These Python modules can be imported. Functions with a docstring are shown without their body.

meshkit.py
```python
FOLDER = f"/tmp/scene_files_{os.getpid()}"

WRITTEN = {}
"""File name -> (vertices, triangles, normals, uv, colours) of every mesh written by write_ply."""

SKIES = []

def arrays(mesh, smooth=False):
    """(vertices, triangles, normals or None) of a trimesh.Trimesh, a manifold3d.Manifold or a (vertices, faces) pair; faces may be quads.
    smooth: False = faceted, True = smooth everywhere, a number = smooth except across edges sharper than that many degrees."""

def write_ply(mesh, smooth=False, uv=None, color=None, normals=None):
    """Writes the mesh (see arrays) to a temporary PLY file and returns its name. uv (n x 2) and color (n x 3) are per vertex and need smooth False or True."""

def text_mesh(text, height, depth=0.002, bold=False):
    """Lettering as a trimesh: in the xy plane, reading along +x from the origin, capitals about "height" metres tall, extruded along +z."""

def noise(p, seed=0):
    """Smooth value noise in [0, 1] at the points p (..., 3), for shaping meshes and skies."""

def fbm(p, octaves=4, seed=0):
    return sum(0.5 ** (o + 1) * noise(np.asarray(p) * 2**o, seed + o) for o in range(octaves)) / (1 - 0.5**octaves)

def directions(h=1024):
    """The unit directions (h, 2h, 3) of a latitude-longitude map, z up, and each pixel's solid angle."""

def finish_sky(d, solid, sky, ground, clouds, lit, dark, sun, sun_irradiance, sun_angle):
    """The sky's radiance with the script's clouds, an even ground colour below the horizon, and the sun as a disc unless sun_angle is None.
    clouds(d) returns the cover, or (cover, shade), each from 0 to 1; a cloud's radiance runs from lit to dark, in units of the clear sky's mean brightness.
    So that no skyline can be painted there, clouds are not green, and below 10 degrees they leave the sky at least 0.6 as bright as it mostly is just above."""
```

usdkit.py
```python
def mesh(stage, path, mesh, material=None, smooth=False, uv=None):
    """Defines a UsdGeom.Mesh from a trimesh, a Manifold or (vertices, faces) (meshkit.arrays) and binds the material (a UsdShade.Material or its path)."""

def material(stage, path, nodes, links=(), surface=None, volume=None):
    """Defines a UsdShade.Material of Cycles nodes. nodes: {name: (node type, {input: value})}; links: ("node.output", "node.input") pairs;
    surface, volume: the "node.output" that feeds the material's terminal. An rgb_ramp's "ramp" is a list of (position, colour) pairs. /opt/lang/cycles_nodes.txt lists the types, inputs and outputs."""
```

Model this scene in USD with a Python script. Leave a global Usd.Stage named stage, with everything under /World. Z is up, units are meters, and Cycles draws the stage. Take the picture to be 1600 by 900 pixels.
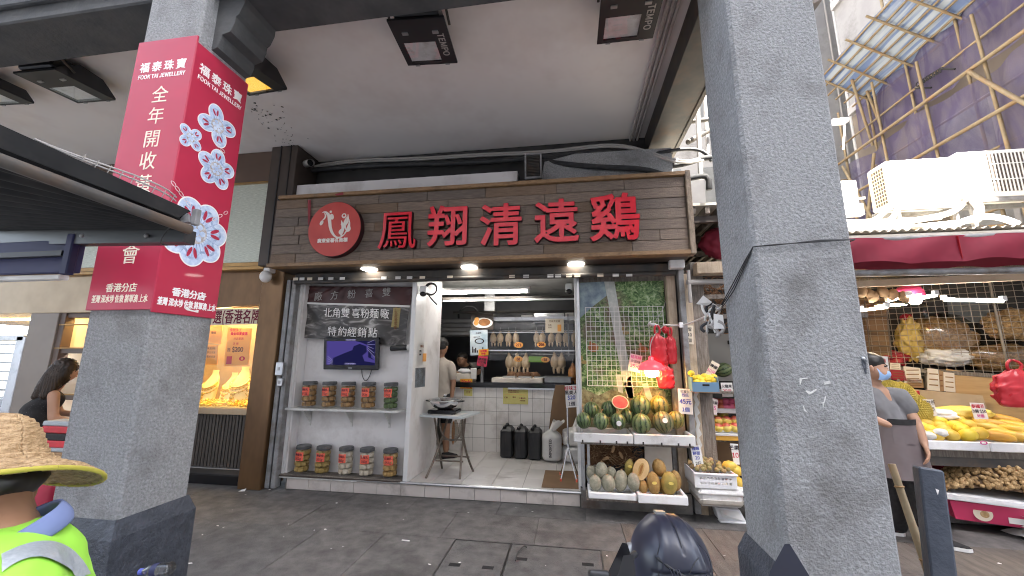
import math, random, glob
import numpy as np
import trimesh, manifold3d as m3, usdkit, meshkit
from shapely.geometry import Polygon, LineString, Point, box as sbox
from shapely import affinity, union_all, box as vbox
from pxr import Usd, UsdGeom, UsdLux, UsdShade, Gf, Sdf, Vt
from PIL import Image, ImageDraw, ImageFont

# ------------------------------------------------------------------ camera, sky, sun, exposure
stage = Usd.Stage.CreateInMemory()
UsdGeom.SetStageUpAxis(stage, 'Z'); UsdGeom.SetStageMetersPerUnit(stage, 1.0)
W = UsdGeom.Xform.Define(stage, '/World'); stage.SetDefaultPrim(W.GetPrim())
EXPOSURE = 3.45
FPX, PITCH, ROLL, YAW, EYE = 603.34, .17768, .005721, .149456, np.array([0, 0, 1.6])
_fw = np.array([-math.sin(YAW)*math.cos(PITCH), math.cos(YAW)*math.cos(PITCH), math.sin(PITCH)])
_r = np.array([math.cos(YAW), math.sin(YAW), 0.]); _u = np.cross(_r, _fw)
_c, _s = math.cos(ROLL), math.sin(ROLL)
_r, _u = _c*_r + _s*_u, -_s*_r + _c*_u
cam = UsdGeom.Camera.Define(stage, '/World/camera')
cam.CreateHorizontalApertureAttr(36.0); cam.CreateFocalLengthAttr(36.0*FPX/1600); cam.CreateExposureAttr(EXPOSURE)
cam.CreateClippingRangeAttr(Gf.Vec2f(.02, 2000)); cam.CreateFStopAttr(0.0)
cam.AddTransformOp().Set(Gf.Matrix4d(*[float(x) for row in ([*_r, 0], [*_u, 0], [*(-_fw), 0], [*EYE, 1]) for x in row]))
SUN_EL, SUN_AZ = math.radians(52), math.radians(149.6)        # azimuth clockwise from +Y towards +X
sdir = np.array([math.sin(SUN_AZ)*math.cos(SUN_EL), math.cos(SUN_AZ)*math.cos(SUN_EL), math.sin(SUN_EL)])
usdkit.material(stage, '/World/Looks/sky_light', {
    'sky': ('sky_texture', {'sky_type': 'single_scattering', 'sun_disc': False, 'sun_elevation': SUN_EL, 'sun_rotation': SUN_AZ, 'aerosol_density': 2.2}),
    'wb': ('hsv', {'saturation': .6}), 'bg': ('background_shader', {'strength': .13})}, [('sky.color', 'wb.color'), ('wb.color', 'bg.color')], surface='bg.background')
dome = UsdLux.DomeLight.Define(stage, '/World/sky')
UsdShade.MaterialBindingAPI.Apply(dome.GetPrim()).Bind(UsdShade.Material.Get(stage, '/World/Looks/sky_light'))
dome.GetPrim().SetCustomDataByKey('kind', 'structure')
sun = UsdLux.DistantLight.Define(stage, '/World/sun')
sun.CreateIntensityAttr(1.2); sun.CreateAngleAttr(.5); sun.CreateNormalizeAttr(True); sun.CreateColorAttr(Gf.Vec3f(1, .95, .87))
_z = sdir; _x = np.cross([0, 0, 1], _z); _x /= np.linalg.norm(_x); _y = np.cross(_z, _x)
sun.AddTransformOp().Set(Gf.Matrix4d(*[float(x) for row in ([*_x, 0], [*_y, 0], [*_z, 0], [0, 0, 30, 1]) for x in row]))

# ------------------------------------------------------------------ helpers
def P(px, py, X=None, Y=None, Z=None):
    """The point of the plane X=, Y= or Z= that the photograph shows at a pixel."""
    d = (px-800)/FPX*_r - (py-450)/FPX*_u + _fw
    t = X/d[0] if X is not None else Y/d[1] if Y is not None else (Z-EYE[2])/d[2]
    return EYE + d*t
rng = np.random.default_rng(7)
def V(*a): return np.array(a, float)
def unit(v): v = np.asarray(v, float); return v/np.linalg.norm(v)
def cat(ms):
    ms = [m for m in ms if m is not None and len(m.faces)]
    return trimesh.util.concatenate(ms) if len(ms) > 1 else ms[0]
def bx(lo, hi, bevel=0.0):
    lo, hi = np.minimum(lo, hi).astype(float), np.maximum(lo, hi).astype(float)
    if bevel > 0:
        b = min(bevel, (hi-lo).min()*.45)
        pts = []
        for k in range(3):
            a = lo+b; c = hi-b; a[k] = lo[k]; c[k] = hi[k]
            pts += [[x, y, z] for x in (a[0], c[0]) for y in (a[1], c[1]) for z in (a[2], c[2])]
        return trimesh.Trimesh(*hull(pts), process=False)
    m = trimesh.creation.box(hi-lo); m.apply_translation((lo+hi)/2); return m
def hull(pts):
    h = trimesh.convex.convex_hull(np.asarray(pts, float)); return h.vertices, h.faces
def hullm(pts): return trimesh.Trimesh(*hull(pts), process=False)
def obox(c, size, R=None, bevel=0.0):
    s = np.asarray(size, float)/2; m = bx(-s, s, bevel)
    if R is not None: T = np.eye(4); T[:3, :3] = R; m.apply_transform(T)
    m.apply_translation(c); return m
def rot(ax, deg):
    return trimesh.transformations.rotation_matrix(math.radians(deg), {'x': [1, 0, 0], 'y': [0, 1, 0], 'z': [0, 0, 1]}[ax])[:3, :3]
def frame_of(d, up=(0, 0, 1)):
    d = unit(d); u = np.array(up, float)
    if abs(d @ u) > .98: u = np.array([0, 1., 0])
    a = unit(np.cross(u, d)); return np.column_stack([a, np.cross(d, a), d])
def tube(path, r, n=8, cap=True):
    path = np.asarray(path, float); N = len(path); rs = np.full(N, r) if np.ndim(r) == 0 else np.asarray(r, float)
    tang = np.gradient(path, axis=0); vs = []; A = None
    for i in range(N):
        t = unit(tang[i])
        A = frame_of(t)[:, 0] if A is None else unit(A - t*(A @ t))
        B = np.cross(t, A); th = np.arange(n)/n*2*math.pi
        vs.append(path[i] + rs[i]*(np.cos(th)[:, None]*A + np.sin(th)[:, None]*B))
    v = np.vstack(vs); f = []
    for i in range(N-1):
        for k in range(n):
            a, b = i*n+k, i*n+(k+1) % n; f += [[a, b, b+n], [a, b+n, a+n]]
    if cap:
        v = np.vstack([v, path[0], path[-1]])
        for k in range(n): f += [[N*n, (k+1) % n, k], [N*n+1, (N-1)*n+k, (N-1)*n+(k+1) % n]]
    return trimesh.Trimesh(v, f, process=False)
def cyl(a, b, r, r2=None, n=12): return tube([a, b], [r, r if r2 is None else r2], n)
def spline(pts, n=6):
    from scipy.interpolate import CubicSpline
    pts = np.asarray(pts, float); t = np.r_[0, np.cumsum(np.linalg.norm(np.diff(pts, axis=0), axis=1))]
    return CubicSpline(t, pts)(np.linspace(0, t[-1], n*(len(pts)-1)+1))
def lathe(prof, c, n=20, axis=(0, 0, 1), R=None):
    prof = np.asarray(prof, float); th = np.arange(n)/n*2*math.pi
    v = np.array([[r*math.cos(t), r*math.sin(t), z] for r, z in prof for t in th]); f = []
    for i in range(len(prof)-1):
        for k in range(n):
            a, b = i*n+k, i*n+(k+1) % n; f += [[a, b, b+n], [a, b+n, a+n]]
    Rm = frame_of(axis) if R is None else R
    return trimesh.Trimesh(v @ Rm.T + np.asarray(c), f, process=False)
def ell(c, rad, R=None, sub=2, bump=0, seed=0, freq=3.):
    m = trimesh.creation.icosphere(sub); v = m.vertices.copy()
    if bump: v *= (1 + bump*(meshkit.fbm(v*freq + seed*7.3, 3, seed)[:, None]-.5)*2)
    v = v*np.asarray(rad)
    if R is not None: v = v @ R.T
    return trimesh.Trimesh(v + np.asarray(c), m.faces, process=False)
def prism(poly, depth, O=(0, 0, 0), r=(1, 0, 0), u=(0, 0, 1)):
    """Extrude a shapely shape in the plane (O, r, u) by depth towards the viewer side r x u."""
    gs = [g for g in getattr(poly, 'geoms', [poly]) if g.geom_type == 'Polygon' and g.area > 1e-9]
    ms = [trimesh.creation.extrude_polygon(g, depth, engine='earcut') for g in gs]
    if not ms: return None
    m = cat(ms); r, u = np.asarray(r, float), np.asarray(u, float); nrm = unit(np.cross(r, u))
    v = m.vertices; m2 = trimesh.Trimesh(np.asarray(O) + v[:, :1]*r + v[:, 1:2]*u + v[:, 2:]*nrm, m.faces, process=False)
    return m2
def quad(pts, thick=0.0, n=None):
    pts = np.asarray(pts, float)
    if thick: 
        nrm = unit(np.cross(pts[1]-pts[0], pts[2]-pts[0])) if n is None else np.asarray(n)
        return hullm(np.vstack([pts, pts - nrm*thick]))
    return trimesh.Trimesh(pts, [[0, 1, 2], [0, 2, 3]], process=False)
def sheet(fn, nu, nv, thick=0.0):
    """Grid surface fn(u, v)->xyz, with an optional second skin."""
    g = np.array([[fn(i/nu, j/nv) for i in range(nu+1)] for j in range(nv+1)]).reshape(-1, 3); f = []
    for j in range(nv):
        for i in range(nu):
            a = j*(nu+1)+i; f += [[a, a+1, a+nu+2], [a, a+nu+2, a+nu+1]]
    m = trimesh.Trimesh(g, f, process=False)
    if thick:
        nr = m.vertex_normals; g2 = g - nr*thick; K = len(g); f2 = [[c+K, b+K, a+K] for a, b, c in f]; e = []
        rim = [i for i in range(nu+1)] + [j*(nu+1)+nu for j in range(1, nv+1)] + [nv*(nu+1)+i for i in range(nu-1, -1, -1)] + [j*(nu+1) for j in range(nv-1, 0, -1)]
        for a, b in zip(rim, rim[1:]+rim[:1]): e += [[b, a, a+K], [b, a+K, b+K]]
        m = trimesh.Trimesh(np.vstack([g, g2]), f+f2+e, process=False)
    return m
_FF, _gl = glob.glob('/opt/blender-*/*/datafiles/fonts/Noto Sans CJK*')[0], {}
_fonts = {k: ImageFont.truetype(_FF, 60*k) for k in (1, 3)}
def glyph(ch, bold=0, k=1):
    """One character as a shapely shape, em square 1 x 1 centred on the origin."""
    if (ch, bold, k) not in _gl:
        im = Image.new('L', (90*k, 110*k)); ImageDraw.Draw(im).text((15*k, 72*k), ch, 255, font=_fonts[k], anchor='ls', stroke_width=bold)
        on = np.pad(np.asarray(im) > 127, ((0, 0), (1, 1))).astype(np.int8)
        rows, st = np.nonzero(np.diff(on, axis=1) == 1); en = np.nonzero(np.diff(on, axis=1) == -1)[1]
        s = union_all(vbox(st, -rows-1, en, -rows)).buffer(.6).buffer(-.6).simplify(.7) if len(rows) else Polygon()
        _gl[ch, bold, k] = (affinity.affine_transform(s, [1/60/k, 0, 0, 1/60/k, -15/60, 72/60-.38]), _fonts[k].getlength(ch)/60/k)
    return _gl[ch, bold, k]
def lettering(txt, h, O, r, u, depth=.0015, bold=0, vertical=False, step=1.0, sx=1.0, squash=None):
    """Centred line (or column) of text with em height h on the plane at O."""
    r, u = unit(r), unit(u); gs = [glyph(c, bold) for c in txt]; out = []
    adv = [1.0 if vertical else g[1] for g in gs]; tot = sum(adv)*step; at = -tot/2
    for (g, a), ad in zip(gs, adv):
        if not g.is_empty:
            sh = affinity.translate(g, -a/2, 0)
            sh = affinity.scale(sh, h*sx, h, origin=(0, 0))
            d = (at + ad*step/2)*h
            out.append(prism(affinity.translate(sh, 0 if vertical else d*sx, -d if vertical else 0), depth, O, r, u))
        at += ad*step
    out = [m for m in out if m is not None]
    return cat(out) if out else None

counts = {}
def numbered(parent, name):
    k = (parent, name); n = counts.get(k, 0); counts[k] = n+1
    return f'{parent}/{name}' + (f'_{n:03d}' if n else '')
LOC = {}
def setd(prim, **kw):
    for k, v in kw.items():
        if v: prim.SetCustomDataByKey({'cat': 'category'}.get(k, k), v)
def thing(name, label=None, cat=None, loc=(0, 0, 0), group=None, kind=None):
    path = numbered('/World', name); x = UsdGeom.Xform.Define(stage, path)
    x.AddTranslateOp().Set(Gf.Vec3d(*map(float, loc))); LOC[path] = np.asarray(loc, float)
    setd(x.GetPrim(), label=label, cat=cat, group=group, kind=kind); return path
def obj(name, mesh, mat, parent=None, smooth=False, label=None, cat=None, group=None, kind=None):
    if isinstance(mesh, (list, tuple)): mesh = globals()['cat'](mesh)
    path = numbered(parent or '/World', name)
    if parent:
        off = LOC[parent]; mesh = mesh.copy(); mesh.vertices = mesh.vertices - off; LOC[path] = off
    p = usdkit.mesh(stage, path, mesh, M[mat] if isinstance(mat, str) else mat, smooth)
    setd(p.GetPrim(), label=label, cat=cat, group=group, kind=kind); return path
def struct(name, mesh, mat, smooth=False): return obj(name, mesh, mat, None, smooth, kind='structure')
def dup(src, loc, rz=0, label=None, scale=None, R=None):
    """A copy of a thing with its parts under the next number."""
    was = stage.GetPrimAtPath(src).GetCustomData(); base = src.rsplit('/', 1)[1]
    path = numbered('/World', base); x = UsdGeom.Xform.Define(stage, path)
    x.GetPrim().GetReferences().AddInternalReference(src)
    x.ClearXformOpOrder()
    T = np.eye(4); T[:3, :3] = (np.eye(3) if R is None else R) @ rot('z', rz) * (1 if scale is None else scale); T[:3, 3] = loc
    x.AddTransformOp().Set(Gf.Matrix4d(*[float(v) for v in T.T.ravel()]))
    setd(x.GetPrim(), label=label, cat=was.get('category'), group=was.get('group')); x.GetPrim().SetInstanceable(True); return path

# ------------------------------------------------------------------ materials
M = {}
def mat(name, col, rough=.6, col2=None, scale=6., stretch=(1, 1, 1), metal=0., bump=0., bscale=60., spec=.5, coat=0., emis=None, estr=0., dirt=None, dscale=1.5, detail=5., dist=0., lo=.35, hi=.65, bdetail=3., extra=None):
    n = {'geo': ('geometry', {}), 'p': ('principled_bsdf', {'roughness': rough, 'metallic': metal, 'specular_ior_level': spec, 'coat_weight': coat})}
    L = []; out = None
    if col2 is not None:
        n['map'] = ('mapping', {'scale': tuple(stretch)}); L.append(('geo.position', 'map.vector'))
        n['nz'] = ('noise_texture', {'scale': scale, 'detail': detail, 'roughness': .6, 'distortion': dist}); L.append(('map.vector', 'nz.vector'))
        n['rp'] = ('rgb_ramp', {'ramp': [(0, col), (lo, col), (hi, col2), (1, col2)]}); L.append(('nz.fac', 'rp.fac')); out = 'rp.color'
    if dirt is not None:
        n['nd'] = ('noise_texture', {'scale': dscale, 'detail': 7., 'roughness': .65}); L.append(('geo.position', 'nd.vector'))
        n['rd'] = ('rgb_ramp', {'ramp': [(0, (0, 0, 0)), (.5, (0, 0, 0)), (.72, (1, 1, 1)), (1, (1, 1, 1))]}); L.append(('nd.fac', 'rd.fac'))
        n['mx'] = ('mix', {'mix_type': 'mix', 'color1': col, 'color2': dirt}); L += [('rd.color', 'mx.fac')]
        if out: L.append((out, 'mx.color1'))
        out = 'mx.color'
    if extra: out = extra(n, L, out, col)
    if out: L.append((out, 'p.base_color'))
    else: n['p'][1]['base_color'] = tuple(col)
    if bump:
        n['nb'] = ('noise_texture', {'scale': bscale, 'detail': bdetail, 'roughness': .6}); L.append(('geo.position', 'nb.vector'))
        n['b'] = ('bump', {'strength': min(1., bump), 'distance': .02}); L += [('nb.fac', 'b.height'), ('b.normal', 'p.normal')]
    if emis is not None: n['p'][1]['emission_color'] = tuple(emis); n['p'][1]['emission_strength'] = estr
    M[name] = usdkit.material(stage, '/World/Looks/' + name, n, L, surface='p.BSDF'); return M[name]
def emat(name, col, strength):
    M[name] = usdkit.material(stage, '/World/Looks/' + name, {'e': ('emission', {'color': col, 'strength': strength})}, [], surface='e.emission')
def pane(name, tint=(1, 1, 1), ior=1.45, rough=.02):
    M[name] = usdkit.material(stage, '/World/Looks/' + name, {'t': ('transparent_bsdf', {'color': tint}), 'g': ('glossy_bsdf', {'color': (1, 1, 1), 'roughness': rough}), 'lw': ('layer_weight', {'blend': .5}), 'pw': ('math', {'math_type': 'power', 'value2': 4.}), 'f': ('math', {'math_type': 'multiply_add', 'value2': .6, 'value3': .12*(ior-1)}), 'm': ('mix_closure', {})},
        [('t.BSDF', 'm.closure1'), ('g.BSDF', 'm.closure2'), ('lw.facing', 'pw.value1'), ('pw.value', 'f.value1'), ('f.value', 'm.fac')], surface='m.closure')
def leafy(name, col, col2, tr=.35, scale=9.):
    M[name] = usdkit.material(stage, '/World/Looks/' + name, {'geo': ('geometry', {}), 'n': ('noise_texture', {'scale': scale, 'detail': 4.}), 'r': ('rgb_ramp', {'ramp': [(0, col), (.35, col), (.65, col2), (1, col2)]}),
        'd': ('principled_bsdf', {'roughness': .4}), 't': ('translucent_bsdf', {}), 'm': ('mix_closure', {'fac': tr})},
        [('geo.position', 'n.vector'), ('n.fac', 'r.fac'), ('r.color', 'd.base_color'), ('r.color', 't.color'), ('d.BSDF', 'm.closure1'), ('t.BSDF', 'm.closure2')], surface='m.closure')

mat('granite', (.205, .207, .208), .9, (.38, .383, .382), 62., bump=.85, bscale=70., lo=.28, hi=.72, dirt=(.17, .165, .16), dscale=3.2, bdetail=4.)
mat('granite_margin', (.24, .255, .27), .85, (.33, .345, .36), 90., bump=.35, bscale=120., dirt=(.17, .18, .185), dscale=2.5)
mat('granite_brown', (.2, .19, .18), .9, (.31, .3, .29), 38., bump=.9, bscale=75., dirt=(.13, .12, .115), dscale=2.2, bdetail=5.)
mat('plinth_paint', (.03, .035, .045), .55, (.06, .068, .085), 14., bump=.6, bscale=45.)
mat('beam_paint', (.05, .052, .055), .75, (.085, .085, .085), 3., bump=.2, bscale=30., dirt=(.12, .12, .118), dscale=1.1)
mat('ceiling_paint', (.77, .725, .70), .8, (.81, .77, .75), .9, bump=.08, bscale=14., dirt=(.66, .59, .56), dscale=.6)
mat('moulding_paint', (.5, .46, .44), .7, dirt=(.36, .31, .28), dscale=5.)
mat('dark_steel', (.035, .034, .034), .6, (.07, .06, .05), 6., dirt=(.10, .06, .035), dscale=4.)
mat('asphalt', (.085, .083, .082), .85, (.15, .145, .14), 3.2, bump=.5, bscale=130., dirt=(.06, .057, .055), dscale=.8, detail=9.)
mat('slab', (.10, .094, .09), .85, (.172, .16, .152), 7.2, bump=.7, bscale=90., dirt=(.052, .048, .045), dscale=1.2, detail=9.)
mat('slab_b', (.095, .091, .088), .85, (.152, .144, .138), 8.2, bump=.7, bscale=95., dirt=(.052, .049, .046), dscale=1.5, detail=9.)
mat('slab_brown', (.115, .096, .082), .85, (.185, .156, .132), 6., stretch=(3, .6, 1), bump=.8, bscale=80., dirt=(.1, .085, .075), dscale=1.3, detail=9.)
mat('road_concrete', (.27, .265, .255), .85, (.36, .35, .34), 2.5, dirt=(.18, .175, .17), dscale=.7)  # unseen road, made pale to bounce light up to the arcade ceiling
mat('longan_dark', (.22, .13, .05), .7, (.33, .21, .09), 40.)
mat('mortar', (.05, .047, .045), .95, (.14, .13, .122), 5.)
mat('iron', (.04, .04, .04), .6, (.075, .07, .065), 20.)
mat('white_wall', (.72, .69, .68), .65, (.77, .75, .74), 1.4, bump=.05, bscale=12., dirt=(.45, .41, .39), dscale=1.3)
mat('white_paint', (.74, .73, .72), .4, dirt=(.55, .53, .5), dscale=3.)
mat('grime_white', (.7, .69, .66), .6, (.5, .49, .46), 2.2, dirt=(.3, .29, .27), dscale=1.4, lo=.4, hi=.8)
mat('tile', (.76, .73, .70), .22, (.79, .77, .74), 3., dirt=(.5, .46, .42), dscale=2.4)
mat('tile_b', (.72, .69, .665), .25, (.76, .73, .70), 3., dirt=(.46, .42, .38), dscale=2.4)
mat('floor_tile', (.64, .61, .58), .28, (.69, .66, .63), 2.4, dirt=(.36, .33, .3), dscale=1.6)
mat('floor_tile_b', (.6, .57, .54), .3, (.66, .63, .6), 2.4, dirt=(.35, .31, .28), dscale=1.6)
mat('step_tile', (.56, .5, .46), .35, (.62, .56, .52), 4., dirt=(.35, .3, .27), dscale=4.)
mat('grout', (.16, .145, .13), .9)
for k, (a, b) in enumerate([((.11, .08, .06), (.225, .172, .134)), ((.125, .09, .066), (.26, .195, .15)), ((.09, .068, .055), (.19, .15, .12)), ((.13, .095, .07), (.22, .172, .135)), ((.13, .083, .05), (.22, .15, .10))]):
    mat(f'plank_{k}', a, .6, b, 9., stretch=(.9, 1, 14), bump=.35, bscale=60., detail=8., dist=.6)
mat('frame_wood', (.22, .13, .062), .5, (.33, .2, .10), 8., stretch=(2., 2., 10), bump=.2, detail=7., dirt=(.12, .075, .04), dscale=4.)
mat('frame_wood_old', (.17, .125, .085), .6, (.33, .26, .19), 10., stretch=(6, 6, 1.2), bump=.3, detail=7., dirt=(.1, .075, .055), dscale=6.)
mat('old_wood', (.14, .115, .095), .8, (.27, .235, .2), 9., stretch=(7, 7, .7), bump=.4, dirt=(.08, .068, .06), dscale=3.)
mat('pale_wood', (.4, .31, .22), .7, (.52, .42, .31), 8., stretch=(7, 7, .6), bump=.2, dirt=(.25, .19, .13), dscale=3.)
mat('old_steel', (.18, .18, .18), .5, (.32, .32, .325), 6., metal=.3, dirt=(.14, .11, .09), dscale=5.)
mat('alu', (.62, .63, .65), .3, metal=.9, dirt=(.4, .4, .4), dscale=6.)
mat('chrome', (.7, .7, .72), .18, metal=1.)
mat('stainless', (.55, .55, .54), .28, (.62, .62, .62), 3., metal=.85); mat('lamp_reflector', (.5, .5, .5), .5, (.68, .69, .7), 4., dirt=(.4, .38, .36), dscale=9.)
mat('dull_steel', (.3, .3, .3), .4, (.38, .38, .38), 4., metal=.6)
mat('black_plastic', (.018, .018, .02), .45); mat('black_matt', (.012, .012, .012), .85); mat('black_gloss', (.012, .012, .014), .12)
mat('cable', (.02, .02, .021), .55, dirt=(.05, .048, .045), dscale=9.); mat('cable_grey', (.35, .33, .31), .6); mat('cable_white', (.7, .69, .66), .5)
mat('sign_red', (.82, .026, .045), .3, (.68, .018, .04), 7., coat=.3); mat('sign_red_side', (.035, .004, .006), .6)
mat('logo_red', (.5, .05, .042), .45, (.56, .07, .055), 5.); mat('logo_white', (.78, .72, .66), .5); mat('stain_red', (.25, .03, .04), .7)
mat('banner_red', (.40, .018, .052), .4, (.44, .024, .06), 2., coat=.2)
mat('cream_print', (.8, .72, .58), .5); mat('white_print', (.82, .8, .78), .5)
mat('jewel_print', (.36, .47, .66), .4, (.62, .7, .82), 24., detail=6.); mat('jewel_print_dark', (.2, .29, .46), .4, (.45, .55, .72), 40.); mat('jewel_core', (.3, .22, .17), .4, (.6, .6, .62), 50.); mat('chain_print', (.62, .42, .42), .4, (.8, .7, .7), 60.)
mat('bronze', (.11, .06, .028), .3, (.2, .115, .055), 2.5, stretch=(1, 1, .4), metal=.55); mat('brown_panel', (.10, .062, .043), .45, (.13, .082, .058), 1.2)
mat('brown_dark', (.045, .032, .025), .5, (.065, .047, .037), 2.); mat('gold_trim', (.45, .27, .10), .3, (.3, .17, .06), 3., metal=.6)
mat('gold_panel', (.4, .3, .19), .35, (.52, .40, .26), 1.6, metal=.3)
mat('silver_panel', (.45, .48, .4), .4, (.66, .69, .6), 30., stretch=(.6, 1, 5), metal=.2, detail=3.)
mat('ribbed_dark', (.05, .042, .036), .45, (.075, .062, .052), 3.)
mat('gold', (.85, .56, .13), .25, (.95, .68, .2), 30., metal=.75); mat('cream_bust', (.85, .7, .33), .55, emis=(1., .72, .22), estr=.02)  # bust, pad and floor emission stands in for yellow window light
mat('orange_paper', (.78, .34, .08), .7, (.82, .4, .1), 3.); mat('paper', (.78, .76, .73), .75); mat('paper_cream', (.72, .63, .5), .75); mat('paper_pink', (.74, .58, .55), .75, (.78, .68, .64), 6.)
mat('coral_paper', (.85, .14, .085), .7, (.88, .17, .1), 8.); mat('yellow_card', (.56, .5, .16), .7, (.6, .55, .2), 20.); mat('gold_card', (.75, .36, .02), .6); mat('crimson_card', (.55, .03, .08), .6)
mat('ink', (.03, .025, .03), .7); mat('ink_red', (.55, .02, .05), .7); mat('ink_pink', (.7, .1, .32), .7); mat('ink_blue', (.08, .1, .42), .7); mat('ink_maroon', (.16, .01, .03), .7); mat('ink_brown', (.2, .08, .03), .7)
mat('jar_lid', (.055, .055, .055), .5, (.1, .1, .1), 20.)
pane('glass'); pane('jar_glass', (.985, .98, .96), 1.25, .06); pane('dim_glass', (.8, .82, .82), 1.5, .03); pane('plastic_film', (.8, .78, .74), 1.45, .18)
for k, (a, b) in enumerate([((.23, .125, .045), (.36, .22, .09)), ((.30, .2, .055), (.44, .31, .11)), ((.5, .43, .33), (.62, .55, .45)), ((.05, .085, .028), (.10, .15, .05)), ((.32, .19, .065), (.46, .30, .11))]):
    mat(f'curd_{k}', a, .7, b, 18., bump=.25, bscale=90.)
mat('brine', (.1, .06, .02), .3)
mat('styro', (.82, .82, .83), .6, bump=.15, bscale=260., dirt=(.68, .66, .62), dscale=5.); mat('styro_old', (.68, .67, .66), .7, bump=.2, bscale=200., dirt=(.42, .4, .37), dscale=5.)
mat('cardboard', (.3, .18, .09), .8, (.35, .215, .11), 3.); mat('cardboard_dark', (.2, .12, .065), .85, (.26, .16, .085), 3.); mat('plywood', (.48, .3, .13), .65, (.58, .38, .18), 4., stretch=(.6, 1, 6), dirt=(.36, .21, .09), dscale=2.)
mat('tan_board', (.5, .38, .25), .7, (.58, .46, .32), 4., dirt=(.38, .27, .17), dscale=2.5)
mat('kraft_white', (.66, .58, .5), .7, (.74, .68, .6), 5.)
mat('diamond_plate', (.2, .185, .175), .5, (.3, .28, .265), 5., metal=.4, dirt=(.16, .1, .065), dscale=3.)
mat('red_bag', (.42, .010, .018), .4, (.52, .016, .026), 4., coat=.1); mat('red_bag_dark', (.3, .012, .02), .35); mat('pink_crate', (.62, .05, .14), .45); mat('red_box', (.5, .03, .04), .5); mat('white_plastic', (.76, .76, .78), .4, dirt=(.6, .59, .57), dscale=5.)
mat('awning_red', (.17, .006, .022), .75, (.23, .010, .032), 3., dirt=(.2, .01, .03), dscale=2.)
mat('roof_white', (.7, .66, .58), .6, (.5, .45, .36), 3.); mat('ac_white', (.82, .8, .75), .45); mat('ac_dark', (.08, .06, .05), .7); mat('grille_beige', (.66, .55, .36), .5)
mat('pipe_white', (.76, .75, .73), .4); mat('insulation', (.022, .022, .023), .8, (.04, .04, .04), 12.)
M['netting'] = usdkit.material(stage, '/World/Looks/netting', {'geo': ('geometry', {}), 'mp': ('mapping', {'scale': (1, 1, .3)}), 'nz': ('noise_texture', {'scale': 2.4, 'detail': 6., 'distortion': 1.8}), 'r': ('rgb_ramp', {'ramp': [(0, (.105, .09, .185)), (.4, (.13, .112, .215)), (.62, (.21, .19, .29)), (1, (.28, .26, .35))]}), 'f': ('rgb_ramp', {'ramp': [(0, (.12, .12, .12)), (.4, (.2, .2, .2)), (.65, (.5, .5, .5)), (1, (.55, .55, .55))]}), 'd': ('diffuse_bsdf', {}), 'tl': ('translucent_bsdf', {}), 'a': ('mix_closure', {'fac': .3}), 't': ('transparent_bsdf', {}), 'm': ('mix_closure', {})},
    [('geo.position', 'mp.vector'), ('mp.vector', 'nz.vector'), ('nz.fac', 'r.fac'), ('nz.fac', 'f.fac'), ('r.color', 'd.color'), ('r.color', 'tl.color'), ('d.BSDF', 'a.closure1'), ('tl.BSDF', 'a.closure2'), ('a.closure', 'm.closure1'), ('t.BSDF', 'm.closure2'), ('f.color', 'm.fac')], surface='m.closure')
mat('bamboo', (.22, .165, .095), .65, (.31, .245, .15), 5., dirt=(.3, .18, .08), dscale=4.); mat('bamboo_node', (.28, .17, .07), .6)
mat('old_render', (.4, .385, .38), .85, (.52, .50, .49), 1.1, dirt=(.22, .205, .2), dscale=.9, bump=.1, bscale=8.); mat('tan_render', (.20, .165, .135), .8, (.25, .21, .175), 1.)
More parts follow.
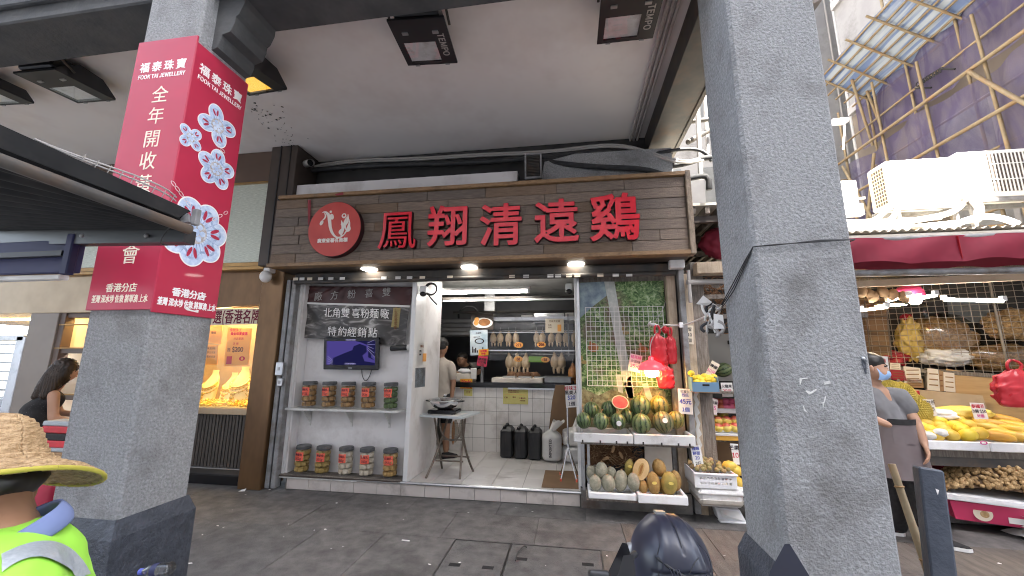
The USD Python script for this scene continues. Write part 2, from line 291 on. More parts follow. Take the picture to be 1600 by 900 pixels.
mat('skin', (.42, .235, .15), .5, (.47, .27, .18), 8., bump=.04, bscale=200.); mat('skin_tan', (.32, .165, .095), .45, (.37, .2, .12), 8., bump=.05, bscale=150.); mat('hair', (.010, .008, .007), .42, (.02, .016, .013), 60., stretch=(1, 1, .1)); mat('hair_brown', (.016, .010, .007), .4, (.05, .028, .016), 50., stretch=(1, 1, .12))
mat('shirt_beige', (.40, .35, .29), .85, (.47, .41, .345), 3., bump=.12, bscale=8.); mat('pale_render', (.29, .285, .285), .85, (.37, .365, .36), 1.3, dirt=(.17, .165, .16), dscale=1.3)
mat('shirt_grey', (.15, .15, .155), .85, (.21, .205, .215), 4., bump=.12, bscale=8.); mat('apron', (.14, .112, .115), .85, (.18, .15, .152), 3., bump=.1, bscale=7.); mat('black_cloth', (.015, .014, .015), .9, (.028, .027, .028), 30.); mat('mask_blue', (.3, .47, .75), .8); mat('shoe_white', (.75, .74, .73), .6)
mat('hivis', (.27, .60, .045), .8, (.33, .66, .07), 6., bump=.1, bscale=9.); mat('reflective', (.3, .33, .35), .4, (.38, .41, .43), 160., metal=.2); mat('collar_blue', (.13, .17, .32), .85, (.16, .2, .36), 5.)
mat('straw', (.25, .15, .065), .65, (.50, .34, .18), 46., stretch=(1, 1, 7), bump=.5, bscale=90.); mat('straw_edge', (.42, .36, .05), .7)
mat('helmet', (.012, .014, .027), .38, coat=.1); mat('helmet_line', (.004, .004, .005), .5)
mat('corrugated_black', (.010, .010, .0105), .75, spec=.2, col2=(.018, .018, .018), scale=5., dirt=(.03, .028, .026), dscale=4.); mat('navy', (.012, .014, .06), .6, (.018, .02, .08), 4.)
mat('lemon', (.78, .55, .035), .45, (.82, .62, .07), 9., bump=.1, bscale=120.); mat('mango', (.66, .42, .04), .4, (.72, .5, .09), 5.); mat('mango_orange', (.62, .31, .04), .4, (.68, .41, .07), 5.); mat('dragon', (.55, .07, .15), .5, (.65, .14, .22), 12.); mat('apple_red', (.5, .05, .05), .35, (.62, .2, .08), 10.); mat('net_yellow', (.74, .55, .08), .6, (.8, .65, .2), 40.)
mat('longan', (.36, .225, .095), .6, (.50, .34, .165), 40., bump=.2, bscale=150.); mat('longan_stem', (.12, .07, .035), .8); mat('kiwi', (.27, .2, .075), .7, (.35, .28, .11), 14.); mat('durian', (.40, .31, .045), .6, (.58, .46, .1), 9.)
mat('cantaloupe', (.30, .165, .045), .65, (.41, .25, .085), 30., bump=.25, bscale=120.); mat('cantaloupe_green', (.27, .22, .05), .6, (.42, .29, .075), 14., bump=.25, bscale=120.); mat('honeydew', (.24, .23, .165), .65, (.36, .34, .26), 34., bump=.25, bscale=130.); mat('melon_flesh', (.6, .37, .15), .4, (.75, .53, .28), 6.); mat('melon_seed', (.45, .25, .08), .4, (.6, .38, .14), 40.)
mat('watermelon_flesh', (.68, .06, .05), .35, (.76, .12, .09), 14.); mat('rind', (.6, .58, .36), .5)
mat('straw_litter', (.13, .062, .028), .8, (.24, .125, .06), 20.); mat('straw_pale', (.4, .25, .13), .8)
mat('sack', (.56, .55, .53), .6, (.63, .62, .6), 5., bump=.5, bscale=22.); mat('sack_film', (.66, .63, .58), .35, (.72, .7, .66), 6., bump=.6, bscale=16.)
mat('poultry', (.5, .36, .22), .35, (.6, .47, .33), 10., bump=.15, bscale=40.); mat('roast', (.28, .11, .035), .3, (.42, .19, .06), 9.); mat('offal', (.25, .13, .07), .45, (.36, .2, .11), 20.)
mat('table_top', (.5, .54, .56), .35, (.56, .6, .62), 3.); mat('table_leg', (.12, .095, .075), .45, (.2, .165, .135), 10., metal=.3)
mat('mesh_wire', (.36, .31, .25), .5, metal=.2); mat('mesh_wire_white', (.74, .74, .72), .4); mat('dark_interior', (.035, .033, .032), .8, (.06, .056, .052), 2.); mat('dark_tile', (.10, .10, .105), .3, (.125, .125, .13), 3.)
mat('dried_food', (.22, .12, .045), .7, (.5, .32, .14), 34., bump=.6, bscale=50.); mat('dried_yellow', (.5, .35, .09), .6, (.6, .45, .14), 14.)
mat('tarp_blue', (.16, .23, .42), .7, (.42, .48, .55), 1.6, stretch=(7.5, .25, 0), lo=.44, hi=.56, detail=1.)
mat('sky_print', (.2, .3, .45), .5)
emat('tube_light', (1., .96, .9), 6.); emat('down_light', (1., .95, .85), 3.); emat('led_strip', (1., .97, .9), 5.); emat('warm_bulb', (1., .66, .2), 9.)
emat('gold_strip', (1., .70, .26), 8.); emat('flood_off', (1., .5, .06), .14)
emat('tv_purple', (.085, .065, .30), .075); emat('tv_dark', (.010, .010, .05), .11); emat('tv_white', (.3, .28, .5), .11)
# ------------------------------------------------------------------ ground
def pc(px, py, **k): return P(px, py, **k)
struct('ground', bx((-150, -120, -.3), (150, 150, -.03)), 'mortar')
struct('road', bx((-150, -8.2, -.029), (150, 1.55, -.006)), 'road_concrete')
pave = thing('pavement', kind='structure')
obj('bedding', bx((-14, 1.5, -.028), (12, 4.9, -.012)), 'mortar', pave)
rr = random.Random(3)
hole_m = []
def slab(x0, x1, y0, y1, m='slab', g=.0022, name='paving_slab'):
    z = rr.uniform(-.0035, .001); a, b, c, d = rr.uniform(-.002, .002), rr.uniform(-.002, .002), rr.uniform(-.002, .002), rr.uniform(-.002, .002)
    v = [[x0+g, y0+g, z+a], [x1-g, y0+g, z+b], [x1-g, y1-g, z+c], [x0+g, y1-g, z+d]]
    e = .004
    t = [[x0+g+e, y0+g+e, z+a+e*.6], [x1-g-e, y0+g+e, z+b+e*.6], [x1-g-e, y1-g-e, z+c+e*.6], [x0+g+e, y1-g-e, z+d+e*.6]]
    lo = [[p[0], p[1], -.02] for p in v]
    f = []
    for A, B in ((0, 4), (4, 8)):
        for k in range(4): q = (k+1) % 4; f += [[A+k, A+q, B+q], [A+k, B+q, B+k]]
    f += [[8, 9, 10], [8, 10, 11]]
    obj(name, trimesh.Trimesh(np.array(lo+v+t), f, process=False), m, pave)
MX0, MX1, MX2 = -1.05, -.565, .22     # the two cast covers
for (y0, y1, xs) in ((1.55, 2.5, [-9, -7.6, -6.4, -5.2, -4.1, -3.0, -1.9, -1.05, .22, 1.0, 1.9, 2.9, 4., 5.2, 6.5]), (2.5, 3.68, [-9, -7.8, -6.6, -5.5, -4.45, -3.3, -2.35, -1.72, -1.05]), (2.5, 3.2, [.22, .72, 1.28, 1.95, 2.7, 3.5, 4.4, 5.3, 6.5]), (3.2, 3.68, [.22, 1.05, 1.7, 2.35, 3.1, 3.9, 4.8, 5.7, 6.5]),
                     (3.68, 4.26, [-9, -7.9, -6.9, -5.8, -4.7, -3.6, -2.7, -1.98, -1.2, -.35, .45, 1.2, 2.1, 2.9, 3.7, 4.6, 5.5, 6.5]), (4.26, 4.62, [-9, -8, -7, -6.2, -5.3, -4.4, -3.5, -2.55, -1.75, -.8, .12, .95, 1.75, 2.6, 3.5, 4.4, 5.3, 6.5])):
    for x0, x1 in zip(xs[:-1], xs[1:]):
        slab(x0, x1, y0, y1, 'slab_brown' if x0 > .2 and y0 < 4.2 else rr.choice(['slab', 'slab', 'slab_b']))
for x0, x1, n in ((MX0, MX1+.02, 0), (MX1+.02, MX2, 1)):        # cast covers with lifting holes
    cv = thing('manhole_cover', ['concrete filled manhole cover left of the one beside the helmet', 'concrete filled manhole cover right beside the helmet with a curved bar lying over one hole'][n], 'manhole cover', ((x0+x1)/2, 3.05, 0), 'covers let into the pavement')
    obj('plate', bx((x0+.008, 2.42, -.02), (x1-.008, 3.66, .002), .004), 'slab_b', cv)
    obj('frame', [bx((x0-.004, 2.4, -.02), (x0+.006, 3.675, .0045)), bx((x0-.004, 3.664, -.02), (x1+.004, 3.676, .004)), bx((x1-.006, 2.4, -.02), (x1+.002, 3.67, .0045))], 'iron', cv)
    for hx in (x0+.12, x1-.12):
        for hy in (2.62, 3.25 if n == 0 else 3.42): obj('lifting_hole', bx((hx-.045, hy-.022, 0), (hx+.045, hy+.022, .0035)), 'black_matt', cv)
tag_ = lambda: None
ob = pc(810, 868, Z=.005)
obj('curved_bar', tube(spline([ob+V(-.01, -.09, .004), ob+V(-.005, 0, .02), ob+V(.035, .1, .03), ob+V(.05, .14, .004)]), .006, 6), 'iron', None, True, label='thin curved black iron bar lying on the manhole cover', cat='bar')
lit = []
lm = []
for k in range(48):
    x, y = rr.uniform(-4.4, 5.2), rr.uniform(2.9, 4.55); s = rr.uniform(.006, .022); a = rr.uniform(0, 3.14)
    lm.append(hullm([[x+s*math.cos(a+t)*rr.uniform(.4, 1.2), y+s*math.sin(a+t)*rr.uniform(.3, .8), .003+rr.uniform(.002, .008)] for t in (0, 1.2, 2.3, 3.5, 4.9)]))
obj('litter_bits', lm, 'paper', None, label='scattered small scraps of pale litter on the pavement', cat='litter', kind='stuff')
obj('cigarette_end', cyl(pc(628, 844, Z=.006), pc(640, 845, Z=.006), .005, n=6), 'paper', None, label='white cigarette end lying on the pavement left of the manhole covers', cat='cigarette end')
wp = pc(372, 768, Z=.006)
obj('paper_scrap', [hullm([wp+V(0, 0, 0), wp+V(.07, .02, 0), wp+V(.08, .03, .03), wp+V(.02, .03, .012)])], 'paper', None, label='crumpled white paper scrap on the pavement by the jewellery shop base', cat='paper scrap')

# ------------------------------------------------------------------ arcade building
arc = thing('arcade_building', 'upper floors of the old arcade building, carried on grey stone columns, with painted ceiling', 'building', (0, 3, 0))
obj('front_beam', [bx((-16, 2.03, 4.2), (1.385, 2.42, 4.75), .012), bx((-16, 1.96, 4.46), (1.41, 2.031, 4.8), .02), bx((-16, 1.99, 4.32), (1.40, 2.032, 4.462), .01)], 'beam_paint', arc)
obj('ceiling', sheet(lambda u, v: V(-16+17.05*u, 2.40+2.62*v, 4.5+.012*meshkit.fbm(V(u*30, v*5, 1))), 60, 12), 'ceiling_paint', arc, True)
obj('ceiling_edge', bx((-16, 2.418, 4.44), (1.05, 2.45, 4.5)), 'moulding_paint', arc)
for k in range(3): obj('moulding', bx((.835+.045*k, 2.46, 4.46), (.862+.045*k, 4.98, 4.5), .006), 'moulding_paint', arc)
obj('end_beam', [bx((1.04, 2.4, 4.22), (1.385, 13, 4.75)), bx((1.03, 2.4, 4.21), (1.06, 5.2, 4.26)), bx((1.36, 2.4, 4.205), (1.40, 9, 4.25))], 'dark_steel', arc)
obj('upper_wall', [bx((-16, 2.06, 4.75), (1.385, 13, 19)), bx((-16, 4.98, 4.3), (1.04, 13, 4.75))], 'old_render', arc)
for k in range(6): obj('upper_window', bx((-14+2.6*k, 2.02, 6), (-12.6+2.6*k, 2.07, 7.6)), 'dim_glass', arc)
fl = []
for k in range(70):
    t = rr.random(); c = pc(395+70*t+rr.gauss(0, 12), 150+85*t+rr.gauss(0, 9), Z=4.495); s = rr.uniform(.003, .02)*(1.2-t*.5)
    fl.append(hullm([c+V(s*math.cos(a)*rr.uniform(.3, 1.4), s*math.sin(a)*rr.uniform(.3, 1.2), rr.uniform(-.006, .004)) for a in np.arange(5)*1.26]))
obj('peeling_flakes', fl, 'dark_steel', arc, kind='stuff')

def column(x0, x1, label, left):
    c = thing('stone_column', label, 'column', ((x0+x1)/2, 2.21, 0), None)
    y0, y1 = 2.0, 2.42
    obj('shaft', bx((x0, y0, .62), (x1, y1, 4.22), .016), 'granite', c)
    pl = [[x0-.035, y0-.035], [x1+.035, y0-.035], [x1+.035, y1+.035], [x0-.035, y1+.035]]
    tp = [[x0-.002, y0-.002], [x1+.002, y0-.002], [x1+.002, y1+.002], [x0-.002, y1+.002]]
    obj('plinth', hullm([[*p, -.02] for p in pl]+[[*p, .60] for p in pl]+[[*p, .69] for p in tp]), 'plinth_paint', c)
    if left:   # stepped corbel under the beam
        prof = [(0, 3.78), (.05, 3.80), (.07, 3.86), (.07, 3.90), (.14, 3.92), (.165, 3.99), (.165, 4.04), (.19, 4.06), (.22, 4.14), (.22, 4.21), (0, 4.21)]
        obj('corbel', prism(Polygon(prof), .3, (x1-.004, 2.40, 0), (1, 0, 0), (0, 0, 1)), 'beam_paint', c)
    else:
        prof = [(0, 3.5), (.05, 3.52), (.10, 3.62), (.13, 3.76), (.13, 3.85), (0, 3.85)]
        obj('corbel', prism(Polygon(prof), .4, (x1-.004, 2.41, 0), (1, 0, 0), (0, 0, 1)), 'tan_render', c)
    return c
cl = column(-3.0, -2.53, 'grey rough stone column wrapped in red jewellery advertisement, dark painted plinth', True)
cr = column(.905, 1.345, 'bare grey rough granite column with a wire tied round it, right of the sign', False)
def patch(c, pts, m, par, s=1.0): obj('paper_remnant', prism(Polygon([(a*s, b*s) for a, b in pts]), .002, c, (1, 0, 0), (0, 0, 1)), m, par)
for px, py, pts in ((1292, 599, [(-.02, -.01), (.025, .0), (.022, .02), (-.015, .012)]), (1268, 614, [(-.04, .012), (-.02, -.012), (.0, -.005), (.04, .025), (.035, .03), (-.005, .008), (-.03, .018)]), (1286, 628, [(.02, .045), (.004, .0), (-.02, -.008), (-.005, -.012), (-.006, -.04), (.004, -.012), (.012, .0), (.025, .04)]), (1256, 593, [(-.03, .01), (.03, .014), (.025, .006), (-.012, .004), (-.03, -.04), (-.034, -.04)]), (1258, 640, [(-.01, .03), (.0, .0), (.015, -.02), (.012, -.022), (-.008, -.01), (-.014, .02)])): patch(P(px, py, Y=1.999), pts, 'sack', cr, .6)
obj('bolt_stain', prism(Polygon([(-.008, .012), (.008, .012), (.009, -.01), (.004, -.06), (-.001, -.06), (-.008, -.01)]), .002, P(1349, 563, Y=1.999), (1, 0, 0), (0, 0, 1)), 'plinth_paint', cr); obj('bolt', ell(P(1349, 560, Y=1.994), (.007, .007, .007)), 'alu', cr, True)
# red wrap of the left column (a hoarding of two panels fixed to the shaft)
wrap = thing('column_advertisement', 'red printed jewellery advertisement panels wrapped round the left stone column', 'advertisement', (-2.77, 2.0, 2.8))
ZB, ZT = 1.875, 3.80
fx0, fx1 = -3.006, -2.522
obj('front_panel', bx((fx0, 1.985, ZB), (fx1-.001, 1.999, ZT), .003), 'banner_red', wrap)
obj('side_panel', bx((-2.5288, 1.987, ZB-.015), (-2.518, 2.424, ZT-.05), .003), 'banner_red', wrap)
cxm = (fx0+fx1)/2
def ltr(name, *a, mat='white_print', parent=wrap, **k):
    m = lettering(*a, **k)
    if m is not None: obj(name, m, mat, parent)
R_, U_ = (1, 0, 0), (0, 0, 1); RS = (0, 1, 0)
ltr('lettering', '福泰珠寶', .082, (cxm+.0, 1.985, 3.585), R_, U_, bold=1, step=1.2)
ltr('lettering', 'FOOK TAI JEWELLERY', .042, (cxm+.0, 1.985, 3.51), R_, U_, bold=1, sx=.9)
for ch, z in zip('全年開收黃大回會', (3.36, 3.20, 3.03, 2.87, 2.705, 2.55, 2.385, 2.23)):
    ltr('lettering', ch, .135, (cxm+.02, 1.985, z), R_, U_, mat='cream_print', bold=0)
ltr('lettering', '香港分店', .058, (cxm, 1.985, 2.015), R_, U_, mat='cream_print', bold=1)
ltr('lettering', '荃灣 深水埗 佐敦 將軍澳 上水', .052, (cxm, 1.985, 1.945), R_, U_, mat='cream_print', bold=1, sx=.62)
SX, SY = -2.518, 2.206
ltr('lettering', '福泰珠寶', .08, (SX, SY, 3.585), RS, U_, bold=1, step=1.15)
ltr('lettering', 'FOOK TAI JEWELLERY', .042, (SX, SY, 3.51), RS, U_, bold=1, sx=.86)
ltr('lettering', '香港分店', .058, (SX, SY, 2.005), RS, U_, bold=2)
ltr('lettering', '荃灣 深水埗 佐敦 將軍澳 上水', .052, (SX, SY+.005, 1.935), RS, U_, bold=2, sx=.6)
def flower(cy, cz, s, n, ang, R0=.55, heavy=False):
    """Printed blossom-shaped pendant: petals with pierced holes, rim and a jewelled centre."""
    pet, hol, core = [], [], []
    for k in range(n):
        a = ang + 2*math.pi*k/n; d = R0*s
        e = affinity.rotate(affinity.scale(Point(0, 0).buffer(1, 12), .47*s, .40*s), math.degrees(a), origin=(0, 0))
        e = affinity.translate(e, d*math.cos(a), d*math.sin(a)); pet.append(e)
        for q in (-.33, .33):
            h = affinity.rotate(affinity.scale(Point(0, 0).buffer(1, 6), .16*s, .055*s), math.degrees(a+q), origin=(0, 0)); hol.append(affinity.translate(h, d*1.12*math.cos(a+q*.42), d*1.12*math.sin(a+q*.42)))
    P_ = union_all(pet).union(Point(0, 0).buffer(.5*s)); H = union_all(hol)
    O = (SX, cy, cz)
    return O, P_, H
def blossom(cy, cz, s, n, ang, **k):
    O, P_, H = flower(cy, cz, s, n, ang, **k)
    obj('blossom_print', [prism(P_.difference(P_.buffer(-.035*s)).difference(H), .0022, O, RS, U_)], 'white_print', wrap)
    obj('blossom_print', [prism(P_.buffer(-.034*s).difference(H), .0014, O, RS, U_)], 'jewel_print', wrap)
    obj('blossom_shade', [prism(P_.buffer(-.2*s).difference(P_.buffer(-.27*s)).difference(H), .0018, O, RS, U_), prism(union_all([affinity.rotate(sbox(.3*s, -.012*s, .8*s, .012*s), 360/n/4*j+math.degrees(ang), origin=(0, 0)) for j in range(4*n)]).intersection(P_.buffer(-.06*s)).difference(H), .0017, O, RS, U_)], 'jewel_print_dark', wrap)
    core = [affinity.translate(Point(0, 0).buffer(.085*s, 5), .2*s*math.cos(t), .2*s*math.sin(t)) for t in np.arange(6)*1.047] + [Point(0, 0).buffer(.11*s, 6)]
    obj('blossom_core', [prism(Point(0, 0).buffer(.34*s, 10), .002, O, RS, U_)], 'jewel_core', wrap)
    obj('blossom_gems', [prism(union_all(core), .003, O, RS, U_)], 'jewel_print', wrap)
def sp(px, py): q = P(px, py, X=SX); return q[1], q[2]
for (px, py, s, n, a) in ((340, 197, .152, 4, .3), (298, 215, .092, 4, .9), (338, 264, .148, 5, 1.57), (306, 363, .235, 7, .2)):
    y_, z_ = sp(px, py); blossom(y_, z_, s, n, a)
ch = []
for (p0, p1, n) in (((268, 283), (297, 322), 5), ((330, 345), (357, 330), 3), ((335, 222), (352, 240), 2)):
    (ya, za), (yb, zb) = sp(*p0), sp(*p1)
    for k in range(n):
        t = (k+.5)/n; e = affinity.rotate(affinity.scale(Point(0, 0).buffer(1, 8), .021, .012), math.degrees(math.atan2(zb-za, yb-ya)), origin=(0, 0))
        e = e.difference(e.buffer(-.004)); ch.append(prism(e, .002, (SX, ya+(yb-ya)*t, za+(zb-za)*t), RS, U_))
obj('chain_print', ch, 'chain_print', wrap)
obj('torn_patch', [prism(Polygon([(-.03, 0), (-.01, .006), (.02, .012), (.035, .01), (.02, -.004), (-.02, -.008)]), .002, (SX, SY+.09, 2.0), RS, U_), prism(Polygon([(-.05, .006), (-.03, .014), (-.01, .004), (.02, 0), (.05, .008), (.05, -.012), (.01, -.008), (-.03, -.004)]), .002, (SX, SY+.03, 1.90), RS, U_)], 'paper', wrap)
# wire round the right column and its taped bundle
def loop(py, pts): return [P(*p) for p in pts]
wire = thing('wire_tie', 'thin dark wires tied round the right column, ending in a taped bundle', 'wire', (1.1, 2, 1.9))
zc = P(1250, 381, Y=1.995)[2]
for k in range(3):
    q = [V(1.352, 2.2, zc+.01), V(1.352, 1.992, zc+.012), V(1.2, 1.99, zc+.006+.004*k), V(1.0, 1.99, zc-.002*k), V(.899, 1.99, zc-.008), V(.898, 2.1, zc-.06-.012*k), V(.896, 2.25, zc-.14-.02*k), V(.88, 2.40, zc-.24-.01*k)]
    obj('wire', tube(q, .003, 5), 'cable', wire, True)
bc = V(.84, 2.45, zc-.28)
for k in range(16):
    a = V(rr.uniform(-.04, .04), rr.uniform(-.04, .04), rr.uniform(-.09, .07)); b = a + V(rr.uniform(-.07, .04), rr.uniform(-.04, .04), rr.uniform(-.12, .1))
    obj('cable_end', tube(spline([bc+a, bc+(a+b)/2+V(rr.uniform(-.03, .03), 0, rr.uniform(-.02, .03)), bc+b], 4), rr.uniform(.005, .011), 6), rr.choice(['cable_grey', 'cable', 'cable_white']), wire, True)
obj('tape', [hullm([bc+V(-.09, -.02, .05), bc+V(-.05, -.03, .10), bc+V(.0, -.02, .06), bc+V(-.02, 0, .04)]), hullm([bc+V(-.01, -.04, -.1), bc+V(.05, -.04, -.1), bc+V(.05, -.03, -.02), bc+V(0, -.03, -.01)])], 'paper', wire)

# ------------------------------------------------------------------ floodlights under the beam
def floodlight(c, tilt, roll, label, lit=False, brand=True, shade=False):
    t = thing('floodlight', label, 'floodlight', c, 'floodlights hanging below the front beam', )
    Rm = rot('z', roll) @ rot('x', tilt) @ np.diag([1., -1, 1]); c = np.asarray(c, float)
    def A(m, f=True): v = m.vertices @ (Rm if f else Rm @ np.diag([1., -1, 1])).T + c; return trimesh.Trimesh(v, m.faces[:, ::-1] if f else m.faces, process=False)
    w, l, h = .235, .255, .11
    hs = hullm([[sx*w, sy*l, 0] for sx in (-1, 1) for sy in (-1, 1)]+[[sx*w*.8, sy*l*.62-.05, h] for sx in (-1, 1) for sy in (-1, 1)])
    obj('housing', A(hs), 'black_plastic', t)
    fr = prism(sbox(-w, -l, w, l).difference(sbox(-w*.78, -l*.06, w*.42, l*.86)), .02, (0, 0, -.0), (1, 0, 0), (0, -1, 0))
    obj('front_frame', A(fr), 'black_plastic', t)
    rf = cat([quad([[-w*.78, -l*.86, -.004], [w*.42, -l*.86, -.004], [w*.42, l*.06, -.004], [-w*.78, l*.06, -.004]], .006, (0, 0, -1)), quad([[-w*.78, -l*.86, -.008], [-w*.5, -l*.5, -.0095], [-w*.5, l*.0, -.0095], [-w*.78, l*.06, -.008]], .001, (0, 0, -1))])
    obj('reflector', A(rf), 'flood_off' if lit else 'lamp_reflector', t)  # lamp is off; the amber emission stands in for a reflection
    obj('glass', A(bx((-w*.8, -l*.88, -.024), (w*.44, l*.08, -.021))), 'glass', t)
    obj('gear_box', A(bx((-w*.8, l*.3, .02), (w*.8, l*1.02, .16), .015)), 'black_plastic', t)
    for sx in (-1, 1): obj('clip', A(bx((sx*w*.55-.025, l*.42, -.03), (sx*w*.55+.025, l*.52, .0))), 'dull_steel', t); obj('clip', A(bx((sx*w*.6-.02, -l*1.03, -.026), (sx*w*.6+.02, -l*.98, .01))), 'dull_steel', t)
    for sx in (-1, 1):
        p0 = Rm @ V(sx*(w+.012), l*.45, .04) + c; p1 = V(p0[0], 2.44, 4.47)
        obj('bracket', tube([p0, p1], .011, 6), 'dark_steel', t)
    if brand:
        m = lettering('TEMPO', .075, (w*.70, l*.1, -.0215), (0, 1, 0), (1, 0, 0), bold=1)
        obj('lettering', A(m, False), 'cable_grey', t)
    if shade:
        obj('side_visor', A(prism(Polygon([(-l, 0), (-l*.3, .16), (l*.5, .13), (l, 0)]), .012, (w, 0, 0), (0, -1, 0), (0, 0, 1))), 'black_plastic', t)
    return t
# tilted so that the glass faces the shop and the ground
floodlight(V(-1.2, 2.78, 4.30), 2, 4, 'black floodlight over the middle of the shop sign, plain grey glass')
floodlight(V(.52, 2.78, 4.32), 2, 0, 'black floodlight hanging nearest the right column')
floodlight(V(-5.02, 2.80, 4.30), 5, 2, 'black floodlight with side visor, left of the red column', shade=True, brand=False)
floodlight(V(-5.98, 2.72, 4.31), 4, 4, 'leftmost black floodlight cut off by the picture edge', brand=False)
floodlight(V(-3.1, 2.95, 4.30), 8, -4, 'unlit black floodlight behind the red column, amber reflection painted as a glow', lit=True, shade=True, brand=False)
# ------------------------------------------------------------------ chicken shop: sign
SYF = 4.20
sg = thing('shop_sign', 'long wooden plank shop sign with red characters and a round rooster logo', 'sign', (-1.2, 4.2, 3.15))
sx0, sx1, sz0, sz1 = -3.735, 1.335, 2.69, 3.63
rp = random.Random(11)
rows = 7; rh = (sz1-sz0-.10)/rows
for k in range(rows):
    z0 = sz0+.05+k*rh; x = sx0+.02; first = True
    while x < sx1-.06:
        w = rp.uniform(.55, 1.25) if not first else rp.uniform(.18, .55); first = False
        x2 = min(x+w, sx1-.055)
        if sx1-.055-x2 < .15: x2 = sx1-.055
        obj('plank', bx((x+.002, SYF+rp.uniform(.011, .019), z0+.002), (x2-.002, SYF+.045, z0+rh-.002), .003), f'plank_{rp.choice([0, 0, 1, 1, 2, 2, 3, 4])}', sg)
        x = x2
obj('backing', bx((sx0+.01, SYF+.04, sz0+.01), (sx1-.01, SYF+.09, sz1-.01)), 'black_matt', sg)
obj('frame', [bx((sx0+.06, SYF-.02, sz1-.045), (sx1-.05, SYF+.11, sz1), .004), bx((sx0, SYF-.02, sz0), (sx1-.05, SYF+.11, sz0+.045), .004)], 'frame_wood', sg)
obj('frame', [bx((sx1-.055, SYF-.025, sz0-.003), (sx1, SYF+.11, sz1+.004), .004)], 'frame_wood_old', sg)
obj('soffit', bx((sx0, SYF+.09, sz0+.004), (sx1-.02, 4.68, sz0+.03)), 'brown_dark', sg)
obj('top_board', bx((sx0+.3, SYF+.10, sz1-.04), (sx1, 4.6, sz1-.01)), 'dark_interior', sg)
stn = [prism(Polygon([(-.03, 0), (.012, .0), (.03, -.26), (.022, -.33), (.008, -.33)]), .003, pc(485, 308, Y=SYF-.003)+V(0, 0, -.04), R_, U_), prism(Polygon([(-.06, -.01), (.05, .012), (.06, -.02), (-.03, -.03)]), .003, pc(530, 302, Y=SYF-.022), R_, U_)]
obj('paint_stain', stn, 'stain_red', sg)
CH = [('鳳', 619, 357, 60), ('翔', 699, 351, 62), ('清', 782, 349, 64), ('遠', 869, 343, 66), ('鷄', 961, 337, 72)]
for ch, px, py, hpx in CH:
    c = pc(px, py, Y=SYF-.07); top = pc(px, py-hpx/2, Y=SYF-.07)[2]; bot = pc(px, py+hpx/2, Y=SYF-.07)[2]
    h = (top-bot)/.93
    gl_ = affinity.scale(affinity.translate(glyph(ch, 1 if ch == '鳳' else 4, 3)[0], -.5, 0), h*.98, h, origin=(0, 0)); lt = obj('character', prism(gl_, .055, (c[0], SYF+.01, c[2]), R_, U_), 'sign_red_side', sg)
    obj('face', prism(gl_.buffer(-.0035), .006, (c[0], SYF-.0445, c[2]), R_, U_), 'sign_red', lt)
lc = pc(523, 358, Y=SYF-.06); LR = (pc(564, 358, Y=SYF-.06)[0]-pc(482, 358, Y=SYF-.06)[0])/2
lg = obj('logo_disc', prism(Point(0, 0).buffer(LR, 24), .075, (lc[0], SYF+.01, lc[2]), R_, U_), 'sign_red_side', sg, 30)
obj('logo_face', prism(Point(0, 0).buffer(LR*.985, 24), .006, (lc[0], SYF-.0655, lc[2]), R_, U_), 'logo_red', lg)
def S(pts, ws):   # brush stroke with changing width
    pts = spline(np.asarray([[*p, 0] for p in pts], float), 5)[:, :2]; ws = np.interp(np.linspace(0, 1, len(pts)), np.linspace(0, 1, len(ws)), ws)
    return union_all([LineString([pts[i], pts[i+1]]).buffer((ws[i]+ws[i+1])/2) for i in range(len(pts)-1)])
def lp(x, y): return ((x-333)/222, (318-y)/208)
logo = [S([lp(272, 205), lp(287, 250), lp(302, 310), lp(330, 360), lp(372, 386), lp(412, 372), lp(440, 335)], [.05, .06, .055, .045, .028, .02, .012]),
        S([lp(222, 188), lp(245, 186), lp(268, 205)], [.012, .03, .05]), S([lp(240, 196), lp(250, 222), lp(232, 245)], [.012, .028, .02]),
        affinity.translate(affinity.rotate(affinity.scale(Point(0, 0).buffer(1), .06, .095), -25), *lp(222, 268)), affinity.translate(Point(0, 0).buffer(.045), *lp(292, 186)), affinity.translate(affinity.rotate(affinity.scale(Point(0, 0).buffer(1), .075, .11), 20), *lp(305, 225)),
        affinity.translate(affinity.scale(Point(0, 0).buffer(1), .085, .09), *lp(407, 222)).difference(affinity.translate(Point(0, 0).buffer(.045), *lp(407, 220)))]
for (a, b, c_) in (((440, 335), (420, 300), (432, 232)), ((425, 355), (452, 310), (455, 255)), ((432, 345), (462, 325), (460, 300)), ((405, 370), (385, 345), (400, 318)), ((395, 372), (405, 320), (388, 285)), ((415, 330), (400, 290), (388, 258)), ((425, 300), (440, 260), (440, 215))):
    logo.append(S([lp(*a), lp(*b), lp(*c_)], [.012, .05, .006]))
L_ = union_all(logo).difference(affinity.translate(Point(0, 0).buffer(.028), *lp(262, 232)))
obj('rooster_emblem', prism(affinity.scale(L_, LR, LR, origin=(0, 0)), .003, (lc[0], SYF-.0714, lc[2]), R_, U_), 'logo_white', lg)
obj('lettering', lettering('廣東省著名商標', .057, (lc[0]-.01, SYF-.0714, lc[2]-.145), R_, U_, bold=2, depth=.003, sx=1.0), 'logo_white', lg)

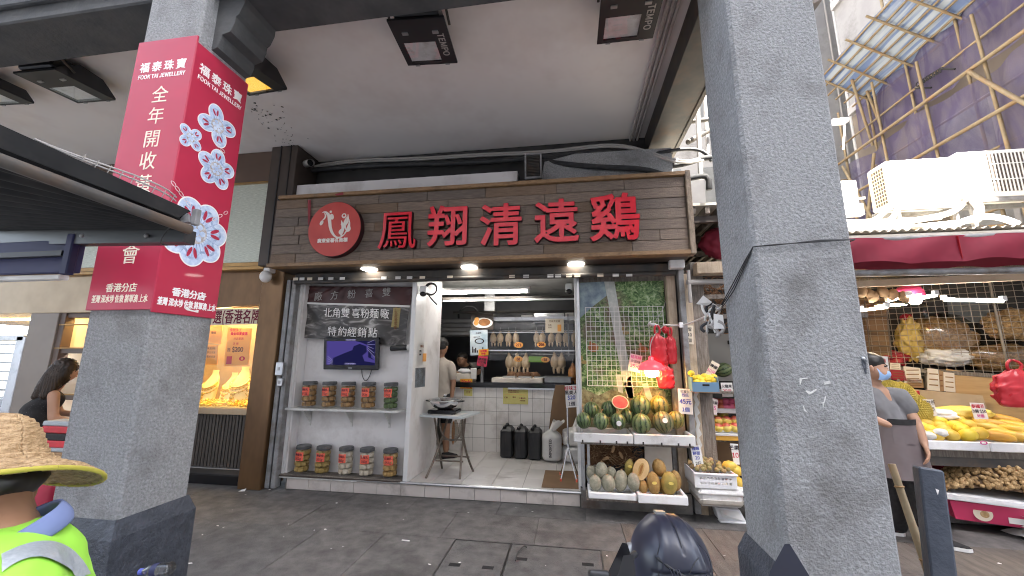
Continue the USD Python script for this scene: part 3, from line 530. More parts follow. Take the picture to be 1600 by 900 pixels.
# things above the sign
FZ = thing('fascia_strip', 'pale grey fascia strip between the shop sign and the cable bundle', 'fascia', (-1.5, 4.6, 3.9))
obj('strip', bx((-3.75, 4.52, 3.70), (-.62, 4.6, 3.93)), 'white_wall', FZ)
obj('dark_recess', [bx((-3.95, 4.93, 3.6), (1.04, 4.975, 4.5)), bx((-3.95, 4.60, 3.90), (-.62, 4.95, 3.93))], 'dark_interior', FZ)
cb = thing('concrete_block', 'rough grey concrete block above the right half of the sign', 'concrete block', (.3, 4.7, 3.8))
obj('block', hullm([[-.35, 4.5, 3.6], [1.25, 4.5, 3.6], [1.25, 4.9, 3.6], [-.35, 4.9, 3.6], [-.28, 4.56, 4.05], [.1, 4.54, 4.12], [1.25, 4.52, 4.1], [1.25, 4.9, 4.1], [-.3, 4.9, 4.1]]), 'granite', cb)
vg = thing('vent_grille', 'small dark louvred vent grille standing above the middle of the sign', 'vent', (-.5, 4.4, 3.9))
ga, gb = pc(820, 280, Y=4.42), pc(846, 239, Y=4.42)
obj('frame', prism(sbox(ga[0], ga[2], gb[0], gb[2]).difference(sbox(ga[0]+.018, ga[2]+.025, gb[0]-.018, gb[2]-.018)), .03, (0, 4.44, 0), R_, U_), 'old_steel', vg)
for k in range(14): obj('slat', bx((ga[0]+.014, 4.425, ga[2]+.03+k*.0205), (gb[0]-.014, 4.45, ga[2]+.04+k*.0205)), 'dark_steel', vg)
obj('back', bx((ga[0]+.005, 4.45, ga[2]), (gb[0]-.005, 4.52, gb[2])), 'black_matt', vg)
cbl = [('pale conduit pair running just under the ceiling edge above the sign', 'conduit', 'cable_grey', .014, [(470, 266, 4.82), (520, 254, 4.82), (640, 247, 4.8), (760, 240, 4.78), (880, 233, 4.7), (980, 228, 4.6), (1010, 236, 4.55), (1040, 246, 4.5), (1100, 247, 4.5)], 2),
       ('thick black insulated pipe sagging above the concrete block, upper one', 'pipe', 'insulation', .034, [(850, 246, 4.7), (930, 247, 4.66), (1000, 250, 4.6), (1060, 258, 4.55), (1110, 246, 4.5), (1125, 248, 4.5)], 1),
       ('thick black insulated pipe crossing the concrete block down to the sign corner', 'pipe', 'insulation', .034, [(850, 252, 4.62), (900, 258, 4.5), (960, 262, 4.46), (1020, 268, 4.44), (1075, 279, 4.42), (1100, 275, 4.42), (1108, 296, 4.42)], 1),
       ('long black cable bundle sagging across the dark recess above the sign', 'cable', 'cable', .04, [(468, 268, 4.8), (540, 262, 4.78), (640, 257, 4.76), (740, 254, 4.74), (830, 247, 4.74), (920, 238, 4.7), (1000, 243, 4.6)], 1),
       ('thin black cable looping above the right end of the sign', 'cable', 'cable', .022, [(985, 232, 4.7), (1020, 240, 4.55), (1060, 234, 4.5), (1100, 238, 4.5), (1112, 252, 4.5)], 1)]
for lab, ct, m_, r_, pts, n in cbl:
    t = thing({'conduit': 'conduit', 'pipe': 'insulated_pipe', 'cable': 'cable'}[ct], lab, ct, pc(pts[0][0], pts[0][1], Y=pts[0][2]))
    for k in range(n): obj('run', tube(spline([P(a, b+k*3.2, Y=y) for a, b, y in pts], 5), r_, 8), m_, t, True)
t = thing('pipe_stub', 'short open end of a ribbed pipe poking out beside the brown pilaster top', 'pipe', pc(478, 255, Y=4.6))
obj('tube', tube([pc(470, 258, Y=4.75), pc(486, 254, Y=4.5)], .05, 12, cap=False), 'cable_grey', t, True); obj('hole', cyl(pc(470, 258, Y=4.75), pc(484, 254.5, Y=4.54), .046, n=12), 'black_matt', t)

# ------------------------------------------------------------------ chicken shop: shell
sh = thing('chicken_shop', 'open fronted poultry shop with white walls, tiled step and tiled counter', 'shop', (-1.2, 5, 0))
FL = .14
obj('floor_bed', bx((-3.5, 4.64, -.02), (1.2, 8.6, FL-.012)), 'grout', sh)
rt = random.Random(5); tw = .40
for i in range(13):
    for j in range(9):
        x0 = -3.5+i*tw*.9; x0 = -3.46+i*.36; y0 = 4.655+j*.4
        if y0 > 6.4 or x0 < -2.2 and y0 < 4.9 and False: continue
        obj('floor_tile', bx((x0+.003, y0+.003, FL-.015), (x0+.357, y0+.397, FL-rt.uniform(0, .0015)), .002), rt.choice(['floor_tile', 'floor_tile_b']), sh)
obj('step_bed', bx((-3.5, 4.632, -.02), (.075, 4.66, FL-.02)), 'grout', sh)
xs = np.linspace(-3.48, .07, 13)
for a, b in zip(xs[:-1], xs[1:]): obj('step_tile', bx((a+.003, 4.62-rt.uniform(0, .002), .004), (b-.003, 4.64, FL-.012), .002), 'step_tile', sh)
obj('step_nosing', bx((-3.6, 4.60, FL-.012), (-2.55, 4.68, FL+.004), .004), 'grime_white', sh)
obj('threshold_rail', [tube([V(-2.62, 4.615, FL+.006), V(.1, 4.612, FL+.006)], .016, 8), bx((-2.62, 4.618, FL-.004), (.1, 4.68, FL+.004))], 'alu', sh, 40)
# left display wall
obj('left_wall', bx((-3.62, 4.80, FL), (-1.96, 4.95, 2.72)), 'white_wall', sh); obj('side_return', bx((-3.62, 4.66, FL), (-3.52, 4.798, 2.7)), 'white_wall', sh)
obj('wall_edge', bx((-1.985, 4.62, FL+.001), (-1.925, 4.96, 2.66), .006), 'white_paint', sh); obj('wall_edge', bx((-3.6, 4.63, .15), (-3.545, 4.655, 2.6), .004), 'white_paint', sh)
obj('return_wall', bx((-2.05, 4.962, FL), (-1.93, 5.62, 2.855)), 'white_wall', sh)
obj('shutter_box', [bx((-3.62, 4.55, 2.57), (1.2, 4.75, 2.69), .02), tube([V(-3.6, 4.55, 2.56), V(1.2, 4.55, 2.56)], .03, 10)], 'dark_steel', sh, 40)
st = []
for px in (462, 472, 484, 501, 517, 535, 600, 622, 640, 660, 703, 800, 822, 860, 872, 889, 902, 938, 962, 983): 
    c = pc(px, 436+(px-460)*-.012, Y=4.525); st.append(bx((c[0]-.035, 4.521, c[2]-.018), (c[0]+.035, 4.526, c[2]+.018)))
for m_ in st: obj('sticker', m_, rt.choice(['paper', 'sack', 'paper_cream']), sh)
for px in (577, 733, 900):
    c = pc(px, 421 if px < 600 else 418 if px < 800 else 413, Z=2.69)
    obj('downlight', lathe([(.0, -.006), (.085, -.006), (.1, .0), (.1, .02)], c+V(0, 0, -.004), 20), 'down_light', sh, True)
# interior shell
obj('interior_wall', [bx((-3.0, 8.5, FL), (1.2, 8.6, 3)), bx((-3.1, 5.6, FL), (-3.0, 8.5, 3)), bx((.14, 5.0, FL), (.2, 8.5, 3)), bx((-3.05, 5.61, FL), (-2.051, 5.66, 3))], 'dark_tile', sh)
obj('interior_ceiling', bx((-3.1, 4.76, 2.86), (1.2, 8.6, 2.9)), 'grime_white', sh)
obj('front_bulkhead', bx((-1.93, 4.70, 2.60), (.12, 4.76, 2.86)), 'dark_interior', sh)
obj('right_jamb', bx((.06, 4.70, FL), (.115, 5.02, 2.62), .004), 'white_paint', sh)
# counter with white tiles
CY = 6.28
ct = thing('tiled_counter', 'long white tiled serving counter with a dark steel top', 'counter', (-.9, 6.3, FL))
obj('core', bx((-1.96, CY+.012, FL), (.14, 6.85, 1.13)), 'grout', ct)
tz = .205
for i in range(11):
    for j in range(5):
        x0, z0 = -1.94+i*.19, FL+.003+j*tz; x1 = min(x0+.184, .135); z1 = min(z0+tz-.006, 1.12)
        if x1-x0 > .03: obj('tile', bx((x0, CY-rt.uniform(0, .002), z0), (x1, CY+.014, z1), .0015), rt.choice(['tile', 'tile', 'tile_b']), ct)
obj('top', [bx((-1.97, CY-.05, 1.16), (.14, 6.9, 1.20)), bx((-1.97, CY-.02, 1.12), (.14, CY+.02, 1.162))], 'black_gloss', ct)
obj('trim', bx((-1.0, CY-.03, 1.10), (.14, CY-.004, 1.125)), 'alu', ct)
# work shelf with trays on the counter
tr = thing('serving_tray_row', 'row of white steel trays along the counter top', 'tray', (-.9, 6.4, 1.2))
obj('bench', bx((-1.28, 6.33, 1.2), (-.45, 6.7, 1.27), .005), 'kraft_white', tr)
for k in range(3): obj('tray', bx((-1.12+k*.26, 6.42, 1.27), (-.92+k*.26+.02, 6.6, 1.295), .006), 'stainless', tr)
tr2 = thing('steel_food_pan', 'long steel food pan at the right end of the counter top', 'food pan', (-.2, 6.4, 1.2))
obj('pan', bx((-.42, 6.33, 1.2), (.0, 6.65, 1.29), .01), 'dull_steel', tr2); obj('rim', bx((-.44, 6.31, 1.29), (.02, 6.67, 1.30), .003), 'stainless', tr2)
# glass display case frame above counter
cs = thing('glass_display_case', 'glazed hanging case of cooked poultry above the counter', 'display case', (-.6, 6.45, 1.2))
obj('rail', [bx((-1.42, 6.32, 1.70), (.12, 6.35, 1.72)), bx((-1.42, 6.34, 2.0), (.12, 6.35, 2.012)), bx((-1.45, 6.34, 2.2), (.12, 6.6, 2.26))], 'alu', cs)
obj('post', bx((-1.46, 6.32, 1.2), (-1.42, 6.36, 2.3)), 'old_steel', cs); obj('post', bx((-.04, 6.34, 1.62), (-.02, 6.36, 2.3)), 'old_steel', cs)
obj('glass', quad([[-1.42, 6.345, 1.55], [.12, 6.345, 1.55], [.12, 6.345, 2.24], [-1.42, 6.345, 2.24]]), 'glass', cs)
obj('hook_rail', tube([V(-1.4, 6.62, 2.05), V(.1, 6.62, 2.05)], .008, 6), 'stainless', cs); obj('hook_rail', tube([V(-1.4, 6.75, 1.66), V(.1, 6.75, 1.66)], .008, 6), 'stainless', cs)
def bird(c, h, m, label, tilt=0, group=None):
    t = thing('hanging_chicken', label, 'poultry', c, group)
    s = h; Rm = rot('y', tilt) 
    b = cat([ell((0, 0, -.45*s), (.21*s, .19*s, .32*s), None, 2, .12, int(c[0]*50) % 17), ell((0, -.02*s, -.2*s), (.09*s, .09*s, .2*s)), ell((-.16*s, -.02*s, -.5*s), (.05*s, .07*s, .2*s)), ell((.16*s, -.02*s, -.5*s), (.05*s, .07*s, .2*s)), ell((-.09*s, -.05*s, -.82*s), (.06*s, .06*s, .18*s)), ell((.09*s, -.05*s, -.82*s), (.06*s, .06*s, .18*s))])
    b.vertices = b.vertices @ Rm.T + c
    obj('body', b, m, t, True)
    obj('hook', tube([np.asarray(c)+V(0, 0, .06), np.asarray(c)+V(0, 0, -.1*s)], .004, 5), 'stainless', t)
rb = random.Random(21)
names = ['leftmost pale', 'second pale', 'third pale', 'fourth pale']
for k, px in enumerate((770, 782, 795, 806)):
    c = pc(px, 522, Y=6.62); bird(V(c[0], 6.62, 2.05), .27, 'poultry', ['leftmost pale plucked chicken on the upper rail', 'second pale plucked chicken from the left on the upper rail', 'third pale plucked chicken from the left on the upper rail', 'pale plucked chicken just left of the left round tag'][k], rb.uniform(-6, 6))
for k, px in enumerate((838, 848, 862, 873, 884, 897)):
    c = pc(px, 522, Y=6.62); bird(V(c[0], 6.62, 2.05), .27, 'poultry' if k > 2 else 'poultry', ['chicken on the upper rail left of the right round tag', 'chicken on the upper rail behind the right round tag', 'chicken on the upper rail under the cream notice, left one', 'chicken on the upper rail under the cream notice, right one', 'second chicken from the right end of the upper rail', 'chicken at the right end of the upper rail'][k], rb.uniform(-6, 6))
for k, px in enumerate((795, 808, 822)):
    c = pc(px, 560, Y=6.75); bird(V(c[0], 6.75, 1.68), .36, 'poultry', ['cooked chicken on the lower rail, left one of three', 'cooked chicken on the lower rail with a round tag, middle of three', 'cooked chicken on the lower rail, right one of three'][k], rb.uniform(-5, 5))
for k, px in enumerate((866, 878)):
    c = pc(px, 560, Y=6.75); bird(V(c[0], 6.75, 1.69), .36, 'poultry', ['broad cooked chicken on the lower rail at right', 'slim cooked chicken on the lower rail with a green tag'][k], rb.uniform(-5, 5))
c = pc(895, 572, Y=6.45); bird(V(c[0], 6.45, 1.52), .38, 'roast', 'browned roast bird hanging at the far right over the counter')
dk = thing('roast_trays', 'dark heap of braised offal in the middle of the counter', 'food heap', (-.9, 6.7, 1.2))
obj('heap', [ell((-1.0+.13*k, 6.72, 1.27), (.10, .09, .09), None, 2, .3, k, 5) for k in range(4)], 'offal', dk, True)
def oval_tag(px, py, Y, txt, lab):
    c = pc(px, py, Y=Y); t = thing('price_tag', lab, 'price tag', c)
    obj('card', prism(affinity.scale(Point(0, 0).buffer(1, 10), .072, .047), .006, c, R_, U_), 'orange_paper', t)
    obj('lettering', lettering(txt, .055, c+V(0, -.0062, -.0), R_, U_, bold=2), 'ink_maroon', t)
oval_tag(810.5, 539, 6.3, '271', 'round orange price tag on the middle rail, left one'); oval_tag(846, 538.5, 6.3, '298', 'round orange price tag on the middle rail, right one')
oval_tag(810, 561, 6.5, '68', 'small oval tag before the middle cooked chicken'); oval_tag(852, 562, 6.5, '78', 'small oval tag on the green strip')
t = thing('green_strip_label', 'green printed label strip behind the lower rail', 'label', pc(838, 562, Y=6.6)); 
a_, b_ = pc(826, 566, Y=6.58), pc(849, 557, Y=6.58); obj('card', bx((a_[0], 6.58, a_[2]), (b_[0], 6.585, b_[2])), 'mat_green' if 'mat_green' in M else mat('mat_green', (.16, .3, .06), .6), t)
# hood, machines
hd = thing('extractor_hood', 'grey metal extractor duct box at the left back of the shop', 'extractor hood', (-1.95, 6.9, 2.1))
for k in range(4): obj('panel', bx((-2.35, 6.75+.001*k, 1.98+k*.075), (-1.72, 7.2, 2.05+k*.075), .01), 'dull_steel', hd)
obj('flue', bx((-1.55, 6.9, 2.3), (-1.36, 7.05, 2.86)), 'dull_steel', hd); obj('pipe', tube(spline([V(-2.0, 6.8, 2.3), V(-1.9, 6.75, 2.48), V(-1.75, 6.8, 2.5), V(-1.68, 6.85, 2.3)]), .018, 8), 'cable', hd, True)
wb = thing('wall_units', 'white wall mounted boxes at the back right of the shop', 'wall box', (-.2, 7, 2.2))
a_, b_ = pc(834, 505, Y=7.2), pc(881, 488, Y=7.2); obj('box', bx((a_[0], 7.2, a_[2]), (b_[0], 7.5, b_[2]), .01), 'stainless', wb)
a_, b_ = pc(883, 504, Y=7.2), pc(897, 484, Y=7.2); obj('box', bx((a_[0], 7.2, a_[2]), (b_[0], 7.5, b_[2]), .01), 'grime_white', wb)
a_, b_ = pc(775, 504, Y=7.3), pc(815, 498, Y=7.3); obj('shelf', bx((a_[0], 7.2, a_[2]), (b_[0], 7.5, b_[2]), .004), 'grime_white', wb)
a_, b_ = pc(814, 504, Y=7.2), pc(832, 492, Y=7.2); obj('switch_box', bx((a_[0], 7.2, a_[2]), (b_[0], 7.4, b_[2]), .006), 'grime_white', wb)
bm = thing('ceiling_track', 'dark beams and white track hanging under the shop ceiling', 'beam', (-.9, 6.4, 2.6))
obj('beam', [bx((-2.05, 6.6, 2.36), (.14, 6.68, 2.40)), bx((-2.05, 5.9, 2.50), (.14, 5.96, 2.54))], 'dark_steel', bm); obj('track', bx((-2.0, 5.88, 2.47), (.1, 5.92, 2.495)), 'white_paint', bm)
tl = thing('fluorescent_lamp', 'long lit fluorescent tube lamp under the shop ceiling', 'lamp', (-1.4, 5.7, 2.6))
ta, tb = pc(688, 458, Y=5.7), pc(823, 457, Y=5.7)
obj('tube', tube([ta, V(tb[0], 5.7, ta[2])], .022, 10), 'tube_light', tl, True); obj('housing', bx((ta[0]-.05, 5.66, ta[2]+.03), (tb[0]+.06, 5.74, ta[2]+.075), .006), 'white_paint', tl)
for xx in (ta[0]-.03, tb[0]+.03): obj('tube_holder', bx((xx-.02, 5.675, ta[2]-.025), (xx+.02, 5.725, ta[2]+.031)), 'white_paint', tl)

# ------------------------------------------------------------------ posters and cards in the shop
def card(name, label, cat_, pts, Y, m, texts=(), thick=.004, group=None, face=None):
    """A flat card whose corners (bl, br, tr, tl) the photograph shows on the plane Y."""
    q = [P(*p, Y=Y) for p in pts]; c = sum(q)/4; t = thing(name, label, cat_, c, group)
    obj('card', quad(q, -thick if False else thick, (0, -1, 0)) if False else hullm(np.vstack([q, np.array(q)+V(0, thick, 0)])), m, t)
    r, u = unit(q[1]-q[0]+q[2]-q[3]), unit(q[3]-q[0]+q[2]-q[1]); w, h = np.linalg.norm(q[1]-q[0]), np.linalg.norm(q[3]-q[0])
    for tx, fx, fy, fh, mm, *bo in texts:
        o = q[0]+(q[1]-q[0])*fx+(q[3]-q[0])*fy+V(0, -.001, 0)
        L = lettering(tx, fh*h, o, r, u, bold=bo[0] if bo else 1, depth=.001)
        if L is not None: obj('lettering', L, mm, t)
    return t, q, r, u, w, h
t, q, *_ = card('dish_poster', 'poster of a plate of noodles on dark ground, hung above the counter', 'poster', [(736, 515), (771, 515), (771, 490), (736, 491)], 6.28, 'brown_dark')
pcn = sum(q)/4
obj('plate_print', prism(affinity.scale(Point(0, 0).buffer(1, 14), .17, .085), .003, pcn+V(.01, -.004, -.02), R_, U_), 'paper', t)
obj('noodle_print', prism(affinity.translate(affinity.scale(Point(0, 0).buffer(1, 9), .1, .06), .03, .01), .003, pcn+V(.01, -.0075, -.02), R_, U_), 'roast', t)
obj('prawn_print', prism(union_all([affinity.translate(Point(0, 0).buffer(.04), -.11, .0), affinity.translate(Point(0, 0).buffer(.04), -.10, .055)]), .003, pcn+V(.01, -.0108, -.02), R_, U_), 'orange_paper', t)
t, q, r, u, w, h = card('seafood_poster', 'pale blue poster with a fish drawing, hung under the dish poster', 'poster', [(735, 556), (762, 553), (762, 515), (734, 516)], 6.29, mat('poster_blue', (.3, .42, .5), .5, (.62, .68, .7), 3., stretch=(1, 1, 2)), [('清遠鷄', .5, .85, .08, 'ink', 0), ('海鮮火鍋', .4, .7, .07, 'ink', 0)])
pcn = sum(q)/4; obj('fish_print', prism(affinity.scale(Point(0, 0).buffer(1, 10), .08, .045).difference(affinity.scale(Point(0, 0).buffer(1, 10), .062, .032)), .002, pcn+V(.01, -.003, .02), R_, U_), 'ink', t)
obj('tower_print', [bx((pcn[0]+d, 6.285, pcn[2]-.17), (pcn[0]+d+.018, 6.287, pcn[2]-.17+hh)) for d, hh in ((-.11, .1), (-.085, .06), (-.06, .08), (-.03, .04), (.03, .05), (.06, .09), (.085, .06))], 'ink', t)
card('menu_card', 'orange card with red characters stuck at the poster corner', 'card', [(747.5, 556), (763, 555), (763, 545), (748, 546)], 6.27, 'gold_card', [('招牌雞', .5, .7, .36, 'ink_red', 2), ('特價', .5, .28, .36, 'ink_red', 2)])
card('menu_card', 'crimson card hanging tilted under the orange card', 'card', [(745, 571), (760, 573.5), (762, 557), (747, 556)], 6.26, 'crimson_card', [('鹽焗雞', .5, .72, .3, 'ink', 1), ('白切雞', .5, .42, .3, 'ink', 1), ('$98', .5, .14, .28, 'ink', 1)])
card('menu_card', 'orange handwritten card stuck over the counter tiles, left', 'card', [(719, 607), (738, 608), (738, 592), (719, 592)], CY-.012, 'gold_card', [('Pinés', .5, .72, .42, 'ink_red', 3), ('¥98元', .5, .3, .42, 'ink_red', 3)])
card('menu_card', 'small yellow slip under the orange handwritten card', 'card', [(725, 618), (738, 619), (738, 608.5), (725, 608.5)], CY-.010, 'yellow_card', [('优惠', .5, .6, .4, 'ink_brown', 0)])
t, q, r, u, w, h = card('opening_notice', 'yellow printed notice in a clear sleeve on the counter tiles', 'notice', [(786, 631), (825, 632), (825, 603), (786, 603)], CY-.012, 'yellow_card', [('清遠雞 半隻 $68', .42, .88, .085, 'ink_maroon', 1), ('貴妃雞 半隻 $75', .42, .77, .085, 'ink_maroon', 1), ('豉油雞 半隻 $70', .42, .66, .085, 'ink_maroon', 1), ('訂購', .12, .36, .1, 'ink_brown', 1), ('電話', .45, .38, .1, 'ink_brown', 1), ('外賣自取', .78, .34, .09, 'ink_maroon', 1), ('多謝惠顧', .78, .2, .08, 'ink_brown', 1)])
obj('divider', [hullm([q[0]+(q[3]-q[0])*.52+(q[1]-q[0])*a+V(0, -.0012, dz) for a in (.02, .97) for dz in (-.002, .002)]+[q[0]+(q[3]-q[0])*.52+(q[1]-q[0])*a+V(0, -.0005, 0) for a in (.02, .97)])], 'orange_paper', t)
card('price_notice', 'cream notice with an orange picture, hanging in the display case', 'notice', [(852, 520), (881, 520), (881, 498), (852, 498)], 6.30, 'paper_cream', [('特級清遠雞', .5, .82, .16, 'ink_brown', 0), ('每隻', .25, .55, .13, 'ink_brown', 0), ('原味', .25, .38, .13, 'ink_brown', 0)])
c = pc(874, 512, Y=6.295); obj('picture_print', bx((c[0]-.03, 6.294, c[2]-.06), (c[0]+.03, 6.298, c[2]+.05)), 'orange_paper', numbered('/World', 'x') and stage.GetPrimAtPath('/World/price_notice').GetPath().pathString)
# posters on the return wall (plane x = -1.93)
def wcard(name, label, pts, X, m, texts=()):
    q = [P(*p, X=X) for p in pts]; t = thing(name, label, 'poster', sum(q)/4); obj('card', hullm(np.vstack([q, np.array(q)-V(.004, 0, 0)])), m, t)
    r, u = unit(q[1]-q[0]), unit(q[3]-q[0]); h = np.linalg.norm(q[3]-q[0])
    for tx, fx, fy, fh, mm in texts: obj('lettering', lettering(tx, fh*h, q[0]+(q[1]-q[0])*fx+(q[3]-q[0])*fy+V(.001, 0, 0), r, u), mm, t)
    return t, q
t, q = wcard('wall_poster', 'framed white poster with an orange picture on the return wall', [(650, 571), (667, 570), (668, 534), (652, 533)], -1.925, 'paper', [('招牌菜式', .45, .8, .1, 'ink_brown'), ('白切雞', .3, .6, .08, 'ink'), ('豉油雞', .3, .45, .08, 'ink')])
obj('picture_print', hullm([q[0]+(q[1]-q[0])*a+(q[3]-q[0])*b+V(.002, 0, 0) for a in (.55, .9) for b in (.15, .5)]+[q[0]+(q[1]-q[0])*.7+(q[3]-q[0])*.3]), 'orange_paper', t)
t, q = wcard('wall_poster', 'dark landscape photograph poster on the return wall below the white one', [(648, 606), (664, 604), (665, 574), (649, 575)], -1.925, mat('photo_print', (.07, .08, .09), .4, (.22, .26, .3), 9.))
t, q = wcard('wall_poster', 'small green tinted picture low on the return wall', [(648, 606.5), (664, 604.5), (664, 600), (648, 601)], -1.922, mat('photo_print_b', (.1, .11, .08), .4, (.25, .24, .18), 9.)) if False else (t, q)
# CCTV cameras
def cctv(c, lab):
    t = thing('cctv_camera', lab, 'camera', c); obj('mount', bx(c+V(-.045, -.04, 0), c+V(.045, .06, .09), .01), 'white_paint', t); obj('dome', ell(c+V(0, -.02, -.015), (.042, .042, .035)), 'black_gloss', t, True)
cctv(pc(662, 458, Y=4.7), 'small white camera under the sign at the left corner of the opening'); cctv(pc(889, 454, Y=5.0), 'small white camera at the right corner of the shop opening')
t = thing('cable_coil', 'coil of black cable hanging at the top left of the opening', 'cable', pc(674, 452, Y=4.72))
cc = pc(674, 452, Y=4.72); 
for k in range(3): obj('loop', tube([cc+V((.07+.006*k)*math.cos(a), -.01*k, (.07+.005*k)*math.sin(a)) for a in np.linspace(0, 6.283, 22)], .008, 6), 'cable', t, True)
obj('tail', tube(spline([cc+V(-.05, 0, -.05), cc+V(.02, 0, -.14), cc+V(.08, .02, -.2)]), .008, 6), 'cable', t, True)

# ------------------------------------------------------------------ left wall: banner, television, shelves, jars
bn = thing('noodle_banner', 'worn dark printed banner with white characters and painted pale reflections, above the television', 'banner', (-2.8, 4.75, 2.1))
BQ = [P(469, 527, Y=4.735), P(632, 541, Y=4.735), P(645, 448, Y=4.735), P(472, 447, Y=4.735)]
def bsurf(u, v): 
    p = (BQ[0]*(1-u)+BQ[1]*u)*(1-v)+(BQ[3]*(1-u)+BQ[2]*u)*v
    return p + V(0, -.012*math.sin(u*23+v*9)*math.sin(v*3.1)-.012*math.sin((u-.45)*14/(1.15-v))*max(0, v-.3), 0)
def banx(n, L, out, col):  # pale noise blotches stand in for white reflections on the dark cloth
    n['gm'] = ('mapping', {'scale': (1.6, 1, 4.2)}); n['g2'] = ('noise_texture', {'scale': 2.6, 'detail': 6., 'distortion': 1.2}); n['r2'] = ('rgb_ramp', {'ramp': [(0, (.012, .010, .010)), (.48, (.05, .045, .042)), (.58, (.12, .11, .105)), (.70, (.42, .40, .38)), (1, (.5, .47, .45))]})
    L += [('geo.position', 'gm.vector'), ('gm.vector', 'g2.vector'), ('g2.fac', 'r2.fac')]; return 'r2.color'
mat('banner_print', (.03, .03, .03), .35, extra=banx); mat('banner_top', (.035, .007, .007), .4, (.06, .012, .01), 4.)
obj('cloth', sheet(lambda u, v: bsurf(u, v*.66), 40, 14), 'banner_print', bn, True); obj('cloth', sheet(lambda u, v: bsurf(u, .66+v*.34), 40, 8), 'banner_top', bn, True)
obj('upper_band', sheet(lambda u, v: bsurf(u, .645+v*.035)+V(0, -.004, 0), 30, 1), 'grime_white', bn, True)
def onb(u, v): return bsurf(u, v)+V(0, -.008, 0)
for k, chh in enumerate('北角雙喜粉麵廠'): 
    o = onb(.255+k*.088, .50+.004*k); obj('lettering', lettering(chh, .135, o, unit(BQ[1]-BQ[0]), U_, bold=0), 'white_print', bn)
for k, chh in enumerate('特約經銷點'):
    o = onb(.315+k*.095, .16+.006*k); obj('lettering', lettering(chh, .135, o, unit(BQ[1]-BQ[0]), U_, bold=0), 'white_print', bn)
for k, chh in enumerate('廠方粉喜雙'):
    o = onb(.16+k*.155, .80+.026*k); obj('lettering', lettering(chh, .125, o, unit(V(1, 0, .1)), U_, bold=0), 'cable_grey', bn)
obj('side_panel_print', sheet(lambda u, v: bsurf(.855+u*.07, .3+v*.33)+V(0, -.005, 0), 4, 6), mat('ochre_print', (.25, .19, .06), .5, (.33, .26, .1), 30.), bn, True)
obj('lettering', lettering('專營批發零售', .05, onb(.89, .46)+V(0, -.003, 0), R_, U_, vertical=True), 'ink_brown', bn)
obj('roller', [cyl(BQ[1]+V(-.18, 0, -.03), BQ[1]+V(.05, 0, -.015), .035, n=10)], 'black_plastic', bn, 40); obj('roller_cap', cyl(BQ[1]+V(.045, 0, -.015), BQ[1]+V(.07, 0, -.014), .04, n=10), 'white_paint', bn, 40)
tv = thing('television', 'flat black television showing a purple picture, on the white wall under the banner', 'television', (-2.8, 4.75, 1.62))
tx0, tx1, tz0, tz1 = -3.175, -2.415, 1.435, 1.845
Rt = rot('x', 6)
def TV(m): m = m.copy(); cc_ = V((tx0+tx1)/2, 4.72, tz0); m.vertices = (m.vertices-cc_) @ Rt.T + cc_; return m
obj('frame', TV(bx((tx0, 4.69, tz0), (tx1, 4.735, tz1), .006)), 'black_gloss', tv)
ix0, ix1, iz0, iz1 = tx0+.045, tx1-.045, tz0+.06, tz1-.045
obj('screen', TV(bx((ix0, 4.687, iz0), (ix1, 4.692, iz1))), 'tv_purple', tv)
sil = Polygon([(ix0+.05, iz0), (ix0+.1, iz0+.09), (ix0+.25, iz0+.15), (ix0+.36, iz0+.19), (ix0+.38, iz0+.24), (ix0+.46, iz0+.27), (ix0+.55, iz0+.24), (ix0+.56, iz0+.17), (ix0+.5, iz0+.12), (ix0+.53, iz0+.05), (ix1, iz0+.03), (ix1, iz0)])
dk_ = Polygon([(ix0+.4, iz1), (ix1, iz1), (ix1, iz0+.06), (ix0+.58, iz0+.1), (ix0+.58, iz0+.25), (ix0+.47, iz0+.29)])
obj('picture', [TV(prism(union_all([sil, dk_.difference(Polygon([(ix0+.62, iz0+.1), (ix1, iz0+.06), (ix1, iz0+.09), (ix0+.62, iz0+.13)]))]), .0015, (0, 4.687, 0), R_, U_))], 'tv_dark', tv)
rays = [LineString([(ix0+.57, iz0+.2+.02*k), (ix1-.01*(k % 3), iz0+.1+.055*k)]).buffer(.0022) for k in range(5)]+[LineString([(ix0+.02, iz0+.02+.03*k), (ix0+.09, iz0+.01+.016*k)]).buffer(.002) for k in range(4)]
obj('picture_lines', TV(prism(union_all(rays), .001, (0, 4.6852, 0), R_, U_)), 'tv_white', tv)
obj('lettering', [TV(lettering('正播放電視節目', .022, ((tx0+tx1)/2, 4.6855, iz0+.018), R_, U_)), TV(lettering('收看請按確認鍵', .02, ((tx0+tx1)/2, 4.6855, iz1+.016), R_, U_))], 'tv_white', tv)
obj('badge', TV(bx(((tx0+tx1)/2-.025, 4.686, tz0+.018), ((tx0+tx1)/2+.025, 4.691, tz0+.026))), 'alu', tv)
obj('wall_mount', bx((-2.95, 4.73, 1.5), (-2.65, 4.81, 1.75)), 'black_plastic', tv)
cw = pc(573, 580, Y=4.79); obj('power_cable', tube(spline([cw+V(-.05, 0, .06), cw+V(-.045, -.01, -.07), cw+V(0, -.012, -.12), cw+V(.045, -.01, -.07), cw+V(.05, 0, .06)], 5), .005, 6), 'cable', tv, True)
us = thing('wall_shelf', 'thin white wall shelf under the television carrying five jars', 'shelf', (-2.8, 4.7, .95))
obj('board', hullm([[-3.62, 4.58, .93], [-2.1, 4.58, .93], [-2.0, 4.80, .93], [-3.62, 4.80, .93], [-3.62, 4.58, .955], [-2.1, 4.58, .955], [-2.0, 4.80, .955], [-3.62, 4.80, .955]]), 'grime_white', us)
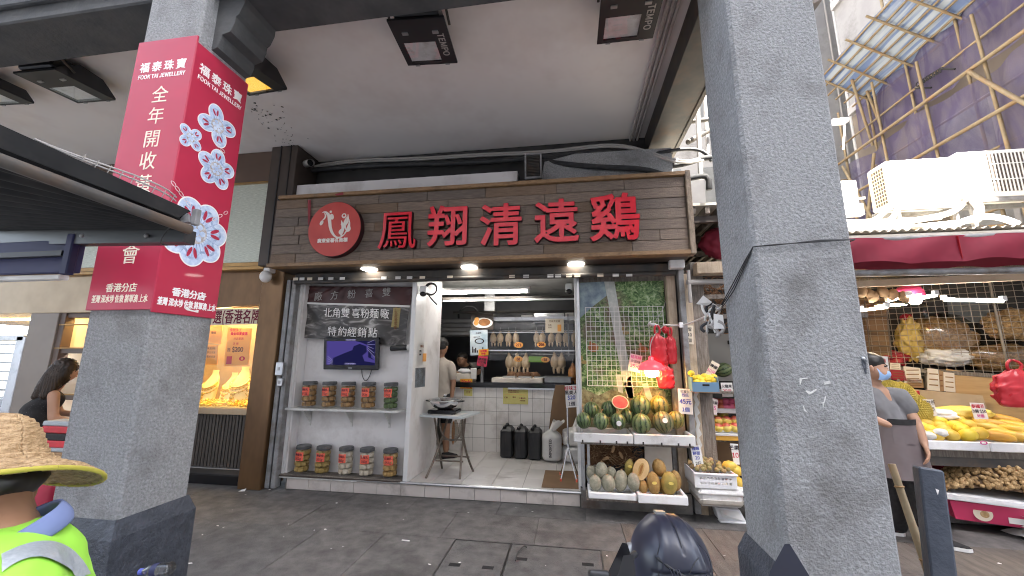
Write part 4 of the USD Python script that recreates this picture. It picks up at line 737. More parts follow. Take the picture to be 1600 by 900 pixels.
for xx in (-2.78, -2.27, -3.36): obj('bracket', [bx((xx-.012, 4.785, .72), (xx+.012, 4.80, .93)), hullm([[xx-.008, 4.62, .93], [xx+.008, 4.62, .93], [xx-.008, 4.79, .93], [xx+.008, 4.79, .93], [xx-.008, 4.79, .76], [xx+.008, 4.79, .76]])], 'grime_white', us)
lb = thing('low_board', 'worn brown board along the foot of the white wall carrying five jars', 'board', (-2.8, 4.7, .15))
obj('board', bx((-3.6, 4.60, .145), (-2.0, 4.79, .172), .004), 'old_wood', lb); obj('board_edge', bx((-3.6, 4.595, .150), (-2.02, 4.602, .166)), 'brown_dark', lb)
def jar(c, kind, tilt, label, txt, pr, seed):
    t = thing('food_jar', label, 'jar', c); rj = random.Random(seed)
    R, H = .082, .30; Rm = rot('z', rj.uniform(-20, 20)); lean = rot('y', tilt)
    A = lambda m: trimesh.Trimesh(m.vertices @ lean.T + np.asarray(c), m.faces, process=False)
    obj('glass', A(lathe([(0, .004), (R*.94, .004), (R, .02), (R, H*.86), (R*.95, H*.93), (R*.88, H*.97)], (0, 0, 0), 20)), 'jar_glass', t, True)
    lay = 4
    cub = []
    for L in range(lay):
        for q in range(6):
            a = q*1.047+L*.5; rr_ = R*.62
            cub.append(obox((rr_*math.cos(a), rr_*math.sin(a), .05+L*.065), (.064*rj.uniform(.9, 1.05), .062, .060*rj.uniform(.9, 1.02)), rot('z', math.degrees(a)+rj.uniform(-12, 12)) @ rot('x', rj.uniform(-5, 5)), .013))
        cub.append(obox((0, 0, .05+L*.065), (.055, .055, .056), None, .012))
    for m_ in cub: obj('curd_cube', A(m_), f'curd_{kind}', t)
    obj('lid', A(lathe([(R*.98, H*.95), (R*1.06, H*.955), (R*1.06, H*1.06), (R*1.0, H*1.085), (0, H*1.085)], (0, 0, 0), 20)), 'jar_lid', t, 50)
    for z in (.98, 1.02): obj('lid_ring', A(lathe([(R*1.06, H*z), (R*1.075, H*(z+.012)), (R*1.06, H*(z+.024))], (0, 0, 0), 20)), 'jar_lid', t, True)
    dang = rj.uniform(-.22, .08); pw = .115
    lab_ = sheet(lambda u, v: V((R+.0035)*math.sin(dang+(u-.5)*pw/R), -(R+.0035)*math.cos(dang+(u-.5)*pw/R), .155+v*.10), 8, 1)
    obj('paper_label', A(lab_), 'coral_paper', t, True)
    for s_, z, hh in ((txt, .228, .030), (pr, .183, .034)):
        m_ = lettering(s_, hh, (0, 0, 0), (1, 0, 0), (0, 0, 1), bold=1, depth=.001)
        v = m_.vertices; th = dang+v[:, 0]/R; rad = R+.0042+np.maximum(0, -v[:, 1])
        obj('lettering', A(trimesh.Trimesh(np.column_stack([rad*np.sin(th), -rad*np.cos(th), z+v[:, 2]]), m_.faces, process=False)), 'ink_maroon', t)
X1 = [(482, 0), (513, 0), (543, 0), (575, 0), (610, 3)]; X2 = [(470, 4), (502, 4), (539, 1), (572, 1), (609, 4)]
LB1 = ['amber fermented curd jar on the upper shelf, leftmost', 'amber curd jar on the upper shelf, second from the left wall edge', 'amber curd jar in the middle of the upper shelf, below the television', 'yellow brown curd jar on the upper shelf beside the green one', 'jar of dark green pickled cubes at the right end of the upper shelf']
LB2 = ['yellow curd jar at the left end of the low board', 'yellow curd jar second from left on the low board', 'white curd jar in the middle of the low board', 'white curd jar on the low board, fourth from left', 'orange yellow curd jar at the right end of the low board']
for k, (px, kd) in enumerate(X1): c = P(px, 636.5, Y=4.68); jar(V(c[0], 4.68, .956), kd, -1.5, LB1[k], ['辣腐乳', '辣腐乳', '辣腐乳', '辣腐乳', '青芥菜'][k], ['$72g', '$72g', '$52g', '$82g', '$72g'][k], 40+k)
for k, (px, kd) in enumerate(X2): c = P(px, 742, Y=4.70); jar(V(c[0], 4.70, .173), [1, 1, 2, 2, 4][k], 1.5 if k < 2 else -1, LB2[k], ['檸檬角', '檸檬角', '玫瑰乳', '玫瑰乳', '紅腐乳'][k], ['$62g', '$65g', '$66g', '$60g', '$52g'][k], 60+k)

# ------------------------------------------------------------------ inside the shop, on the floor
tb_ = thing('folding_table', 'small folding table with pale top and brown tubular legs, by the return wall', 'table', (-1.6, 5.15, FL))
obj('tabletop', hullm([[*p[:2], z] for p in (V(-2.03, 4.93), V(-1.33, 4.83), V(-1.24, 5.36), V(-1.85, 5.5)) for z in (.845, .868)]), 'table_top', tb_)
lg_ = [((-1.78, 4.84, FL), (-1.70, 5.1, .5), (-1.66, 5.3, .85)), ((-1.36, 4.87, FL), (-1.40, 5.1, .5), (-1.42, 5.3, .85)), ((-1.72, 5.28, FL), (-1.72, 5.08, .5), (-1.74, 4.95, .85)), ((-1.28, 5.22, FL), (-1.36, 5.05, .5), (-1.36, 4.92, .85))]
for p in lg_: obj('leg', tube(spline(p, 5), .014, 8), 'table_leg', tb_, True)
obj('stretcher', [cyl(V(-1.72, 5.0, .31), V(-1.36, 5.0, .31), .01), cyl(V(-1.74, 5.18, .33), V(-1.32, 5.15, .33), .01)], 'table_leg', tb_, True)
obj('hoop', tube(spline([V(-1.7, 5.05, .84), V(-1.68, 5.06, .66), V(-1.6, 5.06, .56), V(-1.48, 5.06, .56), V(-1.41, 5.06, .66), V(-1.40, 5.05, .84)], 6), .012, 8), 'table_leg', tb_, True)
obj('stretcher', cyl(V(-1.69, 5.08, .55), V(-1.40, 5.08, .55), .009), 'table_leg', tb_, True)
iv = thing('induction_stove', 'black induction stove on white paper on the folding table', 'stove', (-1.66, 5.1, .868))
sc = V(-1.66, 5.1, .868)
obj('body', bx(sc+V(-.19, -.12, .006), sc+V(.19, .15, .055), .012), 'black_gloss', iv); obj('foot', [bx(sc+V(x, y, 0), sc+V(x+.03, y+.03, .01)) for x in (-.15, .12) for y in (-.1, .1)], 'black_plastic', iv)
pp = thing('paper_sheet', 'white paper sheet lying under the induction stove', 'paper', (-1.6, 5.08, .868)); obj('sheet', hullm([[-1.8, 4.93, .8685], [-1.42, 4.9, .8685], [-1.36, 5.2, .8685], [-1.8, 5.2, .8685], [-1.6, 5.05, .8715]]), 'paper', pp)
wk = thing('wok_pan', 'shallow steel wok with a clear lid on the induction stove', 'wok', sc+V(0, .02, .055))
wc = sc+V(0, .02, .055)
obj('bowl', lathe([(0, .002), (.09, .003), (.15, .03), (.185, .075), (.2, .115), (.196, .116), (.18, .075), (.14, .032), (0, .008)], wc, 28), 'chrome', wk, True)
obj('lid', lathe([(.225, .118), (.2, .128), (.12, .145), (0, .152)], wc, 28), 'dim_glass', wk, True); obj('lid_rim', tube([wc+V(.22*math.cos(a), .22*math.sin(a), .12) for a in np.linspace(0, 6.2832, 33)], .005, 6), 'stainless', wk, True)
obj('lid_knob', lathe([(.006, .15), (.01, .165), (.022, .172), (.02, .185), (0, .188)], wc, 12), 'chrome', wk, True)
for sx_ in (-1, 1): obj('handle', tube(spline([wc+V(sx_*.195, -.04, .1), wc+V(sx_*.25, -.03, .105), wc+V(sx_*.25, .03, .105), wc+V(sx_*.195, .04, .1)]), .008, 6), 'black_plastic', wk, True)
bagc = pc(712, 660, Y=5.5); t = thing('hanging_bags', 'clear bags with brown cords hanging under the folding table', 'bag', bagc)
obj('bag', [ell(bagc+V(.0, 0, -.12), (.05, .03, .15), None, 2, .15, 3), ell(bagc+V(.09, 0, -.09), (.045, .03, .13), None, 2, .15, 5)], 'plastic_film', t, True); obj('cord', [ell(bagc+V(-.03, .0, -.14), (.022, .02, .16))], 'roast', t, True)
def jug(x, y, label, w=.185):
    t = thing('jerrycan', label, 'jerrycan', (x, y, FL))
    obj('body', [bx((x-w/2, y-.14, FL+.002), (x+w/2, y+.14, FL+.40), .022), hullm([[x-w/2+.02, y-.12, FL+.395], [x+w/2-.02, y-.12, FL+.395], [x+w/2-.02, y+.12, FL+.395], [x-w/2+.02, y+.12, FL+.395], [x-w*.3, y-.08, FL+.43], [x+w*.3, y-.08, FL+.43], [x+w*.3, y+.08, FL+.43], [x-w*.3, y+.08, FL+.43]])], 'black_plastic', t, 30)
    obj('handle', tube(spline([V(x-.02, y-.08, FL+.425), V(x-.02, y-.06, FL+.445), V(x+.0, y+.06, FL+.445), V(x, y+.08, FL+.425)]), .014, 8), 'black_plastic', t, True)
    obj('rib', [bx((x+d-.008, y-.145, FL+.04), (x+d+.008, y-.139, FL+.36), .003) for d in (-.05, .0, .05)], 'black_plastic', t)
    obj('cap', lathe([(.026, 0), (.026, .03), (0, .03)], (x-.03, y-.1, FL+.41), 12), 'black_gloss', t, 40)
jug(-.97, 6.09, 'black plastic jerrycan by the counter, left one of three in front'); jug(-.755, 6.06, 'black plastic jerrycan by the counter, middle one in front'); jug(-.545, 6.03, 'black plastic jerrycan by the counter, right one next to the white sack')
def sack(c, sz, lab, seed, m='sack', tx=None, neck=True):
    t = thing('sack', lab, 'sack', c); w, d, h = sz
    def f(u, v):
        a = u*2*math.pi; k = (abs(math.cos(a))**2.6+abs(math.sin(a))**2.6)**(-1/2.6); b = 1+.07*meshkit.fbm(V(math.cos(a)*2+seed, math.sin(a)*2, v*4), 3, seed)*2-.07
        pr_ = min(1, 1.08*(1-(2*v-1)**6)**.4) if v < .98 else .0
        if neck and v > .8: pr_ *= 1-(v-.8)/.2*.75
        return V(w/2*k*math.cos(a)*pr_*b, d/2*k*math.sin(a)*pr_*b, h*v*(1+.02*math.sin(a*3)))+np.asarray(c)
    obj('body', sheet(f, 28, 18), m, t, True)
    if neck: obj('tied_neck', sheet(lambda u, v: np.asarray(c)+V(.0+.1*v+(.035+.05*v)*math.cos(u*6.283), -.02+(.03+.02*v)*math.sin(u*6.283), h*.97+.13*v+.02*math.sin(u*19)), 20, 4), 'sack_film', t, True)
    if tx: obj('lettering', lettering(tx, .05, np.asarray(c)+V(-.02, -d/2-.012, h*.45), (0, 0, 1), (-1, 0, 0), bold=1), 'ink', t)
sack(V(-.29, 5.9, FL), (.28, .26, .44), 'white woven sack with printed lettering and a twisted open neck, next to the jerrycans', 3, tx='IMPORTED')
sack(V(.03, 5.95, FL), (.36, .3, .22), 'lower of two white flat sacks behind the price stand', 5, 'sack', neck=False); sack(V(.04, 5.96, FL+.21), (.36, .3, .26), 'upper of two white sacks behind the price stand, its top gathered', 8, 'sack_film')
cbx = thing('cardboard_sheet', 'large brown cardboard sheet leaning against the counter beside the sacks', 'cardboard', (-.1, 6.2, FL))
q = [P(852, 690, Y=6.1), P(893, 690, Y=6.1), P(891, 601, Y=6.24), P(868, 601, Y=6.24), P(863, 624, Y=6.2)]
obj('sheet', prism(Polygon([(a[0], a[2]-FL) for a in (V(q[0][0], 0, FL), V(.13, 0, FL), V(.12, 0, 1.18), q[3], q[4])]), .006, (0, 6.19, FL), R_, unit((0, .04, 1))), 'cardboard_dark', cbx)
cf = thing('floor_cardboard', 'flat brown cardboard sheet on the shop floor under the price stand', 'cardboard', (-.1, 5.1, FL)); obj('sheet', hullm([[-.36, 4.73, FL+.002], [.09, 4.75, FL+.002], [.1, 5.44, FL+.002], [-.36, 5.42, FL+.002], [-.36, 4.73, FL+.006], [.09, 4.75, FL+.006], [.1, 5.44, FL+.006], [-.36, 5.42, FL+.006]]), 'cardboard_dark', cf)
ps = thing('price_stand', 'chrome tripod stand holding a tall handwritten price card', 'price stand', (-.05, 5.15, FL))
pcs = V(-.055, 5.12, 0)
obj('pole', cyl(pcs+V(0, 0, FL+.32), pcs+V(0, 0, 1.12), .012), 'chrome', ps, True)
obj('collar', cyl(pcs+V(0, 0, FL+.28), pcs+V(0, 0, FL+.4), .018), 'chrome', ps, True)
for a in (-2.2, -.9, .7, 2.3): 
    e = pcs+V(.155*math.cos(a), .17*math.sin(a), FL+.01); l_ = obj('leg', cyl(pcs+V(0, 0, FL+.38), e, .008), 'chrome', ps, True); obj('foot', cyl(e+V(0, 0, .025), e+V(0, 0, -.008), .011), 'coral_paper', l_)
card('price_card', 'white handwritten price card clipped on the tripod stand', 'price card', [(884.5, 637), (903, 636), (902, 601), (882.5, 602)], 5.10, 'paper', [('桂味王', .5, .86, .2, 'ink_red', 1), ('黑美人', .5, .66, .2, 'ink', 1), ('$20', .5, .44, .22, 'ink_blue', 2), ('1個', .5, .16, .2, 'ink', 1)])
# ------------------------------------------------------------------ pilaster and jewellery shop
pi = thing('bronze_pilaster', 'tall bronze clad pilaster between the jewellery shop and the poultry shop', 'pilaster', (-3.85, 4.6, 0))
obj('lower_cladding', bx((-4.05, 4.5, .0), (-3.735, 4.9, 2.78), .01), 'bronze', pi); obj('upper_cladding', bx((-4.1, 4.45, 2.78), (-3.70, 4.9, 4.5), .006), 'brown_dark', pi)
obj('corner_trim', [bx((-3.955, 4.44, 2.79), (-3.94, 4.455, 4.5)), bx((-3.80, 4.44, 2.79), (-3.79, 4.452, 4.5))], 'black_plastic', pi)
rg = thing('shutter_rail', 'pair of grey steel shutter guide rails beside the bronze pilaster', 'rail', (-3.66, 4.6, 0))
for k, x in enumerate((-3.715, -3.635)): obj('rail', bx((x, 4.54, .02), (x+.06, 4.64, 2.6), .008), 'old_steel', rg)
obj('gap', bx((-3.66, 4.57, .02), (-3.58, 4.66, 2.6)), 'black_matt', rg)
for px, py, w, h, lab in ((438, 576, .05, .085, 'upper metal switch box on the shutter rail'), (439, 597, .035, .05, 'small lower metal box on the shutter rail')):
    c = pc(px, py, Y=4.53); t = thing('switch_box', lab, 'switch box', c); obj('box', bx(c+V(-w, -.03, -h), c+V(w, .01, h), .008), 'alu', t); obj('lock', bx(c+V(-.015, -.036, -.02), c+V(.015, -.028, .02), .003), 'dull_steel', t)
c = pc(415, 432, Y=4.4); t = thing('globe_lamp', 'small white globe camera under the gold trim by the pilaster', 'lamp', c); obj('globe', ell(c, (.07, .07, .08)), 'white_paint', t, True); obj('mount', bx(c+V(-.05, .0, .06), c+V(.05, .12, .12), .01), 'white_paint', t)  # white dome camera, gives no light

jw = thing('jewellery_shop', 'jewellery shopfront with brown fascia, silver brushed panels and a gold lit window', 'shop', (-6, 4.62, 0))
JX0, JX1 = -14., -4.05
obj('fascia', bx((JX0, 4.55, 4.05), (JX1, 4.9, 4.5), .004), 'brown_panel', jw)
for a, b in ((-14, -11.9), (-11.89, -9.8), (-9.79, -7.7), (-7.69, -5.6), (-5.59, JX1)): obj('silver_panel', bx((a+.002, 4.60, 2.86), (b-.002, 4.7, 4.06), .004), 'silver_panel', jw)
obj('gold_trim', [bx((JX0, 4.50, 2.74), (JX1, 4.66, 2.80), .012), bx((JX0, 4.54, 2.80), (JX1, 4.66, 2.862), .008), bx((JX0, 4.56, 4.03), (JX1, 4.62, 4.052))], 'gold_trim', jw)
obj('lintel', bx((JX0, 4.56, 2.20), (-5.55, 4.7, 2.74), .005), 'gold_panel', jw); obj('lintel_return', hullm([[-5.54, 4.56, 2.2], [-5.54, 4.56, 2.74], [-4.07, 4.60, 2.74], [-4.07, 4.60, 2.28], [-5.54, 4.7, 2.2], [-5.54, 4.7, 2.74], [-4.07, 4.7, 2.74], [-4.07, 4.7, 2.28]]), 'bronze', jw)
WX0, WX1, WZ0, WZ1 = -5.55, -4.07, .94, 2.24
obj('window_back', [bx((WX0, 5.25, WZ0), (WX1, 5.3, WZ1)), bx((WX0-.02, 4.66, WZ0), (WX0, 5.3, WZ1)), bx((WX1, 4.66, WZ0), (WX1+.02, 5.3, WZ1))], 'gold_panel', jw)
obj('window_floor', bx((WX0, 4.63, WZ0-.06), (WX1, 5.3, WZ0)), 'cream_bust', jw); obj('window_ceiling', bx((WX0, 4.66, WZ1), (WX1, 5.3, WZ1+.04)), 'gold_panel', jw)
obj('light_strip', [bx((WX0+.1, 4.72, WZ1-.02), (WX1-.1, 4.80, WZ1-.004))], 'gold_strip', jw)
obj('glass', quad([[WX0, 4.64, WZ0], [WX1, 4.64, WZ0], [WX1, 4.64, WZ1], [WX0, 4.64, WZ1]]), 'glass', jw)
obj('sill', bx((WX0-.1, 4.56, .855), (WX1+.01, 4.68, .935), .006), 'gold_panel', jw)
for k in range(33): obj('rib', bx((WX0-.1+k*.0485, 4.625, .2), (WX0-.062+k*.0485, 4.65, .852), .004), 'ribbed_dark', jw)
obj('stall_riser', bx((WX0-.12, 4.64, .0), (WX1+.01, 4.8, .86)), 'ribbed_dark', jw); obj('kick_plate', bx((WX0-.12, 4.60, .005), (WX1+.01, 4.645, .115), .004), 'black_gloss', jw); obj('rail', bx((WX0-.12, 4.60, .19), (WX1+.01, 4.64, .2)), 'alu', jw)
tx = thing('window_banner', 'cream strip with maroon characters across the top of the jewellery window', 'banner', (-4.6, 4.63, 2.15))
obj('strip', hullm([[a, y, z] for a, z in ((-5.5, 2.0), (-4.08, 2.02), (-4.08, 2.235), (-5.5, 2.235)) for y in (4.63, 4.634)]), 'paper_cream', tx)
obj('lettering', lettering('商務局評選(香港名牌)', .20, (-4.735, 4.6295, 2.125), R_, U_, bold=1, sx=.68), 'ink_maroon', tx)
def xz(px, py, Y): q = P(px, py, Y=Y); return q[0], q[2]
for lab, pts, txs in (('large orange offer poster with $200 in the jewellery window', [(350, 572), (388, 571), (394, 513), (356, 512)], [('免找手工', .35, .93, .09, 'ink_red', 1), ('黃金珠寶優惠', .5, .83, .085, 'ink_red', 2), ('分店查詢', .5, .70, .075, 'ink_red', 0), ('送  贈', .4, .57, .07, 'ink_red', 0), ('$200', .5, .42, .15, 'ink_brown', 3), ('抵', .14, .42, .1, 'ink_brown', 1)]),
                      ('blank orange poster half hidden behind the red column, upper one', [(323, 536), (346, 538), (348, 503), (327, 502)], [('優惠', .4, .5, .14, 'ink_brown', 0)]), ('lower orange poster with small print behind the red column', [(320, 570), (340, 570), (341, 539), (322, 538)], [('黃金回收', .45, .8, .12, 'ink_brown', 0), ('即日付款', .45, .6, .12, 'ink_brown', 0), ('歡迎查詢', .45, .4, .12, 'ink_brown', 0)])):
    t, q, r, u, w, h = card('offer_poster', lab, 'poster', pts, 4.72, 'orange_paper', txs)
    if '$200' in lab: obj('packet_print', hullm([q[0]+(q[1]-q[0])*a+(q[3]-q[0])*b+V(0, dy, 0) for a in (.08, .3) for b in (.05, .25) for dy in (-.002, -.001)]), 'red_box', t)
    if '$200' in lab: obj('pig_print', prism(affinity.scale(Point(0, 0).buffer(1, 8), .045, .03).difference(Point(0, 0).buffer(.018)), .002, q[0]+(q[1]-q[0])*.72+(q[3]-q[0])*.18+V(0, -.001, 0), R_, U_), 'ink_red', t)
def bust(x, y, s, lab, yaw, seed):
    t = thing('necklace_bust', lab, 'necklace display', (x, y, WZ0)); Rm = rot('z', yaw); A = lambda m: trimesh.Trimesh(m.vertices*s @ Rm.T + V(x, y, WZ0), m.faces, process=False)
    def f(u, v):
        a = (u-.5)*3.5; r = np.interp(v, [0, .55, .78, .9, 1], [.145, .135, .085, .05, .058]); tp = np.interp(v, [0, .5, .8, 1], [.0, .05, .10, .10])
        return V(r*math.sin(a), tp-r*.6*math.cos(a), .5*v)
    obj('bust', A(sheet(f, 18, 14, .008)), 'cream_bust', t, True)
    rs = random.Random(seed)
    for j, vv in enumerate((.76, .66, .52)):
        pts = [f(.5+.5*q*(1-.25*j*0), vv-(.30-.05*j)*(1-q*q)*1.0)+V(0, -.008, 0) for q in np.linspace(-.9, .9, 19)]
        for p in pts: pass
        obj('necklace', A(cat([tube(pts, .007 if j else .011, 6)]+[ell(p, (.012, .008, .014), None, 1) for p in pts[::2]])), 'gold', t, True)
    for vv in (.30, .2): p = f(.5, vv)+V(0, -.012, 0); obj('pendant', A(ell(p, (.035, .012, .03), None, 1, .3, seed)), 'gold', t)
for k, (px, s, yw, lab) in enumerate(((324, .92, -8, 'leftmost gold necklace bust beside the red column'), (351, .85, -6, 'gold necklace bust second from the column'), (371, 1.02, 0, 'largest gold necklace bust in front of the $200 poster'), (390, .90, 4, 'gold necklace bust right of the largest'), (407, .85, 8, 'last gold necklace bust by the bronze pilaster'))):
    c = P(px, 620, Y=4.86); bust(c[0], 4.84 + .05*(k % 2), s, lab, yw, k)
rg_ = random.Random(9); gd = []
for k in range(230):
    x, y = rg_.uniform(WX0+.05, WX1-.05), rg_.uniform(4.66, 4.80); s = rg_.uniform(.008, .026)
    gd.append(ell((x, y, WZ0+.01+rg_.random()*.07*(y-4.62)/.18), (s*1.4, s, s*.8), rot('z', rg_.uniform(0, 180)), 1, .25, k % 9))
obj('gold_ornaments', gd, 'gold', None, True, label='dense carpet of small gold ornaments in front of the busts in the jewellery window', cat='jewellery', kind='stuff')
pad = thing('ring_tray', 'row of slanted cream jewellery pads at the front of the gold window', 'display pad', (-4.6, 4.7, WZ0))
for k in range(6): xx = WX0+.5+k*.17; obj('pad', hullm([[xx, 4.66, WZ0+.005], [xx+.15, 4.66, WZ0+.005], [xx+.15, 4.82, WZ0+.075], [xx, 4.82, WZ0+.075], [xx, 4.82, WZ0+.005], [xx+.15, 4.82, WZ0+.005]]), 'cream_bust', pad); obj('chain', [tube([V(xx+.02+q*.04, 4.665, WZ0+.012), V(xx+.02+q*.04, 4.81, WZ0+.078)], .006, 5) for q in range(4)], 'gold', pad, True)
yb = thing('gold_ribbon_stand', 'tall ribbed gold stand at the right edge of the jewellery window', 'stand', (-4.2, 5.0, 1.3)); 
for k in range(6): obj('slat', bx((-4.32+k*.04, 4.98, 1.25), (-4.29+k*.04, 5.0, 1.98), .004), 'gold', yb)

# part of the jewellery shop left of the column
px_ = lambda a, b: P(a, b, Y=4.62)[0]
obj('grey_pillar', bx((-7.85, 4.56, 0), (-7.35, 4.75, 2.2), .005), mat('grey_brown', (.24, .2, .17), .5, (.3, .25, .21), 1.2), jw)
obj('window_frame', [bx((a, 4.58, 0), (a+.10, 4.7, 2.2), .005) for a in (-7.35, -6.32, -5.62)]+[bx((-7.34, 4.60, z), (-5.6, 4.7, z+.07), .004) for z in (.0, .42, .98, 1.62, 2.13)], 'brown_panel', jw)
obj('window_rail', [bx((-7.34, 4.575, z), (-5.6, 4.60, z+.018), .003) for z in (1.045, 1.685, 2.02)], 'gold_trim', jw)
obj('glass', quad([[-7.3, 4.66, .05], [-5.6, 4.66, .05], [-5.6, 4.66, 2.15], [-7.3, 4.66, 2.15]]), 'glass', jw)
obj('shelf_back', [bx((-7.35, 5.0, 0), (-5.57, 5.05, 2.2)), bx((-7.35, 4.7, 1.02), (-5.57, 5.0, 1.04)), bx((-7.35, 4.7, 1.66), (-5.57, 5.0, 1.68))], 'gold_panel', jw)
obj('white_arch', [prism(union_all([sbox(x0, z0, x1, z1-.1), affinity.translate(affinity.scale(Point(0, 0).buffer(1, 10), (x1-x0)/2, .12), (x0+x1)/2, z1-.12)]), .02, (0, 4.93, 0), R_, U_) for x0, x1, z0, z1 in ((-7.2, -6.62, 1.05, 1.6), (-7.2, -6.55, .45, .97), (-6.2, -5.68, 1.05, 1.6), (-6.2, -5.68, .45, .97))], 'white_paint', jw)
for k, (x, z, s) in enumerate(((-6.72, 1.45, .09), (-6.85, 1.2, .11), (-6.68, .75, .13), (-6.95, .7, .1), (-5.9, 1.35, .1), (-6.55, 1.3, .07))):
    t = thing('gift_box', ['pink gift box high in the left shop window', 'grey pink gift box on the left window shelf', 'bright pink gift box behind the woman', 'small pink gift box low in the left window', 'pink gift box in the window beside the column', 'tiny pink gift box near the window frame'][k], 'gift box', (x, 4.8, z)); obj('box', bx((x-s, 4.78, z-s*.8), (x+s, 4.9, z+s*.8), .01), 'pink_crate' if k != 1 else 'paper_pink', t); obj('ribbon', bx((x-s*.12, 4.775, z-s*.82), (x+s*.12, 4.905, z+s*.82)), 'paper_pink', t)
lite = thing('window_lamps', 'lit lamps at the top of the left jewellery window with added strips under its shelves', 'lamp', (-6.5, 4.8, 2.1)); obj('strip', bx((-7.3, 4.76, 2.19), (-5.6, 4.8, 2.2)), 'gold_strip', lite)
for z in (1.652, 1.012): obj('strip', bx((-7.3, 4.72, z), (-5.6, 4.74, z+.006)), 'led_strip', lite)  # added unseen strips that brighten the lower window cells
dr = thing('glass_door', 'silver framed glass door of the jewellery shop with bright interior reflections', 'door', (-8.6, 4.6, 0))
obj('frame', [bx((-8.02, 4.56, 0), (-7.86, 4.66, 1.86), .006), bx((-11, 4.56, 1.80), (-7.9, 4.66, 1.88), .006), bx((-8.7, 4.58, 0), (-8.62, 4.64, 1.8), .006)], 'alu', dr)
obj('glass', quad([[-11, 4.61, .02], [-8.0, 4.61, .02], [-8.0, 4.61, 1.8], [-11, 4.61, 1.8]]), 'dim_glass', dr)
obj('louvre', [bx((-8.6, 4.63, .3+k*.13), (-8.04, 4.65, .325+k*.13)) for k in range(12)], 'alu', dr)
obj('inner_wall', [bx((-11.5, 7, 0), (-7.4, 7.1, 2.2)), bx((-7.45, 4.75, 0), (-7.38, 7, 2.2)), bx((-11.5, 4.75, 2.2), (-7.36, 7, 2.25))], 'paper_cream', dr)
obj('inner_lamp', [bx((-10.5, 5.2, 2.17), (-7.7, 5.3, 2.19)), bx((-10.5, 6.2, 2.17), (-7.7, 6.3, 2.19))], 'gold_strip', dr)
tv2 = thing('transom_window', 'glass transom over the jewellery door with lit interior', 'window', (-8.8, 4.6, 2)); obj('glass', quad([[-11, 4.6, 1.89], [-7.9, 4.6, 1.89], [-7.9, 4.6, 2.19], [-11, 4.6, 2.19]]), 'dim_glass', tv2)

# ------------------------------------------------------------------ melon stall
ms = thing('melon_stall', 'narrow fruit stand with printed backdrop, steel posts and a checker plate base', 'fruit stand', (.6, 4.6, 0))
obj('base_plate', bx((.08, 4.585, .0), (1.225, 4.63, .19), .003), 'diamond_plate', ms)
bb = []
for i in range(38):
    for j in range(6):
        a = 45 if (i+j) % 2 else -45; bb.append(obox((.10+i*.03, 4.583, .018+j*.03), (.026, .006, .006), rot('y', a)))
obj('tread_lugs', bb, 'diamond_plate', ms, kind='stuff')
obj('base_box', bx((.08, 4.63, 0), (1.25, 5.0, .19)), 'dark_interior', ms)
obj('left_post', [bx((.09, 4.66, .19), (.12, 4.72, 2.55), .003), bx((.10, 4.56, .19), (.13, 4.6, .75), .003), bx((.155, 4.5, .2), (.185, 4.53, .75), .003)], 'alu', ms)
obj('back_board', bx((.1, 4.80, .19), (1.2, 4.83, 2.6)), 'old_wood', ms)
obj('timber_post', bx((1.13, 4.66, .19), (1.225, 4.76, 2.56), .004), 'pale_wood', ms); obj('inner_post', bx((1.08, 4.70, .19), (1.128, 4.76, .75), .004), 'old_steel', ms)
obj('steel_post', bx((1.24, 4.56, .02), (1.30, 4.66, 2.62), .006), 'old_steel', ms)
obj('shelf_board', bx((.09, 4.38, .70), (1.22, 4.8, .72)), 'old_wood', ms); obj('apron_lip', bx((1.225, 4.6, .19), (1.32, 4.68, .24), .01), 'old_steel', ms)
pw = thing('weathered_post', 'thick weathered timber post with peeling paint, right of the melon stand', 'post', (1.42, 4.7, 0))
obj('post', bx((1.385, 4.62, 0), (1.52, 4.8, 2.7), .006), 'old_wood', pw); obj('peeling_board', bx((1.302, 4.60, 0), (1.383, 4.70, 2.56), .004), 'pale_wood', pw)
obj('paint_flakes', [hullm([[1.31+rr.uniform(0, .06), 4.598, z], [1.36+rr.uniform(0, .02), 4.598, z+.05], [1.33, 4.597, z+.16], [1.31, 4.599, z+.1]]) for z in np.arange(.2, 1.2, .11)], 'grime_white', pw)
def posterx(n, L, out, col):
    n['ga'] = ('noise_texture', {'scale': 17., 'detail': 9., 'roughness': .75, 'distortion': 1.2}); n['gr'] = ('rgb_ramp', {'ramp': [(0, (.01, .02, .01)), (.40, (.03, .07, .02)), (.48, (.10, .2, .06)), (.55, (.24, .36, .14)), (.64, (.5, .58, .38)), (1, (.6, .62, .5))]}); L += [('geo.position', 'ga.vector'), ('ga.fac', 'gr.fac')]
    n['gb'] = ('noise_texture', {'scale': 3.2, 'detail': 4.}); n['gs'] = ('rgb_ramp', {'ramp': [(0, (0, 0, 0)), (.5, (0, 0, 0)), (.66, (1, 1, 1)), (1, (1, 1, 1))]}); n['gm'] = ('mix', {'color2': (.16, .12, .08)}); L += [('geo.position', 'gb.vector'), ('gb.fac', 'gs.fac'), ('gs.color', 'gm.fac'), ('gr.color', 'gm.color1')]; return 'gm.color'
mat('forest_print', (.1, .2, .06), .3, extra=posterx)
po = thing('orchard_poster', 'large printed poster of trees and grazing hens behind the melons', 'poster', (.6, 4.79, 1.6))
obj('sheet', bx((.125, 4.785, .74), (1.125, 4.795, 2.52)), 'forest_print', po)
def pol(pts): return Polygon([xz(a, b, 4.784) for a, b in pts])
obj('trunk_print', prism(pol([(944, 440), (960, 440), (970, 500), (984, 575), (990, 622), (980, 622), (966, 560), (954, 490)]), .0015, (0, 4.785, 0), R_, U_), mat('trunk_print', (.4, .44, .4), .35, (.58, .6, .55), 14.), po)
